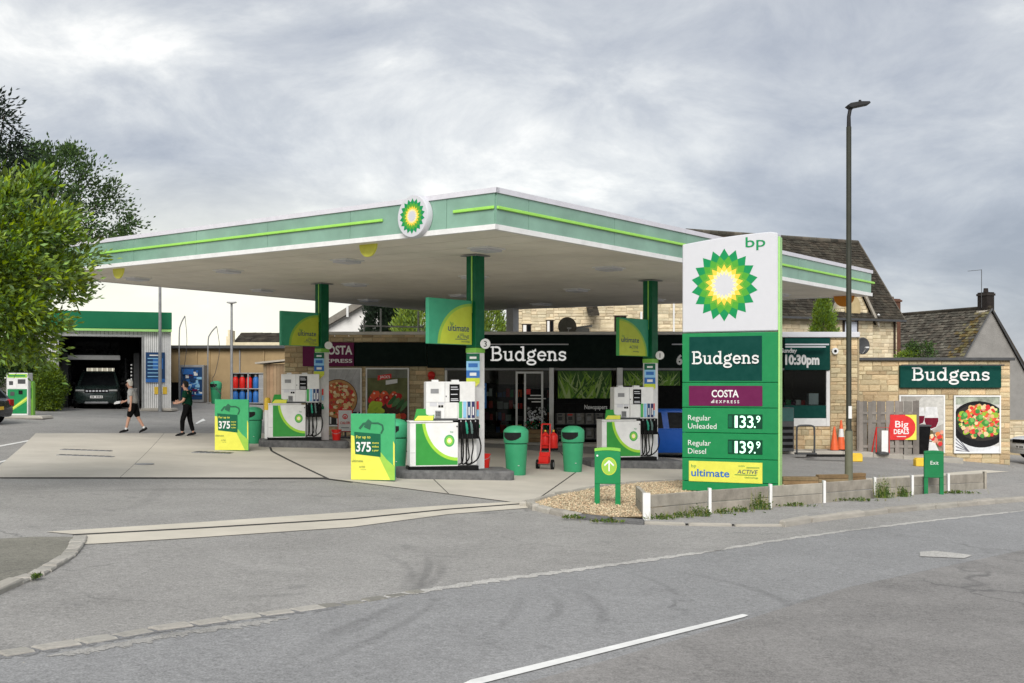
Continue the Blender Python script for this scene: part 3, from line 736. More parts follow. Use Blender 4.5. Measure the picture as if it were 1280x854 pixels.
# ---------------------------------------------------------------- flag boards on the columns
def curve_region(x0, x1, z0, z1, cx, cz, rx, rz, n=18):
    """quarter-round field in the corner (cx,cz) of a board"""
    sx = 1 if cx == x0 else -1
    return [(cx, cz)]+[(cx+sx*rx*math.cos(a), cz+rz*math.sin(a)) for a in [math.pi/2*k/n for k in range(n+1)]]
def flag(k, lab, mirror):
    cx, cy = COLS[k]; zb = G(cx, cy)+2.93+.06
    t = thing('flag_board', lab, 'sign', (cx-ca*.17, cy-sa*.17, zb), CROT, 'flag boards on the pump columns')
    W, HH = 1.38, 1.0
    MB().box(-W, 0, -.05, .05, 0, HH).build('panel', m_tealgreen if k != 1 else m_greenprint, t, bev=.008)
    mb = MB(-.0505)
    mb.rect(-W+.01, -.01, .01, HH-.01, m_tealgreen)
    if not mirror:
        mb.flat([(-.01, .01)]+[(-.01-1.10*math.cos(a), .01+.92*math.sin(a)) for a in [math.pi/2*i/18 for i in range(19)]], m_limeprint)
        mb.flat([(-.01, .01)]+[(-.01-1.02*math.cos(a), .01+.86*math.sin(a)) for a in [math.pi/2*i/18 for i in range(19)]], m_yellowgreen)
        mb.text('bp', -.72, .44, .07, m_leafgreen, sx=1.4); mb.text('ultimate', -.78, .30, .15, m_navy, width=.68, bold=.012); mb.text('with', -.42, .225, .035, m_navy, sx=1.8)
        mb.text('ACTIVE', -.50, .14, .075, m_navy, width=.40, shear=.15); mb.text('technology', -.36, .06, .035, m_navy, width=.28); mb.stroke([(-.56, .12), (-.18, .12)], .01, m_navy)
    else:
        mb.flat([(-W+.01, .01)]+[(-W+.01+1.30*math.cos(a), .01+.96*math.sin(a)) for a in [math.pi/2*i/18 for i in range(19)]], m_limeprint)
        mb.flat([(-W+.01, .01)]+[(-W+.01+1.22*math.cos(a), .01+.91*math.sin(a)) for a in [math.pi/2*i/18 for i in range(19)]], m_yellowgreen)
        mb.text('bp', -1.25, .50, .06, m_leafgreen, sx=1.4); mb.text('ultimate', -1.28, .36, .14, m_navy, width=.82, bold=.012)
        mb.text('ACTIVE', -.92, .20, .08, m_navy, width=.42, shear=.15); mb.text('technology', -.75, .11, .035, m_navy, width=.28)
    mb.build('print', None, t)
    MB().box(.0, .05, -.03, .03, .2, .3).box(.0, .05, -.03, .03, .7, .8).build('bracket', m_darkgrey, t)
flag(3, 'bright green and yellow flag board on the nearest pump column', False)
flag(2, 'flag board in shade on the farthest pump column, at the left', False)
flag(1, 'flag board with yellow on its left side, on the column beside the tall price sign', True)

# ---------------------------------------------------------------- pump islands and pumps
def island(k, lab, plab):
    cx, cy = COLS[k]; a = R(12)
    ox, oy = cx-.60*math.cos(a)+.28*math.sin(a), cy-.60*math.sin(a)-.28*math.cos(a); g = G(ox, oy)
    t = thing('pump_island', lab, 'pump island', (ox, oy, g), 12, 'raised islands under the pumps')
    pr = [(-1.25, -.34), (-1.12, -.52), (1.25, -.52), (1.36, -.40), (1.36, .75), (1.25, .86), (-1.12, .86), (-1.25, .70)]
    o = MB().vprism(pr, -.15, .20).build('plinth', m_plinth, t, bev=.05, seg=2); o.rotation_euler = (0, .022, 0)
    return t
def fuel_pump(k, lab):
    cx, cy = COLS[k]; a = R(12)
    ox, oy = cx-.60*math.cos(a)+.28*math.sin(a), cy-.60*math.sin(a)-.28*math.cos(a); g = G(ox, oy)
    t = thing('fuel_pump', lab, 'fuel pump', (ox, oy, g+.19), 12, 'fuel pumps under the canopy')
    box('base_tray', t, m_black, -1.0, .56, -.36, .12, .0, .10)
    box('lower_cabinet', t, m_white, -.97, .10, -.38, .12, .10, 1.06, bev=.012)
    mb = MB(-.381)
    x0, x1, z0, z1 = -.84, .085, .13, 1.04
    mb.rect(x0, x1, z0, z1, m_white)
    mb.flat([(x0, z0), (x1, z0), (x1, z0+.16)]+[(x1-.72*math.sin(b)-.0, z0+1.02-.86*math.cos(b)) for b in [math.pi/2*i/16*.98 for i in range(17)]]+[(x1-.72, z1), (x0, z1)], m_lime2b)
    mb.flat([(x0, z0), (x1, z0), (x1, z0+.085)]+[(x1-.79*math.sin(b)-.0, z0+1.02-.93*math.cos(b)) for b in [math.pi/2*i/16*.98 for i in range(17)]]+[(x1-.79, z1), (x0, z1)], m_pumpgreen)
    mb.disc(-.10, .66, .115, m_greenprint, 24, 1.15); mb.disc(-.10, .66, .085, m_lime, 24, 1.15); mb.disc(-.10, .66, .05, m_paleyellow, 20, 1.15); mb.disc(-.1, .66, .025, m_white, 14); mb.text('bp', -.08, .84, .04, m_leafgreen, sx=1.3)
    mb.build('front_print', None, t)
    box('counter_top', t, m_offwhite, -.98, -.02, -.40, .13, 1.062, 1.10, bev=.01)
    uc = box('upper_cabinet', t, m_white, -.60, .50, -.28, .10, 1.102, 1.96, bev=.015)
    box('roof_lug', t, m_offwhite, -.44, -.30, -.1, .05, 1.96, 2.0); box('roof_lug', t, m_offwhite, .0, .16, -.1, .05, 1.96, 2.0)
    dp = box('display', t, m_black, -.08, .145, -.30, -.281, 1.50, 1.90, bev=.006)
    mb = MB(-.301); m_seg = m_silver
    for i, (w, z) in enumerate([(.15, 1.86), (.17, 1.81), (.15, 1.70), (.16, 1.60), (.17, 1.565)]): mb.rect(-.055, -.055+w, z-.03, z-.012, m_seg)
    mb.build('readout', None, dp)
    cp = box('card_panel', t, m_offwhite, -.16, .10, -.315, -.281, 1.12, 1.50, bev=.006)
    mb = MB(-.284); mb.rect(-.52, -.36, 1.42, 1.50, m_silver); mb.rect(-.34, -.20, 1.46, 1.50, m_silver); mb.rect(-.33, -.28, 1.39, 1.44, m_black); mb.rect(-.27, -.22, 1.39, 1.44, m_black); mb.rect(-.55, -.44, 1.20, 1.23, m_silver); mb.build('label_print', None, t, kind='stuff')
    kp = box('keypad', t, m_grey, -.40, -.27, -.30, -.281, 1.16, 1.32, bev=.004)
    mb = MB(-.301)
    for i in range(3):
        for j in range(3): mb.rect(-.38+i*.034, -.358+i*.034, 1.2+j*.035, 1.222+j*.035, m_darkgrey)
    mb.build('keys', None, kp)
    for i, c in enumerate((m_greenprint, m_skyblue, m_navy, m_navy2)):
        s = box('grade_strip', t, c, .13+i*.095, .13+i*.095+.068, -.30, -.281, 1.10+.06, 1.52)
        mb = MB(-.301); mb.rect(.15+i*.095, .177+i*.095, 1.22, 1.40, m_white if i > 1 else c); mb.build('grade_print', None, s)
    MB().box(-.185, -.178, -.2825, -.2801, 1.12, 1.94).build('door_seam', m_grey, t); MB().box(-.59, .49, -.2825, -.2801, 1.505, 1.511).build('panel_seam', m_grey, t); box('vent_grille', t, m_grey, -.50, -.32, -.286, -.2801, 1.70, 1.80); box('lock', t, m_darkgrey, -.165, -.145, -.29, -.281, 1.62, 1.65)
    MB().box(-.96, -.85, -.3835, -.3801, .40, .406).build('panel_seam', m_grey, t); box('lock', t, m_darkgrey, .055, .085, -.39, -.3835, .96, .99)
    box('shelf_bar', t, m_darkgrey, -.45, .10, -.34, -.28, 1.08+.03, 1.12+.03)
    hb = MB().box(.105, .565, -.40, -.10, .70, 1.125).build('nozzle_bay', m_black, t, bev=.01)
    box('hose_panel', t, m_white, .11, .555, -.16, .10, .10, .72, bev=.008)
    for i in range(4):
        x = .175+i*.108
        # nozzle: body, spout, guard
        mb = MB(); mb.tube([(x+.01, -.43, .82), (x, -.47, .93), (x-.01, -.46, 1.01), (x-.02, -.40, 1.08)], [.024, .032, .028, .014], 8, m_nozzle[i]); mb.tube([(x-.02, -.42, 1.06), (x-.02, -.40, 1.10)], .012, 6, m_galv)
        mb.tube([(x+.01, -.45, .86), (x+.03, -.50, .91), (x+.02, -.50, .98), (x, -.46, 1.0)], .007, 5, m_black)
        nz = mb.build('nozzle', None, t, smooth=True)
        xs = x+.01
        path = [(xs, -.43, .83), (xs+.005, -.45, .70), (xs+.02, -.43, .5), (xs+.02+.03*math.sin(i*2.1), -.40, .30), (xs+.0, -.37, .18+.02*(i % 2)), (xs-.07, -.33, .14), (xs-.10, -.28, .2), (xs-.10, -.25, .5), (xs-.09, -.22, .72)] if i != 3 else \
               [(xs, -.43, .83), (xs+.05, -.47, .70), (xs+.08, -.47, .5), (xs+.03, -.42, .28), (xs-.08, -.38, .17), (xs-.18, -.34, .13), (xs-.25, -.3, .16)]
        MB().tube(smoothpath(path), .016, 7).build('hose', m_rubber, t, smooth=True)
    # small card holder on the counter and side frame by the column
    ch_ = MB().add([(-.90+.02, -.36, 1.102), (-.45, -.36, 1.102), (-.38, -.20, 1.36), (-.80, -.20, 1.36), (-.88, -.33, 1.10), (-.45, -.33, 1.10), (-.38, -.17, 1.35), (-.80, -.17, 1.35)], [(0, 1, 2, 3), (7, 6, 5, 4), (0, 4, 5, 1), (1, 5, 6, 2), (2, 6, 7, 3), (3, 7, 4, 0)]).build('promotion_card', m_pumpgreen, t)
    MB().add([(-.87, -.3615, 1.11), (-.46, -.3615, 1.11), (-.435, -.295, 1.21), (-.78, -.295, 1.21)], [(0, 1, 2, 3)]).build('card_print', m_yellow, ch_)
    # safety notices on the column side
    box('hazard_label', t, m_redprint, .585, .635, .03, .05, 1.34, 1.52); box('hazard_label', t, m_skyblue, .585, .635, .03, .05, 1.18, 1.32)
    mb = MB(); mb.box(.575, .645, -.06, .05, .92, 1.0); mb.tube([(.61, -.05, 1.0), (.60, -.07, 1.07)], .02, 6); mb.build('glove_dispenser', m_leafgreen, t)
    return t
def smoothpath(p, n=4):
    p = [Vector(q) for q in p]; out = []
    for i in range(len(p)-1):
        a, b, c, d = p[max(i-1, 0)], p[i], p[i+1], p[min(i+2, len(p)-1)]
        for k in range(n):
            t = k/n; out.append(.5*((2*b)+(c-a)*t+(2*a-5*b+4*c-d)*t*t+(3*b-a-3*c+d)*t**3))
    return out+[p[-1]]
m_lime2b = M('pump_lime', (.33, .60, .05), .4, .05); m_navy2 = M('dark_violet_print', (.03, .03, .10), .45, .05)
m_nozzle = [m_black, M('nozzle_green', (.02, .25, .16), .45, .1), M('nozzle_grey', (.10, .16, .15), .45, .1), m_black]
island(3, 'dark concrete island under the nearest fuel pump', ''); island(2, 'dark concrete island under the pump farthest left', ''); island(1, 'dark concrete island under the pump beside the price sign', '')
fuel_pump(3, 'nearest white fuel pump, behind the front promotional board')
fuel_pump(2, 'white fuel pump farthest to the left, by the pizza poster')
fuel_pump(1, 'white fuel pump beside the tall price sign, with the blue car behind')

# ---------------------------------------------------------------- promotional boards
def promo(px, py, w, h, rz, lab, mirror=False):
    p = P(px, py); t = thing('promotional_board', lab, 'board', p, rz, 'promotional boards at the pump islands')
    MB().box(-w/2, w/2, -.03, .03, .02, h).build('board', m_tealgreen, t, bev=.01)
    mb = MB(-.0305); a = w/2-.005
    mb.rect(-a, a, .03, h-.01, m_tealprint)
    mb.flat([(-a, .03), (a*.80, .03), (a*.5, h*.22), (a*.25, h*.40), (-a*.3, h*.62), (-a, h*.68)], m_yellow)
    mb.flat([(a*.80, .03), (a, .03), (a, h*.22), (a*.62, h*.33), (a*.32, h*.45), (a*.2, h*.42), (a*.5, h*.22)], m_limeprint)
    mb.flat([(a*.93, h*.25), (a, h*.22), (a, h*.55), (a*.93, h*.60)], m_yellow)
    mb.flat([(-a*.80, h*.40), (a*.36, h*.36), (a*.36, h*.70), (-a*.85, h*.73)], m_darkgreenprint)
    mb.stroke([(-a*.60, h*.78), (-a*.42, h*.85), (-a*.20, h*.86)], .05, m_nozprint); mb.flat([(-a*.40, h*.80), (-a*.12, h*.76), (-a*.05, h*.88), (-a*.2, h*.92), (-a*.34, h*.87)], m_nozprint)
    mb.stroke([(-a*.05, h*.86), (a*.25, h*.86), (a*.44, h*.83), (a*.47, h*.77), (a*.38, h*.71)], .035, m_nozprint)
    mb.text('For up to', -a*.76, h*.635, h*.042, m_yellow, width=a*.66, bold=.015)
    mb.text('375', -a*.76, h*.44, h*.145, m_white, width=a*.68, bold=.022)
    for i, s in enumerate(('more', 'miles', 'a year')): mb.text(s, a*-.02, h*(.555-.055*i), h*.032, m_yellow, width=a*(.30 if i else .30), bold=.012)
    mb.text('ultimate', -a*.95, h*.285, h*.035, m_nozprint, width=a*.5); mb.text('ACTIVE', -a*.62, h*.20, h*.025, m_nozprint, width=a*.28, shear=.15); mb.text('technology', -a*.55, h*.17, h*.012, m_nozprint, width=a*.26)
    mb.build('print', None, t)
m_tealprint = M('board_green_print', (.045, .34, .13), .5, .06); m_nozprint = M('nozzle_print', (.02, .11, .06), .5, .05)
promo(466.5, 601.5, .96, 1.42, -9, 'green and yellow 375 miles board in front of the nearest pump')
promo(290, 564, .98, 1.42, -9, 'green and yellow 375 miles board standing by the left pump')

# ---------------------------------------------------------------- litter bins
def litter_bin(p, h, lab):
    t = thing('litter_bin', lab, 'bin', p, 0, 'green litter bins'); k = h/1.15
    MB().lathe([(.215*k, .0), (.225*k, .02), (.265*k, .72*k), (.255*k, .725*k)], n=26).build('body', m_bin, t, smooth=True)
    MB().lathe([(.25*k, .726*k), (.25*k, .745*k)], n=26).build('seam', m_darkslot, t)
    hd = MB().lathe([(.275*k, .745*k), (.287*k, .76*k), (.29*k, 1.02*k), (.275*k, 1.05*k), (.20*k, 1.115*k), (.10*k, 1.145*k), (.01, 1.15*k)], n=26).build('hood', m_binlid, t, smooth=True)
    for sgn in (-1,):
        pts = []; n = 8
        ang = [R(-90-68+i*13) for i in range(n)]
        lo = [(.294*k*math.cos(a), .294*k*math.sin(a), (.81+.165*abs(i/(n-1)-.5)**2.2*2.6)*k) for i, a in enumerate(ang)]
        up = [(.296*k*math.cos(a), .296*k*math.sin(a), .995*k) for a in ang]
        MB().add(lo+up, [(i, i+1, n+i+1, n+i) for i in range(n-1)]).build('opening', m_darkslot, hd)
    MB().lathe([(.02, .18*k), (.02, .19*k)], n=10).build('badge', m_white, t).location = (.06, -.235*k, .05)
    return t
litter_bin(P(645, 594), 1.17, 'green litter bin between the nearest pump and the red hand truck')
litter_bin(P(716, 590), 1.15, 'green litter bin right of the red hand truck')
litter_bin(P(312, 556)+Vector((0, .5, 0)), 1.12, 'green litter bin behind the left promotional board')
litter_bin(P(493, 590)+Vector((0, .1, 0)), 1.24, 'green litter bin behind the front promotional board')
litter_bin(Vector((WX(270, 58.6), 58.6, G(WX(270, 58.6), 58.6))), 1.2, 'small distant green litter bin by the tan wall')

# ---------------------------------------------------------------- hand truck with extinguishers, fire buckets, bollard
p = P(681, 587); t = thing('hand_truck', 'red two-wheeled hand truck between the two green bins', 'hand truck', p, -14)
mb = MB()
for x in (-.115, .115): mb.tube(smoothpath([(x, -.02, .16), (x, .06, .55), (x*.95, .14, 1.05), (x*.9, .17, 1.14)]), .018, 7)
mb.tube([(-.105, .17, 1.14), (.105, .17, 1.14)], .018, 7)
for z in (.35, .62, .85): mb.tube([(-.115, .02+.12*z, z), (.115, .02+.12*z, z)], .012, 6)
mb.build('frame', m_red, t, smooth=True)
MB().box(-.14, .14, -.22, -.0, .16, .185).box(-.14, .14, -.02, .01, .185, .44).box(-.13, .13, -.16, -.021, .186, .34).build('toe_box', m_red, t, bev=.01)
for x in (-.19, .19):
    w = MB(); w.tube([(x-.03, .04, .125), (x+.03, .04, .125)], .125, 18); wh = w.build('wheel', m_rubber, t)
    MB().tube([(x-.034, .04, .125), (x+.034, .04, .125)], .065, 14).build('hub', m_galv, wh)
MB().tube([(-.19, .04, .125), (.19, .04, .125)], .012, 6).build('axle', m_galv, t)
for i, (dx, dy) in enumerate(((.02, .62), (.23, .66))):
    e = thing('fire_extinguisher', ('red fire extinguisher hung on the hand truck, left of the pair', 'red fire extinguisher hung behind the hand truck, right of the pair')[i], 'fire extinguisher', p+Vector((dx, dy*.4, .50)), 0, 'red fire extinguishers')
    MB().lathe([(.10, .0), (.115, .02), (.115, .32), (.09, .38), (.035, .42), (.03, .45)], n=16).build('cylinder', m_red, e, smooth=True)
    MB().lathe([(.117, -.03), (.12, -.03), (.12, .03), (.116, .03)], n=16).build('base_ring', m_black, e)
    MB().box(-.02, .02, -.09, .03, .45, .49).build('handle', m_yellowpaint, e); MB().tube(smoothpath([(0, -.02, .47), (.09, -.06, .50), (.12, -.08, .35), (.11, -.09, .15)]), .011, 6).build('hose', m_black, e)
def bucket(p, lab):
    t = thing('fire_bucket', lab, 'bucket', p, 0, 'red fire buckets')
    MB().lathe([(.11, 0), (.115, .01), (.15, .30), (.158, .305), (.158, .32), (.145, .32), (.11, .05)], n=20).build('pail', m_red, t, smooth=True)
    MB().tube(smoothpath([(-.15, 0, .31), (-.12, -.09, .24), (0, -.15, .2), (.12, -.09, .24), (.15, 0, .31)]), .006, 5).build('handle', m_galv, t)
def on_island(k, x, y):
    cx, cy = COLS[k]; a = R(12); ox, oy = cx-.60*math.cos(a)+.28*math.sin(a), cy-.60*math.sin(a)-.28*math.cos(a)
    return Vector((ox+x*math.cos(a)-y*math.sin(a), oy+x*math.sin(a)+y*math.cos(a), G(ox, oy)+.195-.022*x))
bucket(on_island(3, .84, .50), 'red bucket at the foot of the nearest pump column')
bucket(on_island(2, 1.02, .1), 'red bucket at the foot of the left pump column')
p = on_island(2, -1.0, .62); t = thing('bollard', 'white bollard with a yellow top behind the left pump', 'bollard', p)
MB().lathe([(.09, 0), (.09, .86)], n=18).build('post', m_white, t, smooth=True); MB().lathe([(.092, .861), (.092, 1.16), (.07, 1.22), (.01, 1.24)], n=18).build('cap', m_yellowpaint, t, smooth=True)

# ---------------------------------------------------------------- tall price sign
TX, TY = 4.5, 23.0; tg = G(TX, TY)+.10
t = thing('price_sign', 'tall green and white price sign with a sunburst emblem on the gravel bed', 'sign', (TX, TY, tg), -25)
px2 = lambda px: (px-914)/60.5; zz = lambda py: (606.5-py)/60.9
w = .985; D = .17
arcpts = [(-w, zz(408)+.01)]+[(w, zz(408)+.01)]+[(w-(2*w)*i/14, zz(286)-.165*(i/14)**1.8-(.03 if i == 0 else 0)) for i in range(15)]
hp = MB().prism(arcpts, -D, D).build('head_panel', m_silver, t, bev=.02)
mb = MB(-D-.001); flower(mb, -.10, zz(349), .745, .93); mb.text('bp', .34, zz(303.5), .215, m_leafgreen, sx=1.0, bold=.004, width=.40); mb.build('sunburst', None, hp)
secs = [(408.5, 470), (470.6, 501.5), (502.1, 533), (533.6, 565), (565.6, 594), (594.6, 606.5)]
secp = []
for i, (a, b) in enumerate(secs):
    secp.append(box('sign_section', t, m_totem, -w, w, -D+.002*(i % 2), D-.002*(i % 2), zz(b), zz(a), bev=.006))
box('edge_light', t, m_limelight, w, w+.035, -D+.03, D-.06, .02, zz(292), bev=.008); box('edge_strip', t, m_offwhite, w+.001, w+.02, D-.05, D-.005, .0, zz(300))
bp_ = MB().box(-.83, .67, -D-.012, -D, zz(468), zz(413)).build('name_panel', m_shopgreen, secp[0])
mb = MB(-D-.0125); slab_word(mb, -.77, zz(447), zz(431.5)-zz(447.0), 1.38, m_white); mb.build('lettering', None, secp[0])
MB().box(-.84, .68, -D-.010, -D, zz(499.5), zz(474.5)).build('coffee_panel', m_purple, secp[1])
mb = MB(-D-.0105); mb.text('COSTA', -.36, zz(488.5), .15, m_white, width=.56, bold=.022); mb.text('E X P R E S S', -.27, zz(496), .06, m_white, width=.48, bold=.015)
for i in range(3): mb.rect(-.37+.025*i, -.355+.025*i, zz(496), zz(496)+.03+.02*i, m_white)
mb.build('lettering', None, secp[1])
for sct, s1, s2, pr in ((2, 'Regular', 'Unleaded', '133'), (3, 'Regular', 'Diesel', '139')):
    zt = zz(secs[sct][0])
    mb = MB(-D-.001); mb.text(s1, -.86, zt-.26, .115, m_white, width=.48); mb.text(s2, -.86, zt-.43, .115, m_white, width=.60 if s2 == 'Unleaded' else .38); mb.build('lettering', None, secp[sct])
    d = MB().box(-.02, .68, -D-.014, -D, zt-.41, zt-.125).build('price_display', m_ledboard, secp[sct])
    mb = MB(-D-.0145); mb.rect(-.01, .06, zt-.39, zt-.15, m_darkgreenprint)
    for i, c in enumerate(pr): mb.text(c, [.15, .285, .44][i], zt-.395, .255, m_led, bold=.006, width=.125 if c != '1' else .06, align='c')
    mb.text('9', .60, zt-.29, .145, m_led, bold=.004, width=.085, align='c'); mb.rect(.515, .545, zt-.395, zt-.365, m_led); mb.build('digits', None, secp[sct])
MB().box(-.84, .68, -D-.010, -D, zz(597)+.04, zz(569)).build('fuel_panel', m_yellow, secp[4])
mb = MB(-D-.0105); mb.text('bp', -.79, zz(577), .07, m_totem, sx=1.2); mb.text('ultimate', -.79, zz(588), .155, m_midblue, width=.80, bold=.02)
mb.text('with', .19, zz(574.5), .035, m_totem, sx=1.6); mb.text('ACTIVE', .17, zz(583), .085, m_navy, width=.42, shear=.2, bold=.005); mb.text('technology', .32, zz(588.5), .035, m_totem, width=.28); mb.stroke([(.12, zz(584.5)), (.56, zz(584.5))], .012, m_totem); mb.stroke([(.36, zz(575.5)), (.62, zz(575.2))], .012, m_totem)
mb.build('lettering', None, secp[4])
for x in (-.7, .7): box('leg', t, m_darkgrey, x-.08, x+.08, -.07, .07, -.2, .02)

# ---------------------------------------------------------------- low direction signs
m_signgreen = M('exit_sign_green', (.006, .17, .055), .4, .05, dirt=.1)
def low_sign(p, w, h, rz, lab, kind):
    t = thing('direction_sign', lab, 'sign', p, rz, 'low green direction signs'); th = .055
    top = [(-w/2, h*.40), (w/2, h*.40)]+[(w/2-w*i/8, h-.035-.02*(2*i/8-1)**2) for i in range(9)]
    pn = MB().prism(top, -th, th).build('panel', m_signgreen if kind != 'arrow' else m_totem, t, bev=.008)
    cap = [(w/2-w*i/8, h-.034-.02*(2*i/8-1)**2) for i in range(9)]
    cap = cap+[(x, z+.05) for x, z in reversed(cap)]
    MB().prism(cap, -th-.004, th+.004).build('cap', m_lime if kind == 'arrow' else m_signgreen, t)
    for x in (-w/2+w*.1, w/2-w*.1): box('leg', t, m_signgreen if kind != 'arrow' else m_totem, x-w*.1, x+w*.1, -th+.004, th-.004, -.08, h*.40)
    mb = MB(-th-.001)
    if kind == 'arrow':
        c = h*.70; mb.disc(.03, c, .135, m_yellowgreen, 28, 1.18); mb.disc(.03, c, .122, m_limeprint, 28, 1.18)
        mb.rect(.018, .042, c-.09, c+.07, m_white); mb.stroke([(-.05, c+.015), (.03, c+.095), (.11, c+.015)], .026, m_white); mb.disc(-w/2+.05, h-.13, .018, m_white, 12)
    else: mb.text('Exit', .02-w*.02, h*.70, .085, m_white, align='c', width=.17)
    mb.build('symbol' if kind == 'arrow' else 'lettering', None, pn)
low_sign(P(759.5, 634.5), .46, 1.06, -8, 'low green sign with a white arrow, standing in the gravel', 'arrow')
pe = Vector((WX(1167, 24.9), 24.9, 0)); pe.z = G(pe.x, pe.y)
low_sign(pe, .41, .98, -12, 'low green sign reading Exit, behind the planter boards', 'exit')

# ---------------------------------------------------------------- planter of weathered boards with white posts
pl_pts = [P(808, 650), P(848, 645.5), P(963, 634.5), P(1030, 628.5), P(1093, 622.5), P(1140, 619), P(1185, 616), P(1231, 612.5)]
t = thing('planter', 'long low planter wall of weathered grey boards with white posts', 'planter', pl_pts[0])
up = lambda p, z: Vector((p.x, p.y, p.z+z))
htop = [.50, .50, .48, .46, .46, .46, .44, .40]
rows = 2
post_at = [P(808, 650), P(887, 641.5), P(963, 634.5), P(1030, 628.5), P(1093, 622.5), P(1140, 619), P(1185, 616), P(1231, 612.5)]
for a, b in zip(post_at, post_at[1:]):
    d = (b-a); d2 = Vector((d.x, d.y, 0)).normalized(); nrm = Vector((d2.y, -d2.x, 0))
    for r_ in range(rows):
        z0 = -.02+r_*.215; z1 = z0+.205; off = nrm*(rnd.uniform(-.006, .006)); j = rnd.uniform(-.006, .006)
        A = a+d2*.055+off; B = b-d2*.055+off
        mb = MB(); vs = []
        for q, zz0, zz1 in ((A, z0, z1), (B, z0+j, z1+j)):
            for o_ in (nrm*.0, nrm*-.05): vs += [tuple(q+o_+Vector((0, 0, zz0))), tuple(q+o_+Vector((0, 0, zz1)))]
        mb.add(vs, [(0, 1, 5, 4), (2, 6, 7, 3), (1, 3, 7, 5), (0, 4, 6, 2), (0, 2, 3, 1), (4, 5, 7, 6)]); mb.build('board', m_wood, t, world=True, bev=.008)
for i, a in enumerate(post_at):
    w_ = .06 if i == 0 else .025
    MB().box(a.x-w_, a.x+w_, a.y-.05, a.y+.07, a.z-.05, a.z+.44).build('post', m_white if i < 7 else m_wood, t, world=True)
# the planter's return board at the left end
a = post_at[0]; b = P(800, 648)+Vector((.1, 1.3, 0))
d2 = (b-a); d2.z = 0; d2.normalize(); nn = Vector((d2.y, -d2.x, 0))*.03
for r_ in range(2):
    z0 = r_*.215
    MB().vprism([tuple((a+nn).xy), tuple((b+nn).xy), tuple((b-nn).xy), tuple((a-nn).xy)], a.z+z0, a.z+z0+.205).build('board', m_wood, t, world=True)
# logs laid on the gravel
def log(px, py, l, r_, rz, lab, n=3):
    p = P(px, py, .06); t = thing('timber_edging', lab, 'logs', p, rz, 'timber pieces on the gravel')
    k = 0
    for row in range(2):
        for i in range(2):
            MB().box(-l/2, l/2, -.1+i*.1, -.005+i*.1, row*.095, row*.095+.09).build('sleeper', m_log, t, bev=.01); k += 1
log(1040, 603, .75, .05, 8, 'short brown stack of timber left of the tall lamp post')
log(1000, 606, .8, .05, -4, 'brown timber lying on gravel at the foot of the price sign')
log(1069, 601, .5, .05, 20, 'brown timber piece just right of the lamp post foot')

# ---------------------------------------------------------------- lamp posts
m_lampbase = M('lamp_base_paint', (.15, .155, .105), .55, .12, 2, dirt=.35)
lp = P(1061, 603, .04); hgt = (603-133)/1400*lp.y
t = thing('street_lamp', 'tall dark lamp post rising from the gravel bed against the sky', 'street lamp', lp)
r0 = 3.3/1400*lp.y
MB().tube([(0, 0, -.1), (0, 0, 1.25)], [r0*1.5, r0*1.42], 16).build('base', m_lampbase, t, smooth=True)
MB().tube([(0, 0, 1.25), (0, 0, 1.30), (0, 0, hgt-.5)], [r0*1.38, r0, r0*.95], 16).build('post', m_lampsilhouette, t, smooth=True)
MB().tube([(0, 0, hgt-.5), (.0, 0, hgt-.25), (.03, 0, hgt-.08), (.1, 0, hgt-.0)], [r0*.8, r0*.7, r0*.7, r0*.6], 12).build('neck', m_lamphead, t, smooth=True)
MB().prism([(-.07, hgt+.0), (.02, hgt+.06), (.25, hgt+.10), (.48, hgt+.10), (.50, hgt+.06), (.46, hgt+.035), (.15, hgt-.03), (.02, hgt-.06)], -.12, .12).build('lantern', m_lamphead, t, bev=.01)
MB().lathe([(.035, hgt+.10), (.035, hgt+.15), (.01, hgt+.16)], .27, 0, 10).build('sensor', m_lamphead, t)
MB().box(-.03, .05, -r0*1.3, -r0*.8, 1.55, 1.85).build('sticker', m_white, t)
def pole_lamp(p, h, r_, lab, style):
    t = thing('pole_lamp', lab, 'lamp post', p, 0)
    MB().tube([(0, 0, 0), (0, 0, h)], [r_*1.1, r_*.8], 10).build('post', m_grey, t, smooth=True)
    if style == 'flat': MB().lathe([(.05, h), (.25, h+.05), (.27, h+.10), (.2, h+.14), (.02, h+.15)], n=14).build('lantern', m_offwhite, t, smooth=True)
    elif style == 'twin': MB().prism([(-.35, h-.02), (.35, h-.02), (.65, h+.05), (.6, h+.1), (-.3, h+.1)], -.12, .12).build('lantern', m_silver, t)
    else:
        MB().tube(smoothpath([(0, 0, h), (.05, 0, h+.25), (.25, 0, h+.45), (.45, 0, h+.5)]), r_*.6, 8).build('arm', m_grey, t)
    return t
q = Vector((WX(200, 49.2), 49.2, 0)); q.z = G(q.x, q.y); pole_lamp(q, WZ(351, 49.2)-q.z, .075, 'grey lamp pole standing in front of the car wash', 'twin')
q = Vector((WX(289.5, 58), 58, 0)); q.z = G(q.x, q.y); pole_lamp(q, WZ(380, 58)-q.z, .07, 'slim lamp pole with a round head before the tan wall', 'flat')
def air_arm(p, h, lean, lab):
    t = thing('vacuum_hose_arm', lab, 'hose arm', p, 0, 'hose arms in the service bay')
    MB().tube(smoothpath([(0, 0, 0), (0, 0, h*.75), (lean*.15, 0, h*.9), (lean*.6, 0, h)]), .035, 8).build('pole', m_grey, t, smooth=True)
    MB().tube(smoothpath([(lean*.6, 0, h), (lean*.8, 0, h*.7), (lean*.5, 0, h*.4), (lean*.3, 0, h*.3), (lean*1.0, -.2, .5), (lean*.4, -.1, .9)]), .016, 6).build('hose', m_darkgrey, t, smooth=True)
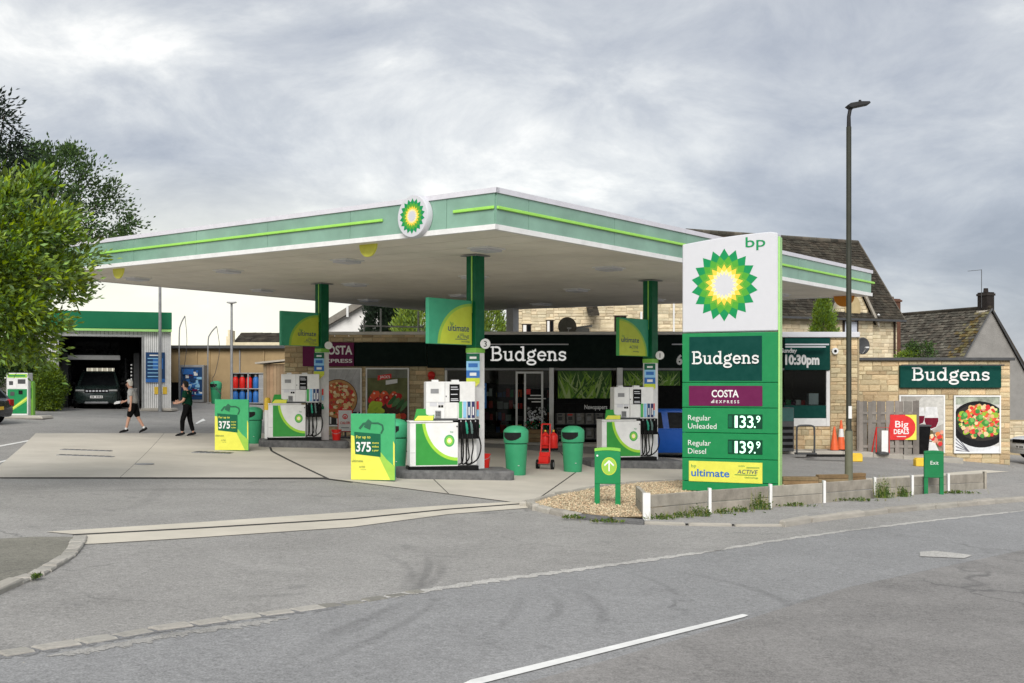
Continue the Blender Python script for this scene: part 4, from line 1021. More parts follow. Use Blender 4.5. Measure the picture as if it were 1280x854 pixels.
q = Vector((WX(224, 58), 58, 0)); q.z = G(q.x, q.y); air_arm(q, WZ(395, 58)-q.z, .5, 'thin hose arm on a pole next to the car wash')
q = Vector((WX(260, 58), 58, 0)); q.z = G(q.x, q.y); air_arm(q, WZ(408, 58)-q.z, .75, 'thin hose arm on a pole beside the distant green bin')
# ---------------------------------------------------------------- stone walling and roofing helpers
def stone_meshes(mat, n=7):
    out = []
    for k in range(n):
        j = lambda a: rnd.uniform(-a, a)
        back = [(0, 1, 0), (1, 1, 0), (1, 1, 1), (0, 1, 1)]
        rim = [(0, .35+j(.15), 0), (1, .35+j(.15), 0), (1, .35+j(.15), 1), (0, .35+j(.15), 1)]
        inn = [(.07+j(.03), j(.2), .16+j(.08)), (.93+j(.03), j(.2), .16+j(.08)), (.93+j(.03), j(.2), .84+j(.08)), (.07+j(.03), j(.2), .84+j(.08)), (.5+j(.2), -.15+j(.25), .5+j(.15))]
        me = bpy.data.meshes.new('stone')
        fs = [(0, 1, 5, 4), (1, 2, 6, 5), (2, 3, 7, 6), (3, 0, 4, 7), (4, 5, 9, 8), (5, 6, 10, 9), (6, 7, 11, 10), (7, 4, 8, 11), (8, 9, 12), (9, 10, 12), (10, 11, 12), (11, 8, 12)]
        me.from_pydata(back+rim+inn, [], fs); me.materials.append(mat); out.append(me)
    return out
ST = stone_meshes(m_stone)
def stone_wall(parent, regs, y, course=.155, lens=(.28, .62), ind=True, mat=m_stone, proud=.03, budget=300, fr=None):
    """coursed rock-faced stones over regions (x0,x1,z0,z1) of a wall face at depth y (world axes or frame fr)"""
    rest = MB(); cnt = 0; inv = mtx(parent).inverted()
    for (x0, x1, z0, z1) in regs:
        n = max(1, round((z1-z0)/course)); hs = [rnd.choice((.7, 1.0, 1.0, 1.3)) for _ in range(n)]; kz = (z1-z0)/sum(hs); z = z0; hh = 0
        for r_ in range(n):
            x = x0; z += hh; hh = hs[r_]*kz; first = True
            while x < x1-.02:
                l = rnd.uniform(*lens)*(.55 if first and r_ % 2 else 1); first = False
                if x1-(x+l) < .16: l = x1-x
                w, h_ = l-.012, hh-.012; d = rnd.uniform(proud*.6, proud*1.2)
                if ind and cnt < budget:
                    o = link('stone', rnd.choice(ST), parent); p = inv @ Vector((x, y-d, z)); o.location = p; o.scale = (w, d+.01, h_); cnt += 1
                else:
                    me = rnd.choice(ST); vs = [(x+v.co.x*w, y-d+v.co.y*(d+.01), z+v.co.z*h_) for v in me.vertices]
                    if fr: vs = [fr(*v) for v in vs]
                    rest.add(vs, [tuple(q.vertices) for q in me.polygons], mat)
                x += l
    if rest.v: rest.build('stone_facing', mat, parent, kind='stuff', world=True)
def roof_tiles(parent, p0, a, s, L, S, row=.28, tw=.32, mat=m_slate, name='roof_tile_courses', moss=None, th=.035):
    """overlapping stone slates: a = unit along eave, s = unit up the slope"""
    a = Vector(a).normalized(); s = Vector(s).normalized(); n = a.cross(s).normalized()
    if n.z < 0: n = -n
    p0 = Vector(p0); mb = MB(); rows = int(S/row)+1
    for r_ in range(rows):
        v0 = r_*row; v1 = min(v0+row*1.35, S); x = -rnd.random()*tw
        while x < L:
            w = tw*rnd.uniform(.6, 1.35); xa, xb = max(x, 0), min(x+w-.012, L); x += w
            if xb-xa < .04 or v0 >= S-.02: continue
            t0 = th*rnd.uniform(.8, 1.7); dv = rnd.uniform(-.03, .03)
            c = [p0+a*xa+s*(v0+dv)+n*(t0+.02), p0+a*xb+s*(v0+dv)+n*(t0+.02+rnd.uniform(-.01, .01)), p0+a*xb+s*v1+n*.012, p0+a*xa+s*v1+n*.012]
            c2 = [p0+a*xa+s*(v0+dv)+n*.0, p0+a*xb+s*(v0+dv)+n*.0]
            m_ = mat
            if moss and moss((xa+xb)/2/L, (v0+v1)/2/S) > rnd.random(): m_ = m_moss
            mb.add(c+c2, [(0, 1, 2, 3), (0, 4, 5, 1), (0, 3, 4), (1, 5, 2)], m_)
    return mb.build(name, mat, parent, kind='stuff', world=True)

# ---------------------------------------------------------------- the shop
YS = 38.5
X_ = lambda px: WX(px, YS)
Z_ = lambda py: WZ(py, YS)
shop = thing('shop', 'low honey stone shop with a dark green fascia behind the pumps', 'shop', (0, YS, G(0, YS)))
def sb(name, mat, px0, px1, y0, y1, pyb, pyt, parent=shop, bev=0, **kw):
    return MB().box(X_(px0), X_(px1), YS+y0, YS+y1, Z_(pyb), Z_(pyt)).build(name, mat, parent, world=True, bev=bev, **kw)
ZR = Z_(420)
# shell: back, sides, floor, roof
MB().box(X_(356), X_(1072), YS+7.9, YS+8.1, -.5, ZR-.3).build('back_wall', m_mortar, shop, world=True)
MB().box(X_(356), X_(556), YS+.0, YS+.25, -.2, ZR-.02).box(X_(356)-.0, X_(356)+.25, YS+.252, YS+7.9, -.2, ZR-.3).build('wall', m_mortar, shop, world=True)
MB().box(X_(1037), X_(1072), YS+.0, YS+.3, -.8, ZR-.02).box(X_(1072)-.25, X_(1072), YS+.302, YS+7.9, -.8, ZR-.3).box(X_(980), X_(1036.9), YS+.0, YS+.25, -.8, Z_(533)).build('wall', m_mortar, shop, world=True)
MB().box(X_(357), X_(1071), YS+.05, YS+8.0, ZR-.29, ZR-.05).build('flat_roof', m_darkgrey, shop, world=True)
fl = MB()
for i in range(int(X_(556)), int(X_(1071))): fl.add([(i, YS+.1, G(i, YS)+.06), (i+1, YS+.1, G(i+1, YS)+.06), (i+1, YS+7.9, G(i+1, YS)+.06), (i, YS+7.9, G(i, YS)+.06)], [(0, 1, 2, 3)])
fl.build('shop_floor', m_darkgrey, shop, world=True)
stone_wall(shop, [(X_(356), X_(385), Z_(562), Z_(417.5)), (X_(385), X_(533), Z_(427.5), Z_(417.5)), (X_(452.5), X_(457.5), Z_(556), Z_(458)), (X_(511.5), X_(556), Z_(560), Z_(458)), (X_(385), X_(406), Z_(560), Z_(458)),
                  (X_(406), X_(452.5), Z_(560), Z_(533)), (X_(457.5), X_(511.5), Z_(562), Z_(541)), (X_(1038), X_(1072), Z_(576), Z_(421)), (X_(985), X_(1038), Z_(576), Z_(533))], YS, .15, (.25, .5))
MB().box(X_(356)-.05, X_(900), YS-.12, YS+.3, Z_(418.6), Z_(414.8)).build('coping', m_coping, shop, world=True, bev=.015)
MB().box(X_(900)+.005, X_(1072)+.04, YS-.14, YS+.3, Z_(422), Z_(415.2)).build('coping', m_silver, shop, world=True, bev=.015)
# fascia boards
f1 = sb('fascia_board', m_shopdark, 443.4, 534, -.10, -.0, 458, 428.2, bev=.01)
fc = sb('coffee_board', m_purple, 379, 443, -.12, -.0, 458, 428.2, bev=.01)
mb = MB(YS-.121); mb.text('COSTA', X_(441.0), Z_(443), .30, m_white, width=1.08, bold=.03, align='r'); mb.text('EXPRESS', X_(441.0), Z_(453.5), .13, m_white, width=1.1, bold=.02, align='r'); mb.build('lettering', None, fc, world=True)
f2 = sb('fascia_board', m_shopdark, 534.4, 979.5, -.10, .1, 460, 419.0, bev=.01)
f3 = sb('fascia_board', m_shopgreen, 980, 1036.5, -.12, .1, 462.8, 423.2, bev=.01)
mb = MB(YS-.101); slab_word(mb, X_(613.5), Z_(451), Z_(433.5)-Z_(451.0), X_(707)-X_(613.5), m_letterglow); mb.build('lettering', None, f2, world=True)
mb = MB(YS-.101); mb.text('6:30am', X_(845), Z_(455.5), .33, m_white, width=1.2, bold=.045)
mb.build('lettering', None, f2, world=True)
mb = MB(YS-.121); mb.text('10:30pm', X_(1023), Z_(455.5), .33, m_white, width=1.17, bold=.045, align='r'); mb.text('Sunday', X_(995), Z_(441), .15, m_white, width=.55, bold=.03, align='r'); mb.build('lettering', None, f3, world=True)
for a, b in ((608, 710), (838, 860)):
    MB().tube([(X_(a), YS-.35, Z_(431)), (X_(b), YS-.35, Z_(431))], .022, 6).box(X_(a)+.1, X_(a)+.13, YS-.35, YS-.1, Z_(431)-.01, Z_(431)+.02).box(X_(b)-.13, X_(b)-.1, YS-.35, YS-.1, Z_(431)-.01, Z_(431)+.02).build('trough_light', m_silver, f2, world=True)
for py, b in ((431, 1032), (434, 1028)):
    MB().box(X_(978), X_(b), YS-.42, YS-.36, Z_(py)-.03, Z_(py)+.02).box(X_(1000), X_(1001), YS-.36, YS-.12, Z_(py)-.02, Z_(py)+.01).build('trough_light', m_silver, f3, world=True)
# shopfront frames
MB().box(X_(556), X_(559), YS-.02, YS+.1, Z_(560), Z_(460)).build('mullion', m_alu, shop, world=True)
for a, b, top in ((644.5, 647, 466), (655, 657.5, 466), (676.5, 679, 466)):
    MB().box(X_(a), X_(b), YS-.03, YS+.05, Z_(553), Z_(top)).build('door_frame', m_alu, shop, world=True)
MB().box(X_(644.5), X_(679), YS-.032, YS+.052, Z_(467), Z_(464.5)).build('door_head', m_alu, shop, world=True)
MB().box(X_(686.5), X_(692), YS-.12, YS+.1, Z_(556), Z_(460)).build('pillar', m_offwhite, shop, world=True)
MB().box(X_(771), X_(778), YS-.12, YS+.1, Z_(560), Z_(460)).build('pillar', m_offwhite, shop, world=True)
MB().box(X_(556), X_(980), YS-.06, YS+.06, Z_(463), Z_(460.2)).build('window_head', m_grey, shop, world=True)
MB().box(X_(559), X_(644), YS+.0, YS+.012, Z_(553), Z_(463)).box(X_(679), X_(686), YS, YS+.012, Z_(553), Z_(463)).build('window_glass', m_glass, shop, world=True)
dg = MB().box(X_(657.5), X_(676.5), YS+.0, YS+.012, Z_(553), Z_(467)).build('door', m_glass, shop, world=True)
MB().box(X_(649), X_(650), YS-.08, YS-.04, Z_(520), Z_(490)).build('door_handle', m_black, dg, world=True)
mb = MB(YS-.004)
mb.rect(X_(658.5), X_(684), Z_(527), Z_(487), m_grilledark)
for i, w_ in enumerate((.45, .62, .36)): mb.rect(X_(671)-w_/2, X_(671)+w_/2, Z_(495+i*4), Z_(495+i*4)+.035, m_offwhite)
mb.rect(X_(658), X_(663), Z_(493), Z_(486.5), m_redprint)
for i in range(60): mb.disc(X_(rnd.uniform(659, 683)), Z_(rnd.uniform(509, 525)), rnd.uniform(.02, .05), rnd.choice((m_grey, m_darkgrey, m_silver, m_galv)), 7)
mb.nl = min(mb.nl, 80); mb.build('door_poster', None, dg, world=True)
# blue sign on a post inside the entrance and interior shelves
t = thing('hanging_sign', 'small blue vertical sign just right of the nearest pump column', 'sign', (X_(605), YS-.6, Z_(510)))
box('panel', t, m_midblue, -.10, .10, -.02, .02, .0, .85, bev=.01); mb = MB(-.021); mb.rect(-.05, .05, .2, .62, m_skyblue); mb.disc(.0, .72, .05, m_white, 12); mb.build('print', None, t); box('bracket', t, m_darkgrey, -.02, .02, .02, .6, .8, .83)
shelfcols = [m_red, m_yellowpaint, m_darkgrey, m_midblue, m_offwhite, m_orange, m_leafgreen, m_purple]
sgroup = 'shelving units inside the shop'
for i, (px, dy, hh, lb) in enumerate(((592, 1.0, 1.9, 'dark shelving full of goods seen through the left of the entrance'), (630, 1.5, 1.9, 'dark shelving full of goods seen beside the entrance door'), (668, 2.4, 1.8, 'shelving seen through the glazed shop door'), (1000, 1.3, 1.7, 'shelving with goods behind the right-hand shop window'))):
    x = X_(px); g = G(x, YS)+.06; t = thing('shop_shelf', lb, 'shelves', (x, YS+dy, g), 0, sgroup)
    box('frame', t, m_grilledark, -.75, .75, .15, .4, 0, hh)
    for k in range(4):
        box('shelf', t, m_grilledark, -.75, .75, -.2, .149, .15+k*.42, .18+k*.42); xx = -.72
        while xx < .6:
            w_ = rnd.uniform(.08, .22); h_ = rnd.uniform(.15, .32); MB().box(xx, xx+w_, -.15, .1, .181+k*.42, .18+k*.42+h_).build('goods', rnd.choice(shelfcols), t); xx += w_+.02
# printed grass windows
def grass_print(px0, px1, py0, py1, n, nm):
    x0, x1, z0, z1 = X_(px0), X_(px1), Z_(py1), Z_(py0)
    fr_ = MB().box(x0-.06, x1+.06, YS-.01, YS+.08, z0-.06, z1+.02).build('window_frame', m_grilledark, shop, world=True)
    mb = MB(YS-.012); mb.rect(x0, x1, z0, z1, m_grassdark); base = mb.nl
    gs = [m_grass1, m_grass2, m_grass3, m_grassdark, m_grass2]
    for i in range(n):
        bx = rnd.uniform(x0, x1); tip = bx+rnd.gauss(0, .5); h_ = (z1-z0)*rnd.uniform(.5, 1.15); w_ = rnd.uniform(.02, .06)
        cl = lambda v: max(x0, min(x1, v))
        zt = min(z1, z0+h_); mb.nl = base+i % 40
        mb.flat([(cl(bx-w_), z0), (cl(bx+w_), z0), (cl((bx+tip)/2+w_*.8), z0+(zt-z0)*.55), (cl(tip), zt), (cl((bx+tip)/2-w_*.6), z0+(zt-z0)*.55)], rnd.choice(gs))
    mb.build('grass_print', None, fr_, world=True)
m_grassdark = M('grass_print_dark', (.03, .10, .008), .4, .2); m_grass1 = M('grass_print_mid', (.12, .27, .02), .4, .1); m_grass2 = M('grass_print_light', (.20, .36, .04), .4, .1, spec=.2); m_grass3 = M('grass_print_pale', (.34, .46, .17), .4, .1)
grass_print(697.5, 764, 463.5, 498, 90, 0); grass_print(779.5, 850, 463.5, 482, 70, 1)
sb('stall_riser', m_grilledark, 692.2, 771, -.01, .1, 556, 499.9); sb('stall_riser', m_grilledark, 778.2, 979.5, -.008, .1, 566, 483.5)
# newspaper rack
x0, x1 = X_(694), X_(769)
t = thing('newspaper_rack', 'black newspaper rack with rows of papers below the grass picture', 'rack', ((x0+x1)/2, YS-.16, G((x0+x1)/2, YS)+.02))
h0 = Z_(512)-t.location.z; W = (x1-x0)/2
mb = MB(); mb.box(-W, W, -.02, .14, .15, h0+.22); bk = mb.build('back_panel', m_grilledark, t)
mb = MB(-.022); mb.text('Newspapers', .35, h0+.02, .15, m_white, width=.78, bold=.02, align='c'); mb.build('lettering', None, bk)
for r_ in range(2):
    z = h0-.05-.43-r_*.50
    box('shelf', t, m_darkgrey, -W, W, -.22, -.021, z-.03, z)
    for k in range(6):
        xx = -W+.05+k*(2*W-.1)/6; ww = (2*W-.1)/6-.05
        box('divider', t, m_darkgrey, xx-.035, xx-.02, -.22, -.021, z, z+.36)
        pa = MB().add([(xx, -.18, z+.002), (xx+ww, -.18, z+.002), (xx+ww, -.05, z+.36), (xx, -.05, z+.36), (xx, -.15, z+.002), (xx+ww, -.15, z+.002), (xx+ww, -.03, z+.36), (xx, -.03, z+.36)], [(0, 1, 2, 3), (7, 6, 5, 4), (0, 4, 5, 1), (2, 6, 7, 3), (1, 5, 6, 2), (0, 3, 7, 4)]).build('newspaper', M('newsprint', (.20, .195, .18), .8, .2, 14), t)
        mb = MB()
        for q in range(3):
            fz = [.28, .12, .05][q]; xa = xx+.03+rnd.random()*.04; xb = xx+ww-.04-rnd.random()*ww*.4; yb = -.18+.13*fz/.36-.004; yt = -.18+.13*min(.35, fz+[.05, .12, .03][q])/.36-.004
            mb.add([(xa, yb, z+fz), (xb, yb, z+fz), (xb, yt, z+fz+[.05, .12, .03][q]), (xa, yt, z+fz+[.05, .12, .03][q])], [(0, 1, 2, 3)], rnd.choice((m_darkgrey, m_grey, m_redprint if rnd.random() < .3 else m_darkgrey)))
        mb.build('headline', None, pa)
# right-hand window
wf = MB().box(X_(1032.5), X_(1037), YS-.05, YS+.1, Z_(533), Z_(463.2)).box(X_(980), X_(1032.4), YS-.05, YS+.1, Z_(533), Z_(523)).build('window_frame', m_white, shop, world=True, bev=.01)
MB().box(X_(980), X_(1032.4), YS+.0, YS+.02, Z_(506.6), Z_(463.2)).build('window_glass', m_glass, wf, world=True)
MB().box(X_(980), X_(1032.4), YS-.03, YS+.06, Z_(522.8), Z_(507)).build('window_panel', m_shopgreen, shop, world=True)
MB().box(X_(1014), X_(1026), YS+.3, YS+.6, Z_(506), Z_(492)).build('till', m_silver, shop, world=True)
MB().box(X_(980), X_(1032), YS+.25, YS+.7, Z_(508), Z_(506.5)).build('window_counter', m_darkgrey, shop, world=True)
t = thing('security_camera', 'small round white camera on the stone pier right of the opening hours', 'camera', (X_(1043), YS-.06, Z_(439)))
MB().lathe([(.11, -.06), (.11, .06)], n=16).build('housing', m_white, t).rotation_euler = (R(90), 0, 0); MB().lathe([(.05, .062), (.05, .075)], n=12).build('lens', m_black, t).rotation_euler = (R(90), 0, 0)
t = thing('alarm_bell', 'round red alarm bell on the stone wall above the nearest pump', 'bell', (X_(539.5), YS-.08, Z_(469)))
o = MB().lathe([(.13, -.05), (.13, .02), (.10, .06), (.02, .08)], n=18).build('gong', m_red, t, smooth=True); o.rotation_euler = (R(90), 0, 0); box('mount', t, m_red, -.10, .10, .0, .07, -.16, .10)
# step in front of the shop
for i in range(int(X_(560)), int(X_(985))+1):
    g = G(i+.5, YS-1); MB().box(i+.004, i+.996, YS-1.2, YS-.02, g-.1, g+.09).build('paving_slab', m_concrete, shop, world=True, bev=.01)
pav = thing('shop_pavement', None, None, kind='structure')
for i in range(int(X_(985))+1, int(X_(1150))+1):
    g = G(i+.5, YS-1); MB().box(i+.004, i+.996, YS-1.3, YS-.1, g-.2, g+.14).build('kerb_stone', m_kerb, pav, bev=.012)

# ---------------------------------------------------------------- posters
def poster(px0, px1, py0, py1, y, lab, art, frame=m_white):
    x0, x1, z0, z1 = X_(px0), X_(px1), Z_(py1), Z_(py0)
    t = thing('poster', lab, 'poster', ((x0+x1)/2, YS+y, z0), 0, 'large food posters on the shop walls')
    w, h = x1-x0, z1-z0
    box('backing', t, m_offwhite, -w/2, w/2, -.03, .02, 0, h)
    for a, b, c, d in ((-w/2, -w/2+.05, 0, h), (w/2-.05, w/2, 0, h), (-w/2+.051, w/2-.051, 0, .05), (-w/2+.051, w/2-.051, h-.05, h)): box('frame', t, frame, a, b, -.055, -.031, c, d)
    mb = MB(-.0305); art(mb, -w/2+.05, w/2-.05, .05, h-.05); 
    k = .02/max(mb.nl, 1)/.0012
    mb.v = [(x, -.0305+(yy+.0305)*min(1, k), z) for x, yy, z in mb.v]
    mb.build('print', None, t)
pc = lambda n, c, v=.15, sc=8: M('print_'+n, c, .5, v, sc, spec=.15)
def clampd(mb, cx, cz, r, mat, x0, x1, z0, z1, n=14, q=1, rot=0):
    pts = [(max(x0, min(x1, cx+r*(math.cos(t)*math.cos(rot)-q*math.sin(t)*math.sin(rot)))), max(z0, min(z1, cz+r*(math.cos(t)*math.sin(rot)+q*math.sin(t)*math.cos(rot))))) for t in [2*math.pi*k/n for k in range(n)]]
    mb.flat(pts, mat)
def blob(mb, cx, cz, r, mat, b, n=11, q=1, rot=None):
    rot = rnd.random()*6 if rot is None else rot
    pts = []
    for k in range(n):
        t = 2*math.pi*k/n; rr = r*rnd.uniform(.8, 1.15); x = rr*math.cos(t); z = rr*q*math.sin(t)
        pts.append((max(b[0], min(b[1], cx+x*math.cos(rot)-z*math.sin(rot))), max(b[2], min(b[3], cz+x*math.sin(rot)+z*math.cos(rot)))))
    mb.flat(pts, mat)
def art_pizza(mb, *b):
    x0, x1, z0, z1 = b; mb.rect(*b, pc('greywood', (.40, .40, .41), .25, 3))
    for i in range(7):
        xa = x0+(x1-x0)*(.3+.2*i); mb.flat([(min(x1, xa), z1), (min(x1, xa+.012), z1), (max(x0, min(x1, xa-.75)), z0+.45), (max(x0, min(x1, xa-.762)), z0+.45)], pc('woodgap', (.27, .27, .28)))
    mb.rect(x0, x1, z0, z0+.45, pc('blackcloth', (.03, .03, .03)))
    for i in range(10): xa = x0+(x1-x0)*i/10; mb.rect(xa, xa+.05, z0+.04, z0+.44, m_offwhite) if i % 2 else None
    cx, cz, r = x0+(x1-x0)*.34, z0+(z1-z0)*.47, (x1-x0)*.56
    clampd(mb, cx, cz, r*1.04, pc('board', (.10, .05, .03)), *b, n=30); clampd(mb, cx, cz, r, pc('crust', (.46, .25, .10)), *b, n=30); clampd(mb, cx, cz, r*.86, pc('sauce', (.50, .13, .05)), *b, n=30)
    for i in range(110):
        a = rnd.random()*6.28; d = r*.84*math.sqrt(rnd.random()); c, s = rnd.choice(((m_redprint, .06), (pc('cheese', (.72, .52, .25)), .07), (pc('cheesepale', (.80, .66, .42)), .06), (pc('salami', (.38, .07, .05)), .055), (pc('basil', (.06, .18, .03)), .03)))
        blob(mb, cx+d*math.cos(a), cz+d*math.sin(a), s*rnd.uniform(.6, 1.3), c, b)
def art_veg(mb, *b):
    x0, x1, z0, z1 = b; W = x1-x0; Hh = z1-z0
    mb.rect(*b, pc('olive', (.10, .10, .055), .3, 2)); mb.rect(x0, x1, z0+Hh*.5, z1, pc('blurgreen', (.12, .13, .055), .4, 2)); mb.rect(x0, x1, z0+Hh*.86, z1, pc('blurgrey', (.16, .17, .14), .3, 2))
    z0 += Hh*.10; b = (x0, x1, z0-Hh*.10, z1)
    clampd(mb, x0+W*.5, z0+Hh*.22, W*.52, pc('basket', (.07, .04, .025), .3, 20), *b, q=.55, n=24)
    for i in range(9): blob(mb, x0+W*(.12+.085*i*.9), z0+Hh*(.42+.07*math.sin(i*1.9)), W*.125, (m_redprint, pc('tomato', (.70, .10, .04)), pc('tomatodark', (.42, .02, .02)))[i % 3], b, q=.85); mb.disc(x0+W*(.10+.085*i*.9), z0+Hh*(.45+.07*math.sin(i*1.9)), W*.025, pc('glint', (.85, .55, .45)), 8)
    for i in range(14): blob(mb, x0+W*rnd.uniform(.05, .36), z0+Hh*rnd.uniform(.16, .34), W*.09, rnd.choice((pc('lettuce', (.40, .55, .05)), pc('lettuce2', (.28, .44, .04)))), b)
    for i in range(4): blob(mb, x0+W*(.62+.1*i), z0+Hh*(.40-.03*i), W*.16, (pc('cucumber', (.05, .13, .05)), pc('cucumber2', (.10, .22, .09)))[i % 2], b, q=.35, rot=.9)
    for i in range(6): blob(mb, x0+W*(.3+.12*i), z0+Hh*.14, W*.08, (pc('carrot', (.65, .20, .06)), pc('pepper', (.5, .05, .03)))[i % 2], b)
    mb.flat([(x0+W*.26, z1-Hh*.18), (x0+W*.60, z1-Hh*.14), (x0+W*.60, z1-Hh*.07), (x0+W*.26, z1-Hh*.10)], m_redprint); mb.text("JACK'S", x0+W*.44, z1-Hh*.142, .09, m_white, align='c', width=W*.25, bold=.02)
    mb.flat([(x0+W*.46, z1-Hh*.25), (x0+W*.75, z1-Hh*.22), (x0+W*.75, z1-Hh*.155), (x0+W*.46, z1-Hh*.18)], m_offwhite)
def art_wine(mb, *b):
    x0, x1, z0, z1 = b; W = x1-x0; Hh = z1-z0
    mb.rect(*b, pc('warmgrey', (.34, .32, .29), .3, 3)); mb.rect(x0, x1, z0, z0+Hh*.35, pc('table', (.20, .16, .13), .4, 5)); clampd(mb, x0+W*.75, z0+Hh*.75, W*.4, pc('blurpale', (.50, .49, .46)), *b)
    for cx, cz, s in ((x0+W*.44, z0+Hh*.60, .85), (x0+W*.72, z0+Hh*.55, 1.1)):
        r = W*.16*s; gp = pc('glassedge', (.62, .62, .62)); wn = pc('wine', (.14, .005, .02))
        mb.flat([(cx-r*.75, cz+r*1.9), (cx+r*.75, cz+r*1.9), (cx+r, cz), (cx+r*.7, cz-r*.8), (cx, cz-r*1.1), (cx-r*.7, cz-r*.8), (cx-r, cz)], gp)
        mb.flat([(cx-r*.9, cz+r*.45), (cx+r*.9, cz+r*.45), (cx+r*.93, cz), (cx+r*.62, cz-r*.75), (cx, cz-r), (cx-r*.62, cz-r*.75), (cx-r*.93, cz)], wn)
        mb.rect(cx-.02, cx+.02, cz-r*2.6, cz-r*1.05, gp); mb.flat([(cx-r*.7, cz-r*2.6), (cx+r*.7, cz-r*2.6), (cx+r*.1, cz-r*2.4), (cx-r*.1, cz-r*2.4)], gp)
    for i in range(26): blob(mb, x0+W*rnd.uniform(.5, .98), z0+Hh*rnd.uniform(.12, .36), W*.055, rnd.choice((pc('carrot', (.65, .20, .06)), pc('ham', (.60, .28, .2)), m_redprint, pc('olivefood', (.12, .10, .05)), pc('cheesepale', (.80, .66, .42)))), b)
    mb.flat([(x0+W*.42, z0), (x0+W*.9, z0), (x0+W*.8, z0+Hh*.16), (x0+W*.5, z0+Hh*.2)], m_offwhite)
def art_pan(mb, *b):
    x0, x1, z0, z1 = b; W = x1-x0; Hh = z1-z0
    mb.rect(*b, pc('palewood', (.52, .51, .49), .2, 3)); mb.rect(x0, x1, z1-Hh*.14, z1, pc('blurgreengrey', (.30, .33, .27), .4, 4))
    mb.flat([(x0, z0), (x1, z0), (x1, z0+Hh*.10), (x0+W*.5, z0+Hh*.12), (x0, z0+Hh*.45)], pc('cloth', (.62, .63, .65), .2, 3))
    for i in range(5): mb.flat([(x0, z0+Hh*(.02+.07*i)), (x0+W*.30, z0), (x0+W*.33, z0), (x0, z0+Hh*(.04+.07*i))], pc('clothstripe', (.10, .10, .12)))
    clampd(mb, x0+W*.55, z0+Hh*.50, W*.66, pc('pan', (.008, .008, .009)), *b, n=34, q=.80, rot=-.12); clampd(mb, x0+W*.56, z0+Hh*.535, W*.58, pc('panin', (.03, .027, .024)), *b, n=34, q=.72, rot=-.12)
    for i in range(230):
        a = rnd.random()*6.28; d = math.sqrt(rnd.random()); c = rnd.choice((m_redprint, pc('tomato', (.70, .10, .04)), pc('pasta', (.66, .42, .17)), pc('pasta2', (.74, .56, .30)), pc('lettuce2', (.28, .44, .04)), pc('broccoli', (.06, .24, .05)), pc('ham', (.60, .28, .2))))
        blob(mb, x0+W*.58+W*.52*d*math.cos(a), z0+Hh*.56+W*.36*d*math.sin(a), W*rnd.uniform(.03, .065), c, b)
    for x, z in ((.36, .56), (.68, .52), (.78, .40), (.55, .62), (.2, .66)): blob(mb, x0+W*x, z0+Hh*z, W*.085, pc('broccoli', (.06, .24, .05)), b); blob(mb, x0+W*(x+.02), z0+Hh*(z+.02), W*.05, pc('broccoli2', (.16, .42, .10)), b)
poster(406.5, 452.5, 460, 533, -.03, 'pizza poster on the shop wall left of the vegetable poster', art_pizza)
poster(457.5, 511.5, 460, 541, -.03, 'poster of red tomatoes and lettuce on the shop wall behind the front bin', art_veg)

# ---------------------------------------------------------------- low annex on the right
an = thing('shop_annex', 'low flat roofed stone annex with posters, right of the tall lamp post', 'building', (X_(1170), YS, G(X_(1170), YS)))
XR = X_(1269); x0 = X_(1072)+.01
MB().box(x0, XR-.002, YS+.4, YS+.6, -1.4, Z_(449)).box(XR-.3, XR-.02, YS+.601, YS+6, -1.4, Z_(449.5)).build('wall', m_mortar, an, world=True)
YA = YS+.4
stone_wall(an, [(x0, X_(1128), Z_(578), Z_(451)), (X_(1128), X_(1256), Z_(493.5), Z_(486)), (X_(1128), X_(1256), Z_(456.5), Z_(451)), (X_(1186), X_(1197), Z_(568), Z_(493.5)), (X_(1128), X_(1256), Z_(586), Z_(567.5)), (X_(1256), XR, Z_(590), Z_(451))], YA, .165, (.2, .66))
MB().box(x0, XR+.12, YS+.25, YS+6, Z_(450.5), Z_(446.8)).build('roof_edge', m_darkgrey, an, world=True, bev=.01)
MB().box(X_(1072)-.0, X_(1072)+.05, YS-.02, YS+.38, -1.4, Z_(421)).build('corner_stone', m_mortar, an, world=True)
sg = MB().box(X_(1128.5), X_(1256), YA-.14, YA-.0, Z_(485), Z_(457)).build('name_board', m_shopgreen, an, world=True, bev=.015)
mb = MB(YA-.141); slab_word(mb, X_(1143.5), Z_(475.5), Z_(459.5)-Z_(475.5), X_(1240)-X_(1143.5), m_white); mb.build('lettering', None, sg, world=True)
MB().tube([(X_(1128), YA-.3, Z_(456.5)), (X_(1257), YA-.3, Z_(456.5))], .025, 6).box(X_(1150), X_(1151), YA-.3, YA-.0, Z_(456.5)-.01, Z_(456.5)+.02).box(X_(1230), X_(1231), YA-.3, YA-.0, Z_(456.5)-.01, Z_(456.5)+.02).build('trough_light', m_darkgrey, sg, world=True)
poster(1128, 1185.5, 494, 567, .35, 'poster of wine glasses, half hidden by the timber fence', art_wine)
poster(1197, 1256, 494.5, 567.5, .35, 'poster of a black pan full of pasta on the right-hand annex wall', art_pan)
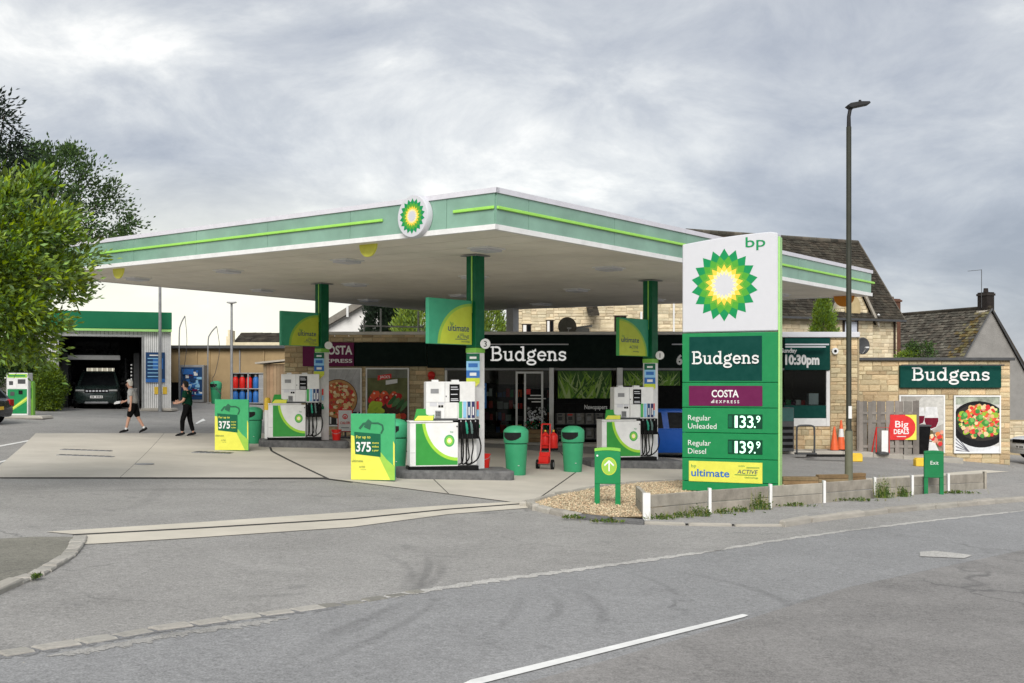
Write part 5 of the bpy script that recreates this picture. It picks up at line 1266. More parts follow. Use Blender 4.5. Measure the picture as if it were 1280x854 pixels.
# timber fence in front of the annex
YF = YS-.55; fx0, fx1 = WX(1073, YF), WX(1146, YF); zt, zb = WZ(501.5, YF), WZ(569, YF)
t = thing('timber_fence', 'weathered grey slatted fence in front of the annex wall', 'fence', ((fx0+fx1)/2, YF, zb))
n = 13; wv = (fx1-fx0)/n
for i in range(n):
    x = fx0+i*wv; j = rnd.uniform(-.02, .02); fr_ = i % 2
    MB().box(x+.008, x+wv*.96, YF-.05+.055*fr_, YF-.03+.055*fr_, zb+j, zt+j-(.0 if i < 10 else .0)).build('slat', m_fence, t, world=True, bev=.004)
for z in (zb+.25, zb+1.1, zt-.45): MB().box(fx0, fx1, YF-.028, YF+.003, z, z+.09).build('rail', m_fence, t, world=True)
for x in (fx0-.05, fx1-.02): MB().box(x, x+.09, YF-.03, YF+.06, zb-.2, zt+.02).build('post', m_fence, t, world=True)
# banner on it
YB = YF-.06; bx0, bx1, bz0, bz1 = WX(1112.5, YB), WX(1145.5, YB), WZ(550, YB), WZ(518.5, YB)
t = thing('banner', 'red and yellow Big Deals banner tied to the timber fence', 'banner', ((bx0+bx1)/2, YB, bz0))
w, h = (bx1-bx0)/2, bz1-bz0
box('cloth', t, m_redprint, -w, w, -.012, .0, 0, h)
mb = MB(-.0125); mb.rect(-w+.002, w-.002, .002, h-.002, m_redprint); mb.flat([(w*.15, .002), (w-.002, .002), (w-.002, h-.002), (w*.15, h-.002)], m_yellow); mb.disc(-w*.08, h*.5, h*.53*.99, m_redprint, 26, .92)
mb.text('Big', -w*.12, h*.50, h*.27, m_white, align='c', width=w*1.0, bold=.01); mb.text('DEALS', -w*.15, h*.24, h*.19, m_white, align='c', width=w*1.15, bold=.03); mb.rect(-w*.5, w*.2, h*.12, h*.15, m_offwhite)
mb.build('print', None, t)
# gas notice and a box of flowers in front of the shop
q = Vector((WX(431.5, 37.2), 37.2, 0)); q.z = G(q.x, q.y); t = thing('gas_sign', 'white notice with a red border in front of the pizza poster', 'sign', q)
w, z0, z1 = .22, WZ(539, 37.2)-q.z, WZ(513, 37.2)-q.z
box('border', t, m_redprint, -w-.03, w+.03, -.02, .02, z0-.03, z1+.03, bev=.02); box('plate', t, m_offwhite, -w, w, -.03, -.021, z0, z1, bev=.004)
mb = MB(-.031); mb.disc(0, z0+(z1-z0)*.70, .09, m_redprint, 18); mb.disc(0, z0+(z1-z0)*.70, .055, m_offwhite, 14); mb.disc(0, z0+(z1-z0)*.68, .03, m_redprint, 10, 1.4)
mb.text('CALOR', 0, z0+(z1-z0)*.34, .085, m_redprint, align='c', width=.34, bold=.02); mb.rect(-.13, .13, z0+.10, z0+.13, m_grey); mb.build('print', None, t)
box('stand', t, m_darkgrey, -.03, .03, .021, .06, 0, z1); box('foot', t, m_darkgrey, -.3, .3, -.2, .25, 0, .05)
q = Vector((WX(670, 37.4), 37.4, 0)); q.z = G(q.x, q.y)+.09; t = thing('flower_box', 'brown timber box with red flowers behind the red hand truck', 'planter box', q)
for k in range(3): box('board', t, m_log, -.42, .42, -.2, .2, .004+k*.14, .135+k*.14, bev=.008)
mb = MB(); rg = random.Random(9)
for k in range(160): x, y, z = rg.uniform(-.4, .4), rg.uniform(-.18, .18), rg.uniform(.42, .66); s = .05; mb.add([(x, y, z), (x+rg.uniform(-s, s), y-s, z+rg.uniform(0, s)), (x+rg.uniform(-s, s), y+.02, z+s)], [(0, 1, 2)], rg.choice((m_leafgreen, m_leafgreen, m_redprint, m_offwhite, m_darkgreenprint)))
mb.build('flowers', None, t)
# things along the annex
p = P(1101, 577); t = thing('pavement_sign', 'narrow white sign leaning with red sides on the pavement before the fence', 'sign', (WX(1101, YF-.6), YF-.6, G(WX(1101, YF-.6), YF-.6)+.12), -20)
MB().add([(.03, -.16, .03), (.23, -.16, .03), (.23, .0, .78), (.03, .0, .78), (.03, -.13, .03), (.23, -.13, .03), (.23, .03, .78), (.03, .03, .78)], [(0, 1, 2, 3), (7, 6, 5, 4), (0, 4, 5, 1), (2, 6, 7, 3), (1, 5, 6, 2), (0, 3, 7, 4)]).build('panel', m_offwhite, t)
MB().tube([(-.14, -.17, .02), (-.14, .01, .88), (.26, .01, .88), (.26, .2, .0)], .018, 6).tube([(-.14, .01, .88), (-.30, .22, .0)], .022, 6).build('frame', m_red, t); MB().lathe([(.22, .0), (.22, .06), (.1, .09)], .05, -.1, 14).build('base', m_darkgrey, t)
xg = WX(1151, YS-.25); t = thing('wheelie_bin', 'black wheelie bin between the fence and the wine poster', 'bin', (xg, YS-.2, G(xg, YS)+.1), 0)
MB().add([(-.20, -.2, .06), (.20, -.2, .06), (.20, .2, .06), (-.20, .2, .06), (-.26, -.28, .98), (.26, -.28, .98), (.26, .3, .98), (-.26, .3, .98)], [(0, 1, 5, 4), (1, 2, 6, 5), (2, 3, 7, 6), (3, 0, 4, 7), (0, 3, 2, 1), (4, 5, 6, 7)]).build('body', m_black, t, bev=.02)
MB().box(-.28, .28, -.31, .33, .985, 1.05).build('lid', m_darkgrey, t, bev=.02)
for s in (-.2, .2): MB().tube([(s-.03, .22, .1), (s+.03, .22, .1)], .1, 12).build('wheel', m_rubber, t)
def kerb_block(px, py, lab):
    q = P(px, py); t = thing('kerb_block', lab, 'kerb block', q, 0, 'yellow painted kerb blocks'); MB().prism([(-.19, 0), (.19, 0), (.19, .20), (.15, .26), (-.15, .26), (-.19, .2)], -.12, .14).build('block', m_yellowpaint, t, bev=.02)
kerb_block(1069.5, 577, 'yellow kerb block by the foot of the stone pier'); kerb_block(1151, 583, 'yellow kerb block below the wine poster')
def cone(px, py, h, lab, band):
    q = P(px, py); t = thing('traffic_cone', lab, 'cone', q+Vector((0, 0, .12)), 8, 'orange traffic cones')
    MB().box(-.19, .19, -.19, .19, 0, .04).build('base', m_black, t, bev=.01)
    MB().lathe([(.145, .04), (.03, h), (.025, h+.01)], n=18).build('cone', m_orange, t, smooth=True)
    if band: a, b = .45*h, .72*h; r_ = lambda z: .147-.115*(z-.04)/(h-.04); MB().lathe([(r_(a), a), (r_(b), b)], n=18).build('band', m_white, t, smooth=True)
cone(1043, 568.5, .82, 'plain orange cone in front of the stone pier', False); cone(1051.5, 567.5, 1.02, 'orange cone with a white band, beside the lamp post', True)
t = thing('rubber_kerb', 'long low black rubber strip lying before the stone pier', 'rubber strip', P(1036, 571, .13)); MB().prism([(-.7, 0), (.7, 0), (.65, .07), (-.65, .07)], -.1, .1).build('strip', m_rubber, t)
def hoop(px, py, w, h, lab):
    q = P(px, py, .12); t = thing('cycle_stand', lab, 'cycle stand', q, 0); MB().tube(smoothpath([(-w, 0, 0), (-w, 0, h*.8), (-w*.85, 0, h*.97), (0, 0, h), (w*.85, 0, h*.97), (w, 0, h*.8), (w, 0, 0)]), .03, 8).build('hoop', m_darkgrey, t, smooth=True)
    MB().box(-w*1.1, w*1.1, -.2, .2, 0, .05).build('base', m_darkgrey, t)
hoop(1007, 568, .28, .92, 'dark grey metal hoop stand below the right shop window')
q = P(986, 568); q.y = 37.2; q = Vector((WX(986, 37.2), 37.2, G(WX(986, 37.2), 37.2)+.1)); t = thing('parcel_cabinet', 'grey green cabinet partly hidden behind the tall price sign', 'cabinet', q)
box('body', t, m_darkgrey, -.6, .10, -.3, .3, 0, 1.45, bev=.02); box('top_panel', t, M('cabinet_teal', (.03, .09, .085), .5, .1), -.58, .08, -.315, -.301, 1.0, 1.43)
for k in range(4): box('slot', t, m_black, -.55, .06, -.31, -.301, .12+k*.2, .22+k*.2)

# roof-top fittings: dishes and rail
def dish(x, y, z, r_, face, lab, mat):
    t = thing('satellite_dish', lab, 'satellite dish', (x, y, z), face, 'satellite dishes')
    vs = []; fs = []; n = 22
    for k, (q, d) in enumerate(((.02, .0), (.5, .03), (.85, .09), (1.0, .13))):
        for i in range(n): a = 2*math.pi*i/n; vs.append((q*r_*math.cos(a), -d*r_*1.5, q*r_*math.sin(a)))
    for k in range(3):
        for i in range(n): fs.append((k*n+i, k*n+(i+1) % n, (k+1)*n+(i+1) % n, (k+1)*n+i))
    fs.append(tuple(range(n)))
    o = MB().add(vs, fs).build('reflector', mat, t, smooth=True); sm = o.modifiers.new('thick', 'SOLIDIFY'); sm.thickness = .015
    MB().tube([(0, .03, -r_*.1), (0, .15, -r_*.3), (0, .15, -r_-.12)], .025, 8).build('mount', m_darkgrey, t)
    MB().tube([(0, -.05, -r_*.9), (0, -r_*.9, -r_*.2)], .015, 6).build('arm', m_offwhite, t); MB().box(-.07, .07, -r_*1.05, -r_*.85, -r_*.28, -r_*.12).build('receiver', m_offwhite, t)
dish(WX(708.5, 39.6), 39.6, WZ(408.5, 39.6), .34, 12, 'brownish weathered satellite dish on the shop roof', M('rusty_dish', (.20, .19, .155), .5, .2, 5, dirt=.3))
dish(WX(1077, 39.2), 39.2, WZ(432.5, 39.2), .30, 22, 'dark grey satellite dish at the right end of the shop roof', m_darkgrey)
t = thing('roof_rail', 'thin white guard rail on the flat roof above the tomato poster', 'railing', (X_(470), YS+3, ZR))
Yr = YS+3.0
for px, py in ((476, 386), (523, 389), (455, 400)): MB().tube([(WX(px, Yr), Yr, ZR-.1), (WX(px, Yr), Yr, WZ(py, Yr))], .035, 7).build('post', m_white, t, world=True)
MB().tube([(WX(450, Yr), Yr, WZ(407.5, Yr)), (WX(530, Yr), Yr, WZ(409, Yr))], .03, 7).build('rail', m_white, t, world=True)
t = thing('roof_vent', 'small white fitting on the roof right of the brown dish', 'vent', (WX(728, 40), 40, WZ(418, 40))); MB().box(-.25, .25, -.1, .1, 0, .22).build('box', m_offwhite, t, bev=.02); MB().tube([(-.3, 0, .22), (.35, 0, .30)], .04, 8).build('pipe', m_offwhite, t)
# ---------------------------------------------------------------- cars
def car(name, lab, p, rz, L, W, Hh, paint, kind='hatch', group=None):
    """a car with its nose towards local -x; z up from the ground"""
    t = thing(name, lab, 'car', p, rz, group)
    suv = kind == 'suv'
    zb = .24 if suv else .17; belt = Hh*.60; hood = Hh*(.62 if suv else .56)
    w = W/2
    hx = -L/2+L*(.26 if suv else .25)      # foot of the windscreen
    # lower body: stations along x: (x, half width, z top at side, z top at centre, z bottom)
    st_ = [(-L/2, w*.72, hood*.62, hood*.66, zb+.10), (-L/2+.06, w*.88, hood*.80, hood*.86, zb+.02), (-L/2+.30, w*.97, hood*.91, hood*.95, zb), (hx-.12, w, hood*1.0, hood*1.03, zb),
           (hx+.25, w, belt, belt+.02, zb), (0, w, belt, belt+.02, zb), (L*.28, w, belt*1.02, belt*1.03, zb), (L/2-.20, w*.97, belt*1.02, belt*1.03, zb+.03), (L/2-.04, w*.90, belt*.92, belt*.95, zb+.06), (L/2, w*.80, belt*.72, belt*.78, zb+.14)]
    vs = []; fs = []; n = 9
    for x, hw, zs, zc, z0 in st_:
        vs += [(x, -hw*.90, z0), (x, -hw, z0+(zs-z0)*.28), (x, -hw*1.0, z0+(zs-z0)*.62), (x, -hw*.955, zs), (x, 0, zc), (x, hw*.955, zs), (x, hw, z0+(zs-z0)*.62), (x, hw, z0+(zs-z0)*.28), (x, hw*.90, z0)]
    for i in range(len(st_)-1):
        for k in range(n-1): fs.append((i*n+k, i*n+k+1, (i+1)*n+k+1, (i+1)*n+k))
        fs.append((i*n+n-1, i*n, (i+1)*n, (i+1)*n+n-1))
    fs += [tuple(range(n)), tuple(range((len(st_)-1)*n+n-1, (len(st_)-1)*n-1, -1))]
    body = MB().add(vs, fs).build('body', paint, t, smooth=True, bev=.015)
    # cabin
    rx0, rx1 = hx+L*.15, L/2-(.42 if suv else .62); bx1 = L/2-.14; tw = w*.74; bw = w*.93
    zt = Hh; zl = belt-.02
    c = [(hx, -bw, zl), (hx, bw, zl), (bx1, bw, zl), (bx1, -bw, zl)]
    r_ = [(rx0, -tw, zt-.05), (rx0, tw, zt-.05), (rx1, tw, zt-.04), (rx1, -tw, zt-.04)]
    m_ = [(rx0+.25, -tw*.9, zt), (rx0+.25, tw*.9, zt), (rx1-.15, tw*.9, zt), (rx1-.15, -tw*.9, zt)]
    cab = MB().add(c+r_+m_, [(0, 1, 5, 4), (1, 2, 6, 5), (2, 3, 7, 6), (3, 0, 4, 7), (4, 5, 9, 8), (5, 6, 10, 9), (6, 7, 11, 10), (7, 4, 8, 11), (8, 9, 10, 11)]).build('cabin', paint, t, bev=.03, seg=2)
    def pane(nm, q, off, sx=.9, sz=.86):
        q = [Vector(a) for a in q]; ce = sum(q, Vector())/4; nr = (q[1]-q[0]).cross(q[3]-q[0]).normalized()
        if nr.dot(ce-Vector((0, 0, Hh*.5))) < 0: nr = -nr
        uu = (q[1]-q[0]).normalized(); pts = [ce+(a-ce)*sz+nr*off for a in q]
        return MB().add(pts+[a-nr*.02 for a in pts], [(0, 1, 2, 3), (0, 4, 5, 1), (1, 5, 6, 2), (2, 6, 7, 3), (3, 7, 4, 0)]).build(nm, m_darkglass, t)
    pane('windscreen', (c[0], c[1], r_[1], r_[0]), .012); pane('rear_window', (c[2], c[3], r_[3], r_[2]), .012, sz=.80)
    for s in (0, 1):
        A, B, C_, D_ = (c[0], c[3], r_[3], r_[0]) if s == 0 else (c[1], c[2], r_[2], r_[1])
        A, B, C_, D_ = map(Vector, (A, B, C_, D_)); f = .50
        m0 = A.lerp(B, f); m1 = D_.lerp(C_, f)
        pane('side_window', (A, m0, m1, D_), .010, sz=.84); pane('side_window', (m0, B, C_, m1), .010, sz=.84)
    # wheels
    rw = .36 if suv else .31
    for x in (-L/2+L*.195, L/2-L*.19):
        for s in (-1, 1):
            MB().tube([(x, s*(w-.02), rw), (x, s*(w+.004), rw)], rw*1.16, 22).build('wheel_arch', m_black, t)
            wh = MB().tube([(x, s*(w-.20), rw), (x, s*(w+.012), rw)], [rw, rw], 22).build('wheel', m_tyre, t, bev=.03)
            MB().tube([(x, s*(w+.0), rw), (x, s*(w+.018), rw)], rw*.66, 14).build('rim', m_galv, wh)
    # lights, grille, plate, mirrors
    for s in (-1, 1):
        MB().box(-L/2+.0, -L/2+.16, s*w*.50 if s > 0 else -w*.90, w*.90 if s > 0 else -w*.50, hood*.74, hood*.82).build('headlight', m_galv, t, bev=.02)
        MB().box(L/2-.12, L/2+.0, s*w*.66 if s > 0 else -w*.93, w*.93 if s > 0 else -w*.66, belt*.68, belt*.98).build('tail_light', m_redglass, t, bev=.02)
        mr = MB().ball((hx+.22, s*(w+.08), belt+.10), .11, 8, None, (.6, 1, .8)).build('mirror', paint if not suv else m_black, t, smooth=True)
    g = MB().box(-L/2-.02, -L/2+.05, -w*.52, w*.52, hood*.69, hood*.84).build('grille', m_black, t, bev=.01)
    if suv:
        for k in range(7): MB().box(-L/2-.035, -L/2-.021, -w*.48+k*w*.14, -w*.48+k*w*.14+w*.09, hood*.73, hood*.79).build('grille_bar', m_silver, g)
        MB().box(-L/2-.03, -L/2+.1, -w*.5, w*.5, zb+.0, zb+.09).build('skid_plate', m_grey, t, bev=.02)
        for s in (-1, 1): MB().box(-L/2+.02, -L/2+.1, s*w*.72-.05, s*w*.72+.05, hood*.42, hood*.42+.08).build('fog_lamp', m_silver, t, bev=.01)
        for s in (-1, 1): MB().tube([(-L*.12, s*tw*.92, Hh+.03), (L*.30, s*tw*.92, Hh+.03)], .02, 6).build('roof_rail', m_darkgrey, t)
    pl_ = MB().box(-L/2-.03, -L/2+.02, -.26, .26, hood*.46, hood*.46+.11).build('number_plate', m_white, t)
    for k in range(7):
        if k != 4: MB().box(-L/2-.032, -L/2-.0305, -.22+k*.064, -.22+k*.064+.04, hood*.46+.025, hood*.46+.085).build('plate_mark', m_black, pl_)
    MB().box(L/2-.02, L/2+.02, -.26, .26, belt*.55, belt*.55+.11).build('number_plate', m_yellowpaint, t)
    return t
m_redglass = M('tail_lamp_red', (.35, .01, .01), .15, .05, coat=.5)
m_carblue = M('blue_car_paint', (.010, .080, .37), .45, .04, spec=.12, coat=.05)
m_cardark = M('dark_green_car_paint', (.012, .022, .020), .25, .05, coat=.8)
m_carwhite = M('white_car_paint', (.74, .75, .76), .3, .03, coat=.6)
m_carblack = M('black_car_paint', (.02, .022, .025), .22, .05, coat=.9)
y = 34.3; x = WX(846, y); car('parked_car', 'blue hatchback between the right-hand pump and the tall price sign', Vector((x, y, G(x, y))), 180, 3.95, 1.75, 1.47, m_carblue)
q = P(119, 511.5); car('parked_car', 'dark four-wheel drive car standing inside the car wash', Vector((q.x-.55, q.y+2.0, q.z)), 107, 4.35, 1.95, 1.70, m_cardark, 'suv')
y = 40.5; x = WX(1346, y); car('parked_car', 'white car cut off by the right edge, beside the annex', Vector((x, y, G(x, y)+.35)), 8, 4.4, 1.8, 1.5, m_carwhite)
q = P(-84, 530); car('parked_car', 'black car at the left edge showing its red rear lamp', Vector((q.x, q.y+.9, q.z)), 0-14, 4.1, 1.75, 1.38, m_carblack)

# ---------------------------------------------------------------- car wash
m_shed2 = M('pale_fence_timber', (.30, .285, .23), .9, .2, 2, isl=.2, dirt=.4)
cq = P(119, 511.5); YC = cq.y-.5; cg = cq.z
CT = R(19); CX0 = WX(125, YC)
def cx_(px):                    # distance along the turned front, as an x before turning
    k = (px-640)/F; return CX0+(k*YC-CX0)/(math.cos(CT)-k*math.sin(CT))
def cz_(py): return WZ(py, YC)
def cturn(x, y, z): d = Matrix.Rotation(CT, 3, 'Z') @ Vector((x-CX0, y-YC, 0)); return Vector((CX0+d.x, YC+d.y, z))
wash = t = thing('car_wash', 'white car wash building with a green band above its dark open bay', 'car wash', (CX0, YC, cg))
def cb(name, mat, px0, px1, y0, y1, pyb, pyt, parent=t, bev=0): return MB().box(cx_(px0), cx_(px1), YC+y0, YC+y1, cz_(pyb), cz_(pyt)).build(name, mat, parent, world=True, bev=bev)
cb('fascia_board', M('wash_fascia_green', (.003, .135, .058), .45, .10, .6, spec=.25), 26, 214.5, -.30, -.0, 411, 389.5, bev=.02)
cb('fascia_trim', m_limelight, 26, 214.4, -.28, -.0, 414, 411.1)
for i in range(15):
    a = 34+i*2.62; 
    MB().box(cx_(a)+.008, cx_(a+2.62)-.008, YC-.03-.012*(i % 2), YC+.1, cg-.1, cz_(414)).build('cladding_panel', m_offwhite, t, world=True)
for i in range(14):
    a = 177.5+i*2.6
    MB().box(cx_(a)+.008, cx_(a+2.6)-.008, YC-.03-.012*(i % 2), YC+.1, cg-.1, cz_(414)).build('cladding_panel', m_offwhite, t, world=True)
for i in range(20):
    a = 73.4+i*5.2
    MB().box(cx_(a)+.008, cx_(a+5.2)-.008, YC-.03-.01*(i % 2), YC+.1, cz_(421), cz_(414)).build('cladding_panel', m_offwhite, t, world=True)
MB().box(cx_(73), cx_(178), YC-.12, YC-.05, cz_(420.5), cz_(418.2)).build('door_track', m_galv, t, world=True)
for a in (71.5, 177): MB().box(cx_(a), cx_(a+2.2), YC-.1, YC-.045, cg-.05, cz_(420.7)).build('door_frame', m_galv, t, world=True)
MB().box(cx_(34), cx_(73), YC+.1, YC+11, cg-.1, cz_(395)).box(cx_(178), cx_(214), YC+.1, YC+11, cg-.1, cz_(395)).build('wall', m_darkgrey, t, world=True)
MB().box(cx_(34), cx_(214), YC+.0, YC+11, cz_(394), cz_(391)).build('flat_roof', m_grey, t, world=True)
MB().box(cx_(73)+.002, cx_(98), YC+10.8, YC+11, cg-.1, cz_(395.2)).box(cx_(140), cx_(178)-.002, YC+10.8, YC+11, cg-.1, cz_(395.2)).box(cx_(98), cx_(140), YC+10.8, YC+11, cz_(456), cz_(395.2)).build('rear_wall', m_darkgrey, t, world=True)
# wash gantry and brushes
g_ = MB().box(cx_(82), cx_(150), YC+1.6, YC+2.0, cz_(449), cz_(443)).build('gantry_beam', m_offwhite, t, world=True, bev=.02)
for a in (79, 171): MB().box(cx_(a)-.12, cx_(a)+.12, YC+1.7, YC+2.3, cg, cz_(440)).build('gantry_post', m_darkgrey, t, world=True)
for a in (83.5, 157.5):
    bx_, by_ = cx_(a), YC+2.6; mb = MB(); mb.tube([(bx_, by_, cg+.1), (bx_, by_, cg+2.3)], .07, 8)
    for i in range(900):
        an_ = rnd.random()*6.28; z = cg+.15+rnd.random()*2.1; l = rnd.uniform(.32, .48); dz = rnd.uniform(-.10, .05); c_, s_ = math.cos(an_), math.sin(an_)
        mb.add([(bx_+.05*c_, by_+.05*s_, z), (bx_+l*c_-.02*s_, by_+l*s_+.02*c_, z+dz), (bx_+l*c_+.02*s_, by_+l*s_-.02*c_, z+dz)], [(0, 1, 2)])
    mb.build('brush', m_darkgrey, t, world=True)
mb = MB(); bz = cz_(447)+.42
for i in range(1100):
    an_ = rnd.random()*6.28; xx = rnd.uniform(cx_(90), cx_(148)); l = rnd.uniform(.28, .42); c_, s_ = math.cos(an_), math.sin(an_)
    mb.add([(xx, YC+3.4, bz), (xx-.02, YC+3.4+l*c_, bz+l*s_), (xx+.02, YC+3.4+l*c_, bz+l*s_)], [(0, 1, 2)])
mb.build('top_brush', m_darkgrey, t, world=True)
ln_ = MB()
for i in range(5): ln_.box(cx_(164)-.02, cx_(164)+.04, YC+1.2, YC+1.25, cg+1.3+i*.16, cg+1.37+i*.16)
ln_.build('guide_lamp', m_white, t, world=True)
MB().lathe([(.02, -.08), (.1, -.05), (.1, .05), (.02, .08)], cx_(69.5), YC-.2, 12).build('camera', m_black, t).location = (-t.location.x, -t.location.y, cz_(420)-t.location.z)
wash.rotation_euler = (0, 0, CT)
rf = thing('rear_fence', 'pale slatted fence glimpsed through the far end of the car wash bay', 'fence', cturn(CX0, YC+18, G(-22, 66)), 19)
for k in range(26): box('slat', rf, m_shed2, -3.6+k*.28, -3.6+k*.28+.25, -.02*(k % 2), .03-.02*(k % 2), 0, 2.9)
for z in (.4, 2.3): box('rail', rf, m_shed2, -3.6, 3.7, .031, .08, z, z+.12)
nb = thing('price_board', 'dark blue list of washes on the white car wash pier', 'notice board', cturn(cx_(194), YC-.06, cz_(478)), 19)
w_ = (cx_(206)-cx_(182))/2; h_ = cz_(440)-cz_(478)
box('panel', nb, m_navy, -w_, w_, -.04, .0, 0, h_); mb = MB(-.041); mb.rect(-.1, w_*.8, h_*.45, h_*.8, m_midblue)
for k in range(6): mb.rect(-w_*.8, w_*.5, h_*(.18+.12*k), h_*(.21+.12*k), m_skyblue)
mb.rect(-w_*.6, w_*.5, h_*.88, h_*.92, m_white); mb.rect(-w_, w_, .0, h_*.12, m_midblue); mb.build('print', None, nb)
for a in (195.5, 206):
    nn = thing('yellow_notice', 'yellow notice %s of the lamp pole on the car wash pier' % ('left' if a < 200 else 'right'), 'notice', cturn(cx_(a), YC-.055, cz_(493)), 19, 'yellow notices on the car wash'); box('plate', nn, m_yellowpaint, -.09, .09, -.012, 0, 0, .32)
# plinth kerb under the pier
q = P(197, 514); kb = thing('raised_kerb', 'concrete kerb island at the foot of the car wash pier', 'kerb', q); MB().prism([(-.7, 0), (.75, 0), (.7, .14), (-.62, .14)], -.35, .6).build('kerb', m_kerb, kb, bev=.03)

# machines left of the car wash
q = P(24, 521); t = thing('air_machine', 'green and white air and water machine beside the hedge', 'machine', q, 4)
box('body', t, m_offwhite, -.40, .40, -.2, .3, 0, 1.66, bev=.02)
mb = MB(-.201); mb.rect(-.36, .36, .12, 1.05, m_totem); mb.rect(-.36, .36, 1.48, 1.62, m_lime2b); mb.rect(-.30, .30, 1.52, 1.58, m_totem); mb.rect(-.34, -.02, 1.08, 1.42, m_white); mb.rect(.02, .30, 1.25, 1.42, m_darkgrey); mb.rect(-.3, -.15, 1.2, 1.35, m_darkgrey)
mb.flat([(-.36, .12), (.36, .60), (.36, .78), (-.36, .22)], m_limeprint); mb.flat([(-.36, .16), (.36, .68), (.36, .74), (-.36, .20)], m_yellow); mb.rect(.05, .2, .85, 1.0, m_black); mb.rect(-.25, -.1, .8, .95, m_darkgrey); mb.build('print', None, t)
q = P(38.5, 521); t = thing('hose_post', 'slim light green post next to the air machine', 'post', q); MB().prism([(-.13, 0), (.13, 0), (.13, 1.28), (.09, 1.36), (-.09, 1.36), (-.13, 1.28)], -.12, .12).build('post', m_lime, t, bev=.02); box('holder', t, m_totem, -.08, .08, -.14, -.121, .7, 1.1)
q = P(34, 524); kb = thing('raised_kerb', 'low concrete kerb under the green air machine', 'kerb', q); MB().prism([(-1.6, 0), (.62, 0), (.55, .12), (-1.6, .12)], -.1, .9).build('kerb', m_kerb, kb, bev=.03)

# ---------------------------------------------------------------- tan wall building and its cages
YT = 60.5; tx = lambda px: WX(px, YT); tz = lambda py: WZ(py, YT)
t = thing('service_building', 'long tan rendered building with a thin dark flat roof behind the forecourt', 'building', (tx(280), YT, G(tx(280), YT)))
MB().box(tx(200), tx(420), YT, YT+6, .5, tz(435)).build('wall', m_tanwall, t, world=True)
MB().box(tx(199), tx(421), YT-.35, YT+6.1, tz(436), tz(432)).build('roof', m_darkgrey, t, world=True, bev=.02)
for px in (246, 262, 300, 330): MB().box(tx(px)-.03, tx(px)+.03, YT-.08, YT-.002, .8, tz(437)).build('downpipe', m_tanwall if px != 300 else m_grey, t, world=True)
MB().box(tx(212), tx(226), YT-.5, YT-.01, 1.0, tz(478)).build('dark_base', m_black, t, world=True)
def cage(px0, px1, pyb, pyt, lab, kind):
    q = Vector((WX((px0+px1)/2, 59.3), 59.3, 0)); q.z = G(q.x, q.y); k = q.y/1400; w = (px1-px0)*k/2; h = (pyb-pyt)*k
    t = thing('gas_cage' if kind == 'gas' else 'vending_cabinet', lab, 'cage' if kind == 'gas' else 'cabinet', q)
    if kind == 'gas':
        box('back', t, m_grey, -w, w, .45, .5, 0, h)
        for x in (-w, -w*.02, w-.05): box('upright', t, m_galv, x, x+.05, -.3, .449, 0, h)
        for z in (.05, h*.48, h-.05): box('shelf', t, m_galv, -w+.051, w-.051, -.3, .449, z, z+.04)
        i = 0
        for z in (.09, h*.48+.04):
            x = -w+.2
            while x < w-.15:
                c = (m_midblue if z < h*.4 else (m_red if x < .25 else m_midblue)) if x < w*.6 else rnd.choice((m_red, m_skyblue, m_offwhite))
                b = thing('gas_bottle', '%s gas bottle on the %s shelf of the cage by the tan wall' % ('red' if c is m_red else ('blue' if c is m_midblue else 'pale'), 'lower' if z < h*.4 else 'upper'), 'gas bottle', q+Vector((x, -.05, z)), 0, '%s gas bottles on the %s shelf' % ('red' if c is m_red else ('blue' if c is m_midblue else 'pale'), 'lower' if z < h*.4 else 'upper'))
                MB().lathe([(.14, 0), (.155, .02), (.155, .50), (.10, .60), (.06, .62)], n=14).build('cylinder', c, b, smooth=True); MB().lathe([(.09, .62), (.09, .74), (.07, .74)], n=10).build('collar', m_galv, b); x += .36
        MB().box(w*.62, w-.06, -.29, -.27, .1, h-.1).build('notice_panel', m_grey, t)
    else:
        box('cabinet', t, m_grey, -w, w, -.2, .5, 0, h, bev=.02); box('door_panel', t, m_navy, -w+.08, w-.08, -.22, -.201, .15, h-.12)
        mb = MB(-.221)
        for i in range(60):
            x = rnd.uniform(-w+.15, w-.35); z = rnd.uniform(.25, h-.4); mb.rect(x, x+rnd.uniform(.1, .3), z, z+rnd.uniform(.06, .22), rnd.choice((m_midblue, m_skyblue, m_navy, m_white, m_midblue, m_purple)))
        mb.rect(-w+.15, -w+.75, h-.5, h-.22, m_midblue); mb.build('print', None, t)
cage(226, 256, 500, 453.5, 'tall blue picture cabinet against the tan wall, behind the man in green', 'v')
cage(290, 333, 501, 461.5, 'metal cage of red and blue gas bottles by the tan wall', 'gas')
YD = 52; q = Vector((WX(346, YD), YD, G(WX(346, YD), YD))); t = thing('timber_shed', 'brown timber shed behind the left fuel pump', 'shed', q)
for i in range(8):
    x = -.62+i*.155; MB().box(x, x+.145, -.03, .0, 0, 2.25).build('board', m_shed, t)
MB().box(-.62, .62, .001, 1.5, 0, 2.25).build('body', m_shed, t); MB().prism([(-.95, 2.25), (.8, 2.42), (.8, 2.5), (-.95, 2.33)], -.3, 1.6).build('roof', m_wood, t)

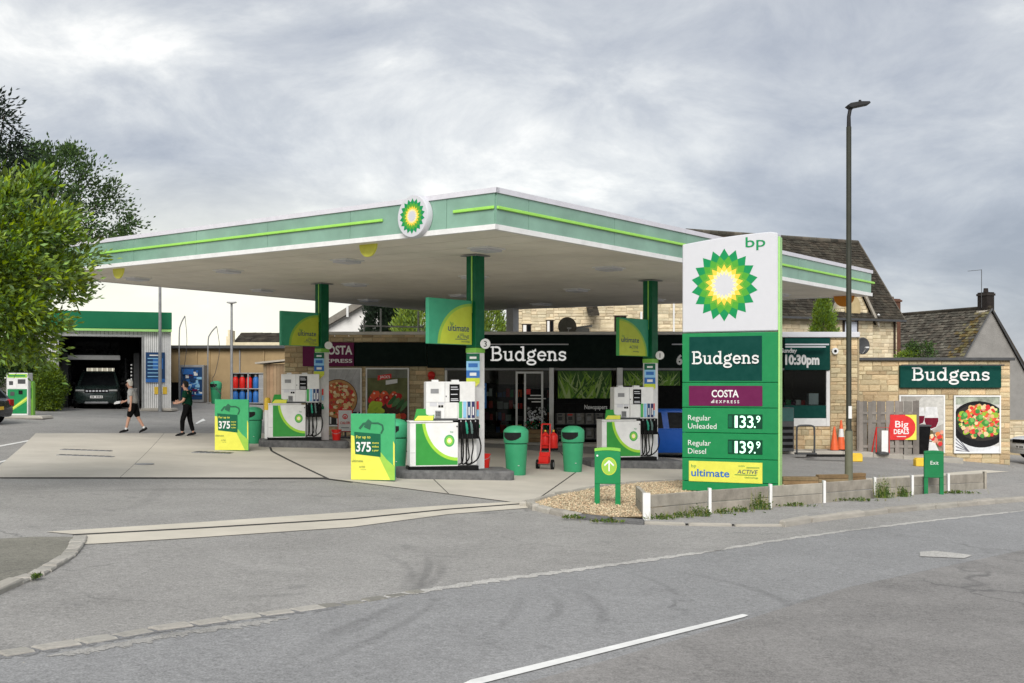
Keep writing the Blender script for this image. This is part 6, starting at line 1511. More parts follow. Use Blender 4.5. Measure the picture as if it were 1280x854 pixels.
# ---------------------------------------------------------------- houses behind
# terraced stone house seen between canopy and shop roof
YH = 51.0; hx_ = lambda px: WX(px, YH); hz_ = lambda py: WZ(py, YH)
t = thing('stone_house', 'long pale stone house seen between the canopy and the shop roof', 'house', (hx_(750), YH, 0))
MB().box(hx_(648), hx_(880), YH+.02, YH+6.9, -.5, 6.3).build('wall', m_mortar, t, world=True)
wins = [(653, 664, 405), (683, 692, 400), (768, 783, 394.5)]
xs = [648]+[v for w_ in wins for v in w_[:2]]+[880]
regs = []
for i in range(0, len(xs), 2): regs.append((hx_(xs[i]), hx_(xs[i+1]), hz_(425), hz_(372)))
for a, b, top in wins: regs.append((hx_(a), hx_(b), hz_(top), hz_(372)))
stone_wall(t, regs, YH+.02, .15, (.25, .6), ind=False, mat=m_stonepale, proud=.03)
for a, b, top in wins:
    f = MB().box(hx_(a), hx_(b), YH-.02, YH+.06, hz_(425), hz_(top)).build('window', m_darkwood, t, world=True)
    for u, v in ((a+1, (a+b)/2-.6), ((a+b)/2+.6, b-1)): MB().box(hx_(u), hx_(v), YH-.035, YH-.021, hz_(424), hz_(top+1.4)).build('pane', m_darkglass if a > 700 or u > a+3 else m_whiterender, f, world=True)
    MB().box(hx_(a-1.5), hx_(b+1.5), YH-.06, YH-.0, hz_(top)+.002, hz_(top-1.6)).build('lintel', m_stonepale, f, world=True)
pr_ = MB().add([(hx_(733), YH-1.3, hz_(396)), (hx_(746.5), YH-1.3, hz_(396)), (hx_(746.5), YH, hz_(384)), (hx_(733), YH, hz_(384)), (hx_(733), YH-1.3, hz_(397)), (hx_(746.5), YH-1.3, hz_(397)), (hx_(746.5), YH, hz_(385)), (hx_(733), YH, hz_(385))], [(0, 1, 2, 3), (4, 5, 6, 7), (0, 4, 5, 1), (1, 5, 6, 2), (3, 2, 6, 7), (0, 3, 7, 4)]).build('porch_roof', m_slate, t, world=True)
roof_tiles(t, (hx_(733), YH-1.3, hz_(396)), (1, 0, 0), (0, 1.3, hz_(384)-hz_(396)), hx_(746.5)-hx_(733), math.hypot(1.3, hz_(384)-hz_(396)), .22, .3)
MB().box(hx_(800), hx_(802.5), YH-.15, YH-.02, 1, hz_(390)).box(hx_(841), hx_(843), YH-.1, YH-.0, 1, hz_(380)).build('downpipe', m_offwhite, t, world=True)
MB().prism([(hx_(646), 6.2), (hx_(882), 6.2), (hx_(882), 6.4), (hx_(646), 6.4)], YH-.3, YH+7).build('eaves', m_darkwood, t, world=True)
MB().add([(hx_(646), YH-.3, 6.4), (hx_(882), YH-.3, 6.4), (hx_(882), YH+3.4, 8.6), (hx_(646), YH+3.4, 8.6), (hx_(882), YH+7, 6.4), (hx_(646), YH+7, 6.4)], [(0, 1, 2, 3), (3, 2, 4, 5), (1, 4, 2), (0, 3, 5)]).build('roof', m_slate, t, world=True)

# big gabled house at the right of the canopy
Rg = Vector((17.45, 56.5, 9.25)); th_ = R(25); U = Vector((math.cos(th_), math.sin(th_), 0)); V = Vector((-math.sin(th_), math.cos(th_), 0))
t = thing('gabled_house', 'tall stone house with a steep dark tiled roof rising above the canopy', 'house', (Rg.x, Rg.y, 0), math.degrees(th_))
run, LB, zr, ze = 3.15, 10.4, Rg.z, 5.25      # local: x along ridge (right end at 0), y back, ridge at y=0
lx = lambda *p: p
MB().box(-LB, -.12, -run+.35, run-.35, -1, ze+.1).build('wall', m_mortar, t)
def local_fr(x, y, z): return Rg+U*x+V*y+Vector((0, 0, z-Rg.z))
stone_wall(t, [(-3.9, -.12, 1.2, ze+.0)], -run+.35, .17, (.3, .6), ind=False, mat=m_stonepale, fr=local_fr)
stone_wall(t, [(-LB, -4.9, 1.2, ze-.05)], -run+.352, .17, (.3, .6), ind=False, mat=m_stonepale, fr=local_fr)
MB().add([(-LB, -run, ze), (0, -run, ze), (0, 0, zr), (-LB, 0, zr), (0, run, ze), (-LB, run, ze)], [(0, 1, 2, 3), (3, 2, 4, 5), (1, 4, 2), (0, 3, 5)]).build('roof', m_slate, t)
roof_tiles(t, local_fr(-LB, -run-.1, ze-.13), U, V*run+Vector((0, 0, zr-ze)), LB, math.hypot(run, zr-ze)+.12, .17, .21, mat=m_slate, th=.022)
mb = MB()
for i in range(int(LB/.45)): mb.tube([(-i*.45, 0, zr+.04), (-(i+1)*.45+.02, 0, zr+.04)], .10, 6)
mb.build('ridge_tile', m_mossslate, t, kind='stuff')
mb = MB(); mb.add([(0.0, -run-.06, ze-.05), (0.03, 0, zr+.06), (.10, 0, zr+.06), (.07, -run-.06, ze-.05), (0, -run-.06, ze-.22), (.03, 0, zr-.12), (.10, 0, zr-.12), (.07, -run-.06, ze-.22)], [(0, 1, 2, 3), (4, 5, 6, 7), (0, 1, 5, 4), (3, 2, 6, 7)]); mb.build('verge', m_mossslate, t)
MB().box(-LB, 0, -run-.16, -run-.06, ze-.14, ze-.04).build('gutter', m_darkgrey, t); MB().tube([(-.35, -run+.25, 0), (-.35, -run+.25, ze-.1)], .05, 8).build('downpipe', m_darkwood, t)
# front gable with a blind arch and window
gy = -run+.2; gcx = -3.05; gw = 1.45; gp = 8.05
def pxlocal(px, y):          # local x on the plane y whose image falls at px
    k = (px-640)/F; base = Rg+V*y
    return (k*base.y-base.x)/(U.x-k*U.y)
gl_, gr_ = pxlocal(1031, gy), pxlocal(1093, gy); gcx = (gl_+gr_)/2; gw = (gr_-gl_)/2
pk = gw*1.62
gz0 = ze-.1
MB().prism([(gl_+.1, -1), (gr_-.1, -1), (gr_-.1, gz0), (gcx, gz0+pk-.1), (gl_+.1, gz0)], gy, 0).build('gable', m_mortar, t)
wl, wr = pxlocal(1053, gy), pxlocal(1072, gy); wt = HC+(480-398.5)/F*(Rg+U*gcx+V*gy).y; wb = wt-1.05
regs = [(gl_+.1, wl, 1.2, gz0), (wr, gr_-.1, 1.2, gz0), (wl, wr, wt+.12, gz0)] if wt+.12 < gz0 else [(gl_+.1, wl, 1.2, gz0), (wr, gr_-.1, 1.2, gz0)]
k = 0; z = gz0
while z < gz0+pk-.3:
    hw = gw*(1-(z+.17-gz0)/pk)-.12
    regs.append((gcx-hw, gcx+hw, z, z+.17)); z += .17
stone_wall(t, regs, gy, .17, (.28, .55), ind=False, mat=m_stonepale, fr=local_fr)
mb = MB(); mb.prism([(gcx+.12+.47*math.cos(a), gz0+.55+.62*math.sin(a)) for a in [math.pi*2*i/22 for i in range(22)]], gy-.075, gy-.02); mb.build('blind_arch', M('arch_stone', (.44, .345, .19), .9, .1, 4, bump=.4, spec=.2), t)
wd = MB().box(wl, wr, gy-.06, gy+.1, wb, wt).build('window', m_darkwood, t); MB().box(wl+.10, wr-.10, gy-.07, gy-.061, wb+.05, wt-.14).build('pane', M('pale_pane', (.5, .53, .6), .1, .1), wd)
for s, e in ((-1, gl_), (1, gr_)):
    mb = MB(); a = (gcx, gz0+pk+.12); b = (e+s*.12, gz0-.10)
    mb.prism([a, b, (b[0]-s*.02, b[1]-.22), (a[0], a[1]-.24)], gy-.22, gy-.12); mb.build('bargeboard', m_wood, t)
    mb = MB(); mb.add([(a[0], gy-.2, a[1]), (b[0], gy-.2, b[1]), (b[0], 1.0, b[1]), (a[0], 1.0, a[1]), (a[0], gy-.2, a[1]-.1), (b[0], gy-.2, b[1]-.1), (b[0], 1.0, b[1]-.1), (a[0], 1.0, a[1]-.1)], [(0, 1, 2, 3), (4, 5, 6, 7), (0, 1, 5, 4), (1, 2, 6, 5)]); mb.build('gable_roof', m_slate, t)
ch2 = MB(); q = Rg+U*.2+V*2.6; 
cxp = Vector((WX(1115, 60), 60, 0)); l_ = (mtx(t).inverted() @ cxp)
cf = MB().box(l_.x-.32, l_.x+.32, l_.y-.3, l_.y+.3, 3.0, WZ(374, 60)).build('chimney', m_brick, t, bev=.01); MB().box(l_.x-.38, l_.x+.38, l_.y-.36, l_.y+.36, WZ(374, 60)-.16, WZ(374, 60)-.06).lathe([(.1, WZ(374, 60)), (.09, WZ(371, 60))], l_.x, l_.y, 10).build('chimney_cap', m_brick, cf)
MB().lathe([(.01, -.06), (.08, 0), (.01, .06)], gr_-.02, gy-.3, 10).build('flood_lamp', m_white, t).location = (0, 0, gz0+.25)

# dark roofed house with rendered gable and tall chimney on the far right
KS = 1.36
A_ = Vector((19.2*KS, 45*KS, 2.15+3.0*KS)); gd = Vector((.92, .39, 0)).normalized(); rd = Vector((-.39, .92, 0)).normalized(); sl = 1.35; hw = 5.2
t = thing('rendered_house', 'house at far right with a mossy dark roof and plain grey rendered gable', 'house', (A_.x, A_.y, 0))
hd_ = 3.7*KS; ez = A_.z-hd_
wl_ = hw*.72
gp_ = [A_-gd*(hd_/sl)+Vector((0, 0, -hd_)), A_+gd*(hd_/sl)+Vector((0, 0, -hd_)), A_]
bk_ = [p_+rd*11 for p_ in gp_]
dn = Vector((0, 0, -3.5))
MB().add([tuple(v) for v in (gp_[0]+dn, gp_[1]+dn, gp_[1], gp_[2], gp_[0], bk_[0]+dn, bk_[1]+dn, bk_[1], bk_[2], bk_[0])], [(0, 1, 2, 3, 4), (5, 6, 7, 8, 9), (0, 4, 9, 5), (1, 6, 7, 2), (0, 5, 6, 1), (4, 3, 8, 9), (3, 2, 7, 8)]).build('wall', m_render, t, world=True)
nL = (-gd*sl*0+Vector((0, 0, 0)))
sv = (A_-gp_[0]); SL = sv.length; su = sv.normalized(); nrm = rd.cross(su).normalized(); nrm = nrm if nrm.z > 0 else -nrm
def mossf(u, v): return max(0, .75-abs(u-.055-.03*(1-v))/.10)*(1 if .25 < v < .97 else .3)
roof_tiles(t, gp_[0]-su*.2+nrm*.03-rd*.12, rd, su, 11.2, SL+.22, .19, .24, mat=m_mossslate, moss=mossf)
MB().add([tuple(v) for v in (A_-rd*.14+nrm*.05, A_+rd*11+nrm*.05, gp_[1]+rd*11+gd*.2, gp_[1]-rd*.14+gd*.2, A_-rd*.14+Vector((0, 0, .15)), A_+rd*11+Vector((0, 0, .15)), gp_[1]+rd*11+gd*.3+Vector((0, 0, .05)), gp_[1]-rd*.14+gd*.3+Vector((0, 0, .05)))], [(0, 1, 2, 3), (4, 5, 6, 7), (0, 3, 7, 4), (1, 2, 6, 5), (2, 3, 7, 6)]).build('roof', m_slate, t, world=True)
mb = MB()
for i in range(24): mb.tube([tuple(A_+rd*(i*.45-.1)+Vector((0, 0, .10))), tuple(A_+rd*(i*.45+.33)+Vector((0, 0, .10)))], .10, 6)
mb.build('ridge_tile', m_slate, t, kind='stuff', world=True)
cc_ = A_+rd*.40+gd*.12; ang = math.atan2(gd.y, gd.x)
def rbox(c, w, d, z0, z1): 
    return [(c.x+a*w*math.cos(ang)-b*d*math.sin(ang), c.y+a*w*math.sin(ang)+b*d*math.cos(ang)) for a, b in ((-1, -1), (1, -1), (1, 1), (-1, 1))]
c1 = MB().vprism(rbox(cc_, .27, .34, 0, 0), A_.z-.9, A_.z+.95).build('chimney', m_sooty, t, world=True, bev=.01); MB().vprism(rbox(cc_, .31, .38, 0, 0), A_.z+.76, A_.z+.88).build('chimney_band', m_sooty, c1, world=True)
MB().lathe([(.14, A_.z+.95), (.12, A_.z+1.18)], cc_.x, cc_.y, 10).build('chimney_pot', m_sooty, c1, world=True)
MB().vprism(rbox(cc_, .30, .37, 0, 0), A_.z-.30, A_.z-.05).build('flashing', m_concretepale, c1, world=True)
mb = MB(); e_ = A_+gd*.03-rd*.16
for s, g_ in ((-1, gp_[0]), (1, gp_[1])): mb.tube([tuple(A_-rd*.15+Vector((0, 0, .02))), tuple(g_-rd*.15)], .05, 4)
mb.build('verge', m_darkgrey, t, world=True)
q = cc_-gd*.31; t2 = thing('television_aerial', 'thin television aerial on the tall dark chimney at far right', 'aerial', (q.x, q.y, A_.z+.1))
zt = WZ(337, q.y)-t2.location.z; MB().tube([(0, 0, 0), (0, 0, zt)], .018, 6).build('mast', m_darkgrey, t2)
mb = MB(); mb.tube([(0, 0, zt-.02), (-.80, -.1, zt-.10)], .012, 5)
for i in range(7): mb.tube([(-.08-.09*i, -.1-.01*i, zt-.02-.009*i), (-.08-.09*i, .12-.01*i, zt-.02-.009*i)], .006, 4)
mb.build('boom', m_darkgrey, t2)
# rear boundary pieces at the far right
q = Vector((WX(1290, 47), 47, G(18, 47))); t = thing('garden_wall', 'low wall at the right edge beyond the white car', 'wall', q); MB().box(-2.0, 6, 0, .3, -.5, 1.2).build('wall', m_mortar, t); stone_wall(t, [(q.x-2, q.x+5, q.z, q.z+1.15)], q.y, .16, (.3, .6), ind=False, mat=m_stonepale)
# white gabled house and slate roof beyond, left of the shop
YW = 62; wx_ = lambda px: WX(px, YW); wz_ = lambda py: WZ(py, YW)
t = thing('white_house', 'white rendered gable house with a grey verge behind the shop roof', 'house', (wx_(430), YW, 0))
pkx, pkz = 462, 371
pts = [(wx_(398), 0), (wx_(526), 0), (wx_(526), wz_(411)), (wx_(pkx), wz_(pkz)), (wx_(398), wz_(411))]
MB().prism(pts, YW, YW+8).build('wall', m_whiterender, t, world=True)
for s in (-1, 1):
    e = wx_(pkx)+s*(wx_(526)-wx_(pkx)+.5); z0, z1 = wz_(414), wz_(pkz)+.12
    MB().prism([(wx_(pkx), z1), (e, z0), (e-s*.02, z0-.32), (wx_(pkx), z1-.42)], YW-.45, YW+8.2).build('roof', M('grey_tile_roof', (.20, .185, .16), .9, .2, 3, dirt=.4, spec=.2), t, world=True)
MB().tube([(wx_(436), YW-.5, wz_(397)), (wx_(436), YW-.5, wz_(383))], .07, 6).build('flue', m_offwhite, t, world=True)
YL = 80; t = thing('slate_roof_house', 'dark stone-tiled roof showing above the tan building', 'house', (WX(330, YL), YL, 0))
MB().box(WX(286, YL), WX(400, YL), YL, YL+7, 0, WZ(428, YL)).build('wall', m_stonepale, t, world=True)
MB().add([(WX(287, YL), YL-.3, WZ(436, YL)), (WX(404, YL), YL-.3, WZ(436, YL)), (WX(404, YL), YL+3.5, WZ(414, YL)), (WX(287, YL), YL+3.5, WZ(414, YL)), (WX(287, YL), YL+7, WZ(436, YL)), (WX(404, YL), YL+7, WZ(436, YL))], [(0, 1, 2, 3), (3, 2, 5, 4), (0, 3, 4), (1, 5, 2)]).build('roof', m_slate, t, world=True)
roof_tiles(t, (WX(287, YL), YL-.3, WZ(436, YL)+.02), (1, 0, 0), (0, 3.8, WZ(414, YL)-WZ(436, YL)), WX(404, YL)-WX(287, YL), math.hypot(3.8, WZ(414, YL)-WZ(436, YL)), .32, .4)
MB().prism([(WX(285, YL), WZ(436, YL)), (WX(289.5, YL), WZ(436, YL)), (WX(289.5, YL), WZ(413, YL)), (WX(287, YL), WZ(413, YL)), (WX(287, YL), WZ(421, YL)), (WX(285, YL), WZ(421, YL))], YL-.5, YL+1).build('parapet', m_stonepale, t, world=True)

# ---------------------------------------------------------------- people
def human(name, lab, p, rz, J, cloth, feats):
    """J: joints (x forward is -x here: walking to the left), cloth: list of (part name, chain radii, material)"""
    t = thing(name, lab, 'person', p, rz)
    def skin(nm, pts, edges, rad, mat, sub=2):
        me = bpy.data.meshes.new(nm); me.from_pydata(pts, edges, [])
        o = bpy.data.objects.new(nm, me); COL.objects.link(o)
        o.modifiers.new('skin', 'SKIN'); sk = me.skin_vertices[0].data
        for i, r_ in enumerate(rad): sk[i].radius = r_ if hasattr(r_, '__len__') else (r_, r_)
        sk[0].use_root = True
        ss = o.modifiers.new('sub', 'SUBSURF'); ss.levels = sub; ss.render_levels = sub
        dg = bpy.context.evaluated_depsgraph_get(); m2 = bpy.data.meshes.new_from_object(o.evaluated_get(dg)); m2.name = nm
        bpy.data.objects.remove(o); m2.materials.clear(); m2.materials.append(mat); m2.polygons.foreach_set('use_smooth', [True]*len(m2.polygons))
        return link(nm, m2, t)
    names = list(J); idx = {k: i for i, k in enumerate(names)}
    E = [('pelvis', 'waist'), ('waist', 'chest'), ('chest', 'neck'), ('neck', 'chin'), ('chin', 'brow'), ('brow', 'crown')]
    for s in 'lr': E += [('chest', 'sh'+s), ('sh'+s, 'el'+s), ('el'+s, 'wr'+s), ('wr'+s, 'pa'+s), ('pelvis', 'hi'+s), ('hi'+s, 'kn'+s), ('kn'+s, 'an'+s), ('an'+s, 'to'+s)]
    rad = {'pelvis': (.15, .11), 'waist': (.135, .105), 'chest': (.155, .115), 'neck': .055, 'chin': (.062, .075), 'brow': (.078, .095), 'crown': (.055, .065)}
    for s in 'lr': rad.update({'sh'+s: .062, 'el'+s: .043, 'wr'+s: .029, 'pa'+s: (.035, .02), 'hi'+s: .09, 'kn'+s: .058, 'an'+s: .038, 'to'+s: (.04, .025)})
    pts = [J[k] for k in names]; ed = [(idx[a], idx[b]) for a, b in E]; rr = [rad[k] for k in names]
    # five fingers on each hand, short bent chains rooted in the palm
    for s in 'lr':
        pa = Vector(J['pa'+s]); wr = Vector(J['wr'+s]); d = (pa-wr).normalized(); side = d.cross(Vector((0, 1, 0))).normalized(); fw = side
        for f, (off, ln) in enumerate(((-.028, .070), (-.010, .080), (.010, .076), (.027, .060))):
            b = len(pts); q = pa+Vector((0, 1, 0))*0+side*off+d*.02; curl = Vector((0, -1 if s == 'l' else 1, 0))
            pts += [tuple(q), tuple(q+d*ln*.5+curl*.008), tuple(q+d*ln*.8+curl*.03)]; rr += [.010, .009, .008]; ed += [(idx['pa'+s], b), (b, b+1), (b+1, b+2)]
        b = len(pts); q = wr.lerp(pa, .5)-side*.035; pts += [tuple(q), tuple(q+d*.045-side*.02)]; rr += [.011, .009]; ed += [(idx['pa'+s], b), (b, b+1)]
    body = skin('body', pts, ed, rr, m_skin)
    for nm, keys, es, rd_, mat in cloth:
        k2 = {k: i for i, k in enumerate(keys)}
        P_ = [J[k] if k in J else None for k in keys]
        for i, k in enumerate(keys):
            if P_[i] is None: a, b, f = k.split(':'); P_[i] = tuple(Vector(J[a]).lerp(Vector(J[b]), float(f)))
        skin(nm, P_, [(k2[a], k2[b]) for a, b in es], rd_, mat, 2)
    feats(t)
    return t
def shoes(t, J, mat, up=.0):
    for s in 'lr':
        an, to = Vector(J['an'+s]), Vector(J['to'+s]); d = (to-an); d.normalize(); n = Vector((0, 1, 0)); u = d.cross(n); u = u if u.z > 0 else -u
        heel = an-d*.07-u*.055; toe = to+d*.07
        pts = []
        for q, w, h in ((heel, .035, .07), (heel+d*.05, .043, .085), (an+d*.04-u*.055, .045, .09), (to-u*.02, .048, .06), (toe-u*.01, .035, .03)):
            pts += [q-n*w, q+n*w, q+n*w*.8+u*h, q-n*w*.8+u*h]
        fs = [(0, 1, 2, 3), (16, 17, 18, 19)]
        for i in range(4):
            for k in range(4): fs.append((i*4+k, i*4+(k+1) % 4, (i+1)*4+(k+1) % 4, (i+1)*4+k))
        MB().add([tuple(q) for q in pts], fs).build('shoe', mat, t, smooth=True, bev=.01)
def face(t, J, hair, style, glasses=False):
    br = Vector(J['brow']); cr = Vector(J['crown']); ch_ = Vector(J['chin'])
    up_ = (br-ch_).normalized(); c = br+up_*.03
    nl = len(hair) if hasattr(hair, '__len__') else 0
    MB().add([tuple(q) for q in (c+Vector((-.085, -.014, -.03)), c+Vector((-.085, .014, -.03)), c+Vector((-.118, 0, -.075)), c+Vector((-.085, 0, -.085)))], [(0, 1, 2), (0, 2, 3), (1, 3, 2)]).build('nose', m_skin, t)
    for s in (-1, 1):
        MB().ball(tuple(c+Vector((-.082, s*.032, -.03))), .011, 6).build('eye', m_black, t); MB().ball(tuple(c+Vector((.0, s*.082, -.05))), .026, 6, None, (.8, .4, 1.2)).build('ear', m_skin, t)
    MB().box(*[v for a in ((c.x-.092, c.x-.075), (c.y-.022, c.y+.022), (c.z-.122, c.z-.114)) for v in a]).build('mouth', m_redprint2, t)
    rg = random.Random(3); vs = []; fs = []; R_ = .113
    for i in range(7):
        a = math.pi*.5*i/6*1.32
        for k in range(16):
            b = 2*math.pi*k/16; rr_ = R_*rg.uniform(.96, 1.07); z = math.cos(a)*rr_; q = math.sin(a)*rr_
            x = q*math.cos(b); y = q*math.sin(b)*.86
            if x < -.03 and z < .045: z = .045+rg.uniform(0, .01)                     # hairline
            if x > .02 and style == 'full' and i == 6: z -= .045
            vs.append((c.x+.012+x, c.y+y, c.z-.005+z))
    for i in range(6):
        for k in range(16): fs.append((i*16+k, i*16+(k+1) % 16, (i+1)*16+(k+1) % 16, (i+1)*16+k))
    MB().add(vs, fs).build('hair', hair, t, smooth=True)
m_redprint2 = M('lips', (.35, .12, .10), .5, .05)
m_tshirt = M('grey_cotton', (.40, .40, .39), .85, .12, 14, spec=.2); m_tgreen = M('dark_green_cotton', (.005, .040, .022), .9, .15, 12, spec=.05)
m_blackcloth = M('black_cloth', (.006, .006, .0065), .9, .2, 10, spec=.05); m_shoe = M('black_shoe', (.006, .006, .0065), .6, .1, spec=.1); m_whitehair = M('white_hair', (.62, .60, .55), .8, .1, 40, bump=.5, spec=.2); m_darkhair = M('dark_hair', (.012, .009, .007), .6, .2, 40, bump=.4)
UPE = [('pelvis', 'waist'), ('waist', 'chest'), ('chest', 'chest:neck:.55'), ('chest', 'shl'), ('shl', 'shl:ell:.35'), ('shl:ell:.35', 'shl:ell:.72'), ('chest', 'shr'), ('shr', 'shr:elr:.35'), ('shr:elr:.35', 'shr:elr:.72')]
UPK = ['pelvis', 'waist', 'chest', 'chest:neck:.55', 'shl', 'shl:ell:.35', 'shl:ell:.72', 'shr', 'shr:elr:.35', 'shr:elr:.72']
def upr(b): return [(.185*b, .15*b), (.178*b, .152*b), (.20*b, .155*b), (.12, .11), .108, .088, .088, .108, .088, .088]
# the older man in grey, striding to the left
J1 = {'pelvis': (.04, 0, .90), 'waist': (.02, 0, 1.07), 'chest': (0, 0, 1.28), 'neck': (-.04, 0, 1.45), 'chin': (-.085, 0, 1.515), 'brow': (-.09, 0, 1.60), 'crown': (-.08, 0, 1.665)}
J1.update({'shl': (.0, -.19, 1.37), 'ell': (.06, -.26, 1.10), 'wrl': (.045, -.27, .86), 'pal': (.03, -.27, .79), 'shr': (0, .19, 1.37), 'elr': (-.10, .25, 1.12), 'wrr': (-.31, .22, 1.02), 'par': (-.38, .21, 1.0),
           'hil': (.05, -.10, .86), 'knl': (-.07, -.10, .49), 'anl': (-.17, -.09, .10), 'tol': (-.31, -.09, .045), 'hir': (.05, .10, .86), 'knr': (.17, .10, .49), 'anr': (.38, .10, .14), 'tor': (.26, .10, .05)})
q = P(165, 541.5)
def f1_(t): shoes(t, J1, m_shoe); face(t, J1, m_whitehair, 'full')
human('person', 'man in grey t-shirt and black shorts walking left towards the car wash', q, 0, J1,
      [('shirt', UPK, UPE, upr(1.2), m_tshirt),
       ('shorts', ['pelvis', 'waist', 'hil', 'knl', 'hil:knl:.5', 'hir', 'knr', 'hir:knr:.5'], [('waist', 'pelvis'), ('pelvis', 'hil'), ('hil', 'hil:knl:.5'), ('hil:knl:.5', 'knl'), ('pelvis', 'hir'), ('hir', 'hir:knr:.5'), ('hir:knr:.5', 'knr')], [(.18, .15), (.15, .12), .12, .092, .112, .12, .092, .112], m_blackcloth),
       ('sock', ['anl', 'anl:knl:.25'], [('anl', 'anl:knl:.25')], [.05, .048], m_offwhite), ('sock', ['anr', 'anr:knr:.25'], [('anr', 'anr:knr:.25')], [.05, .048], m_offwhite)], f1_)
pk_ = thing('folded_paper', 'crumpled pale paper held in the hand of the man in grey', 'paper', q+Vector((-.5, .2, .93))); MB().add([(-.14, -.05, .0), (.06, -.06, .03), (.08, .05, .06), (-.12, .06, .05), (-.13, -.05, .05), (.05, -.05, .10), (.07, .05, .11), (-.10, .05, .10)], [(0, 1, 2, 3), (4, 5, 6, 7), (0, 1, 5, 4), (1, 2, 6, 5), (2, 3, 7, 6), (3, 0, 4, 7)]).build('paper', m_offwhite, pk_)
# the younger man in dark green
J2 = {'pelvis': (.03, 0, .93), 'waist': (.03, 0, 1.10), 'chest': (.03, 0, 1.30), 'neck': (.0, 0, 1.47), 'chin': (-.04, 0, 1.545), 'brow': (-.045, 0, 1.63), 'crown': (-.035, 0, 1.70)}
J2.update({'shl': (.03, -.19, 1.39), 'ell': (-.02, -.27, 1.13), 'wrl': (-.24, -.20, 1.05), 'pal': (-.31, -.17, 1.06), 'shr': (.03, .19, 1.39), 'elr': (-.03, .26, 1.13), 'wrr': (-.25, .12, 1.10), 'par': (-.31, .08, 1.11),
           'hil': (.03, -.10, .89), 'knl': (-.10, -.10, .50), 'anl': (-.10, -.10, .10), 'tol': (-.25, -.11, .04), 'hir': (.04, .10, .89), 'knr': (.09, .10, .50), 'anr': (.20, .10, .10), 'tor': (.05, .11, .04)})
q = P(233, 545.5)
def f2_(t): shoes(t, J2, m_shoe); face(t, J2, m_darkhair, 'full')
human('person', 'dark haired man in green t-shirt and black trousers with his hands together', q, 0, J2,
      [('shirt', UPK, UPE, upr(1.0), m_tgreen),
       ('trousers', ['pelvis', 'waist', 'hil', 'knl', 'anl:knl:.12', 'hir', 'knr', 'anr:knr:.12'], [('waist', 'pelvis'), ('pelvis', 'hil'), ('hil', 'knl'), ('knl', 'anl:knl:.12'), ('pelvis', 'hir'), ('hir', 'knr'), ('knr', 'anr:knr:.12')], [(.165, .135), (.145, .115), .108, .082, .066, .108, .082, .066], m_blackcloth)], f2_)

# ---------------------------------------------------------------- trees and plants
def leafmesh(mb, c, size, d, rg, asp=.42, fold=True):
    d = d.normalized(); s = d.cross(Vector((rg.uniform(-1, 1), rg.uniform(-1, 1), rg.uniform(-1, 1)))); s = s.normalized() if s.length > 1e-3 else d.orthogonal().normalized()
    n = d.cross(s); w = size*asp*.5
    a = c; b = c+d*size*.45+s*w+n*size*.08; e = c+d*size; f = c+d*size*.45-s*w+n*size*.08
    mb.add([tuple(a), tuple(b), tuple(e), tuple(f)], [(0, 1, 2), (0, 2, 3)])
def tree(name, lab, cat, base, cen, rad, nclump, nleaf, size, mat, trunk=.18, clump=.5, seed=1, group=None, asp=.42, limbs=14, up=.3, hollow=.35, skirt=-9):
    rg = random.Random(seed); t = thing(name, lab, cat, base, 0, group)
    b = Vector(base); c = Vector(cen)-b; rad = Vector(rad)
    top = c+Vector((0, 0, rad.z*.55))
    pts = [Vector((0, 0, -.1)), Vector((rg.uniform(-.1, .1), 0, c.z*.4)), c*.75+Vector((0, 0, 0)), top]
    if trunk: MB().tube(smoothpath(pts, 4), [trunk*(1-.75*i/12) for i in range(13)], 9).build('trunk', m_bark, t, smooth=True)
    cl = []
    while len(cl) < nclump:
        v = Vector((rg.uniform(-1, 1), rg.uniform(-1, 1), rg.uniform(-1, 1)))
        if not hollow < v.length < 1: continue
        k = 1+.22*mnoise.noise(v*1.8+Vector((seed, 0, 0)))
        q = c+Vector((v.x*rad.x, v.y*rad.y, v.z*rad.z))*k
        if q.z+b.z > skirt: cl.append((q, v))
    if trunk and limbs:
        mb = MB()
        for q, v in rg.sample(cl, min(limbs, len(cl))):
            s0 = c*rg.uniform(.5, .85); m_ = s0.lerp(q, .5)+Vector((0, 0, rg.uniform(0, .3)))
            mb.tube([tuple(s0), tuple(m_), tuple(q)], [trunk*.35, trunk*.2, trunk*.05], 5)
        mb.build('limb', m_bark, t, smooth=True)
    mb = MB()
    for q, v in cl:
        cs = clump*rg.uniform(.6, 1.25); out = Vector(v).normalized()
        for i in range(nleaf):
            o = Vector((rg.gauss(0, 1), rg.gauss(0, 1), rg.gauss(0, .75)))*cs*.5
            d = o.normalized()*.6+out*.5+Vector((rg.uniform(-.6, .6), rg.uniform(-.6, .6), rg.uniform(-.5, .5)+up))
            leafmesh(mb, q+o, size*rg.uniform(.7, 1.3), d, rg, asp)
    mb.build('crown', mat, t)
    return t
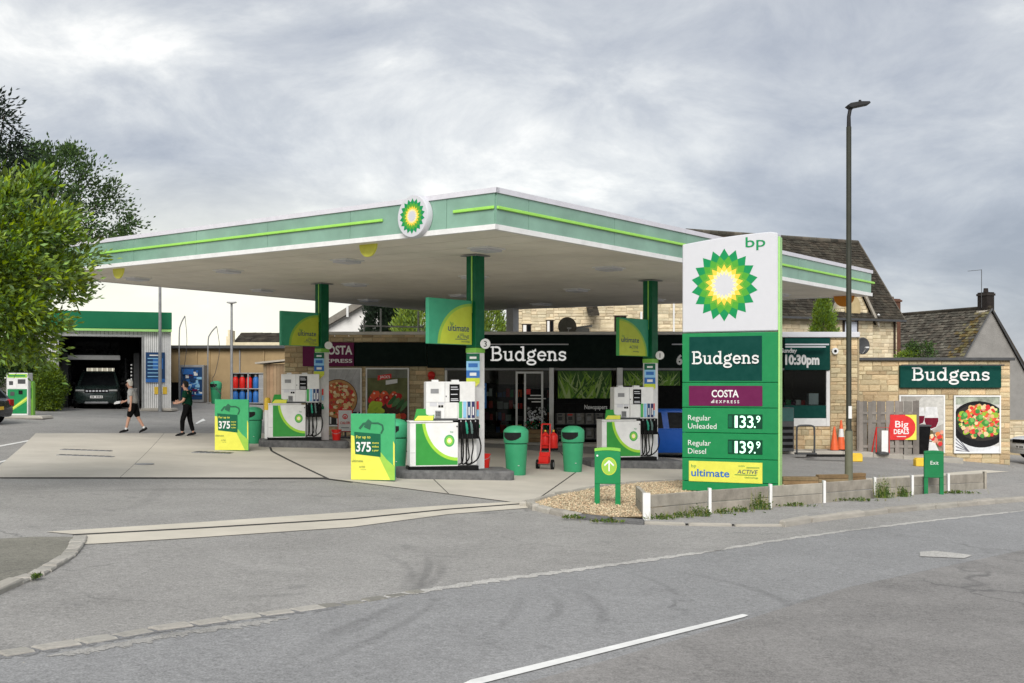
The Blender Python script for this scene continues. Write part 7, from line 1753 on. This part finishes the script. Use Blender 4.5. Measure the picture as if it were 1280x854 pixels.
# bright broad-leaved tree leaning into the picture at the left
Yt = 18.5; tb = Vector((-10.6, 18.8, G(-10.6, 18.8)))
tree('laurel_tree', 'bright green broad-leaved tree filling the left edge of the view', 'tree', tb, (WX(0, Yt)-.55, Yt, WZ(322, Yt)), (1.85, 1.95, 1.75), 240, 160, .118, m_leafbright, .16, .34, 3, up=.25, limbs=22)
Yt = 40; tb = Vector((-20.5, Yt, G(-20.5, Yt)))
tree('ash_tree', 'dark open-crowned tree behind the bright one, left of the canopy', 'tree', tb, (WX(64, Yt), Yt, WZ(275, Yt)), (2.5, 2.4, 2.75), 170, 130, .135, m_leafdark, .24, .48, 5, limbs=40, asp=.5, hollow=.2)
Yt = 30; tb = Vector((-14.6, Yt, G(-14.6, Yt)))
tree('fir_tree', 'nearly black conifer tip at the very left edge of the sky', 'tree', tb, (WX(-12, Yt), Yt, WZ(240, Yt)), (1.0, 1.0, 2.9), 120, 60, .16, m_leafconif, .16, .42, 8, up=-.2, asp=.3)
def hedge(name, lab, p, rad, n, size, mat, seed, cat='hedge', trunk=0, clump_=.2):
    return tree(name, lab, cat, p, Vector(p)+Vector((0, 0, rad[2]*.92)), rad, n, 90, size, mat, trunk, clump_, seed, limbs=0, up=.3, hollow=.72, asp=.55)
q = P(47, 515); hedge('hedge', 'rounded bright green clipped hedge left of the car wash bay', (q.x, q.y+1.0, q.z), (.56, .7, 1.02), 320, .075, m_leafhedge, 11)
q = P(52, 510); hedge('hedge', 'dark green shrub between the bright tree and the clipped hedge', (WX(10, 47), 47, G(WX(10, 47), 47)), (1.5, 1.3, 1.55), 260, .12, m_leafdark, 12, 'shrub', clump_=.34)
q = Vector((WX(-8, 46), 46, G(-18, 46))); t = thing('boundary_wall', 'rough grey stone wall behind the air machine at the left edge', 'wall', q); MB().box(-4, 1.0, .1, .5, -.4, 1.4).build('wall', m_mortar, t); stone_wall(t, [(q.x-2, q.x+1, q.z-.1, q.z+1.4)], q.y+.1, .2, (.3, .6), ind=False, mat=m_render)
def conifer(name, lab, px, Y, pyt, pyb, wpx, mat, seed, n=150, size=.13, group=None, nl=60):
    x = WX(px, Y); z0 = G(x, Y); zt = WZ(pyt, Y); w = wpx/1400*Y/2
    rg = random.Random(seed); t = thing(name, lab, 'tree', (x, Y, z0), 0, group)
    MB().tube([(0, 0, 0), (0, 0, (zt-z0)*.9)], [.13, .02], 7).build('trunk', m_bark, t)
    zb = WZ(pyb, Y)-z0; zh = zt-z0; mb = MB()
    for i in range(n):
        f = rg.random(); z = zb*.4+(zh-zb*.4)*f; fr_ = (z-zb*.4)/(zh-zb*.4)
        r_ = w*min(1, (1-fr_)*2.0+.04)**.62*rg.uniform(.72, 1.06); a = rg.random()*6.28; q = Vector((r_*math.cos(a), r_*math.sin(a), z))
        for k in range(nl):
            o = Vector((rg.gauss(0, 1), rg.gauss(0, 1), rg.gauss(0, 1.5)))*.13*max(.6, w); d = Vector((math.cos(a)*.6+rg.uniform(-.4, .4), math.sin(a)*.6+rg.uniform(-.4, .4), .8))
            leafmesh(mb, q+o, size*rg.uniform(.7, 1.3), d, rg, .35)
    mb.build('crown', mat, t); return t
conifer('clipped_conifer', 'rounded golden green conifer standing before the gabled stone house', 1029.5, 47.5, 374, 416, 38, m_leafhedge, 21, 240, .11)
gg = 'golden conifers behind the shop roof'
conifer('golden_conifer', 'golden conifer seen just left of the nearest pump column', 522, 54, 352, 430, 60, m_leafgold, 22, 260, .17)
conifer('golden_conifer', 'golden conifer seen just right of the nearest pump column', 604, 53, 355, 430, 54, m_leafgold, 23, 240, .17)
conifer('golden_conifer', 'golden conifer hidden mostly by the nearest flag board', 566, 55, 352, 430, 46, m_leafgold, 24, 160, .17)
conifer('fir_tree', 'dark fir just right of the white house gable', 477, 58, 352, 430, 44, m_leafconif, 25, 260, .18)
conifer('fir_tree', 'dark fir behind the roof rail, left of the golden conifers', 499, 60, 345, 430, 36, m_leafconif, 26, 220, .18)
q = Vector((WX(1150, 43), 43, G(WX(1150, 43), 43))); tree('garden_shrub', 'dark leafy shrub rising behind the annex roof', 'shrub', q, (q.x, q.y, WZ(440, 43)), (.42, .4, .52), 40, 40, .10, m_leafdark, .05, .22, 31, limbs=8)
q = Vector((WX(1136, 43), 43, G(WX(1136, 43), 43))); tree('garden_shrub', 'low pale green shrub beside the dark one behind the annex roof', 'shrub', q, (q.x, q.y, WZ(446, 43)), (.42, .4, .25), 30, 40, .09, m_leafhedge, .04, .2, 32, limbs=6)
# weeds along the planter and verge
def weed(px, py, h, w, n, lab, seed, grp='weeds along the planter boards', mat=None):
    rg = random.Random(seed); q = P(px, py, .03); t = thing('weed', lab, 'weed', q, 0, grp); mb = MB(); mb.mi(mat or m_weed)
    for i in range(n):
        x = rg.gauss(0, w*.5); y = rg.gauss(0, .05); hh = h*rg.uniform(.35, 1)*max(.3, 1-abs(x)/w*.7); lean = rg.gauss(0, .25)
        mb.add([(x-.006, y, 0), (x+.006, y, 0), (x+lean*hh, y+rg.gauss(0, .04), hh)], [(0, 1, 2)])
        for k in range(4): f = rg.uniform(.25, 1); leafmesh(mb, Vector((x+lean*hh*f, y, hh*f)), rg.uniform(.025, .055), Vector((rg.uniform(-1, 1), rg.uniform(-1, .5), rg.uniform(-.1, 1))), rg, .5)
    for k in range(n//2):
        x = rg.gauss(0, w*.6); hh = h*rg.uniform(.4, 1.1)+.03; mb.add([(x-.004, -.02, 0), (x+.004, -.02, 0), (x+rg.gauss(0, .05), -.02+rg.gauss(0, .05), hh)], [(0, 1, 2)], m_drygrass)
    mb.build('foliage', None, t)
for i, (px, py, h, w, n, lab) in enumerate(((872, 645.5, .22, .28, 60, 'bushy weed at the second planter post'), (826, 649, .10, .25, 40, 'low weed near the left end of the planter'), (850, 647, .12, .22, 30, 'small weed left of the bushy one'), (950, 637, .42, .16, 60, 'tall weed before the planter below the price sign'), (925, 640, .12, .25, 40, 'low weed below the left part of the price sign'), (905, 642, .10, .2, 26, 'tiny weed left of the low one below the price sign'), (1104, 622.5, .50, .18, 70, 'tall dense weed near the middle post of the planter'), (1129, 621, .32, .15, 50, 'weed just right of the tallest weed'), (1070, 626.5, .08, .5, 50, 'thin grass strip at the base of the planter'), (1196, 617, .08, .4, 60, 'grassy tuft at the right end of the planter'), (995, 633, .08, .3, 40, 'grass tufts below the lamp post'))):
    weed(px, py, h, w, n, lab, 40+i)
weed(715, 648, .07, .18, 30, 'tiny grass tuft on the gravel bed kerb', 60, 'grass tufts in cracks'); weed(757, 653, .06, .3, 40, 'low grass along the dark gravel kerb', 61, 'grass tufts in cracks')
weed(1010, 604, .16, .2, 40, 'green weed on the gravel behind the planter', 62, 'weeds on the gravel'); weed(46, 722, .04, .05, 16, 'little grass tuft between the stones of the left kerb', 63, 'grass tufts in cracks')
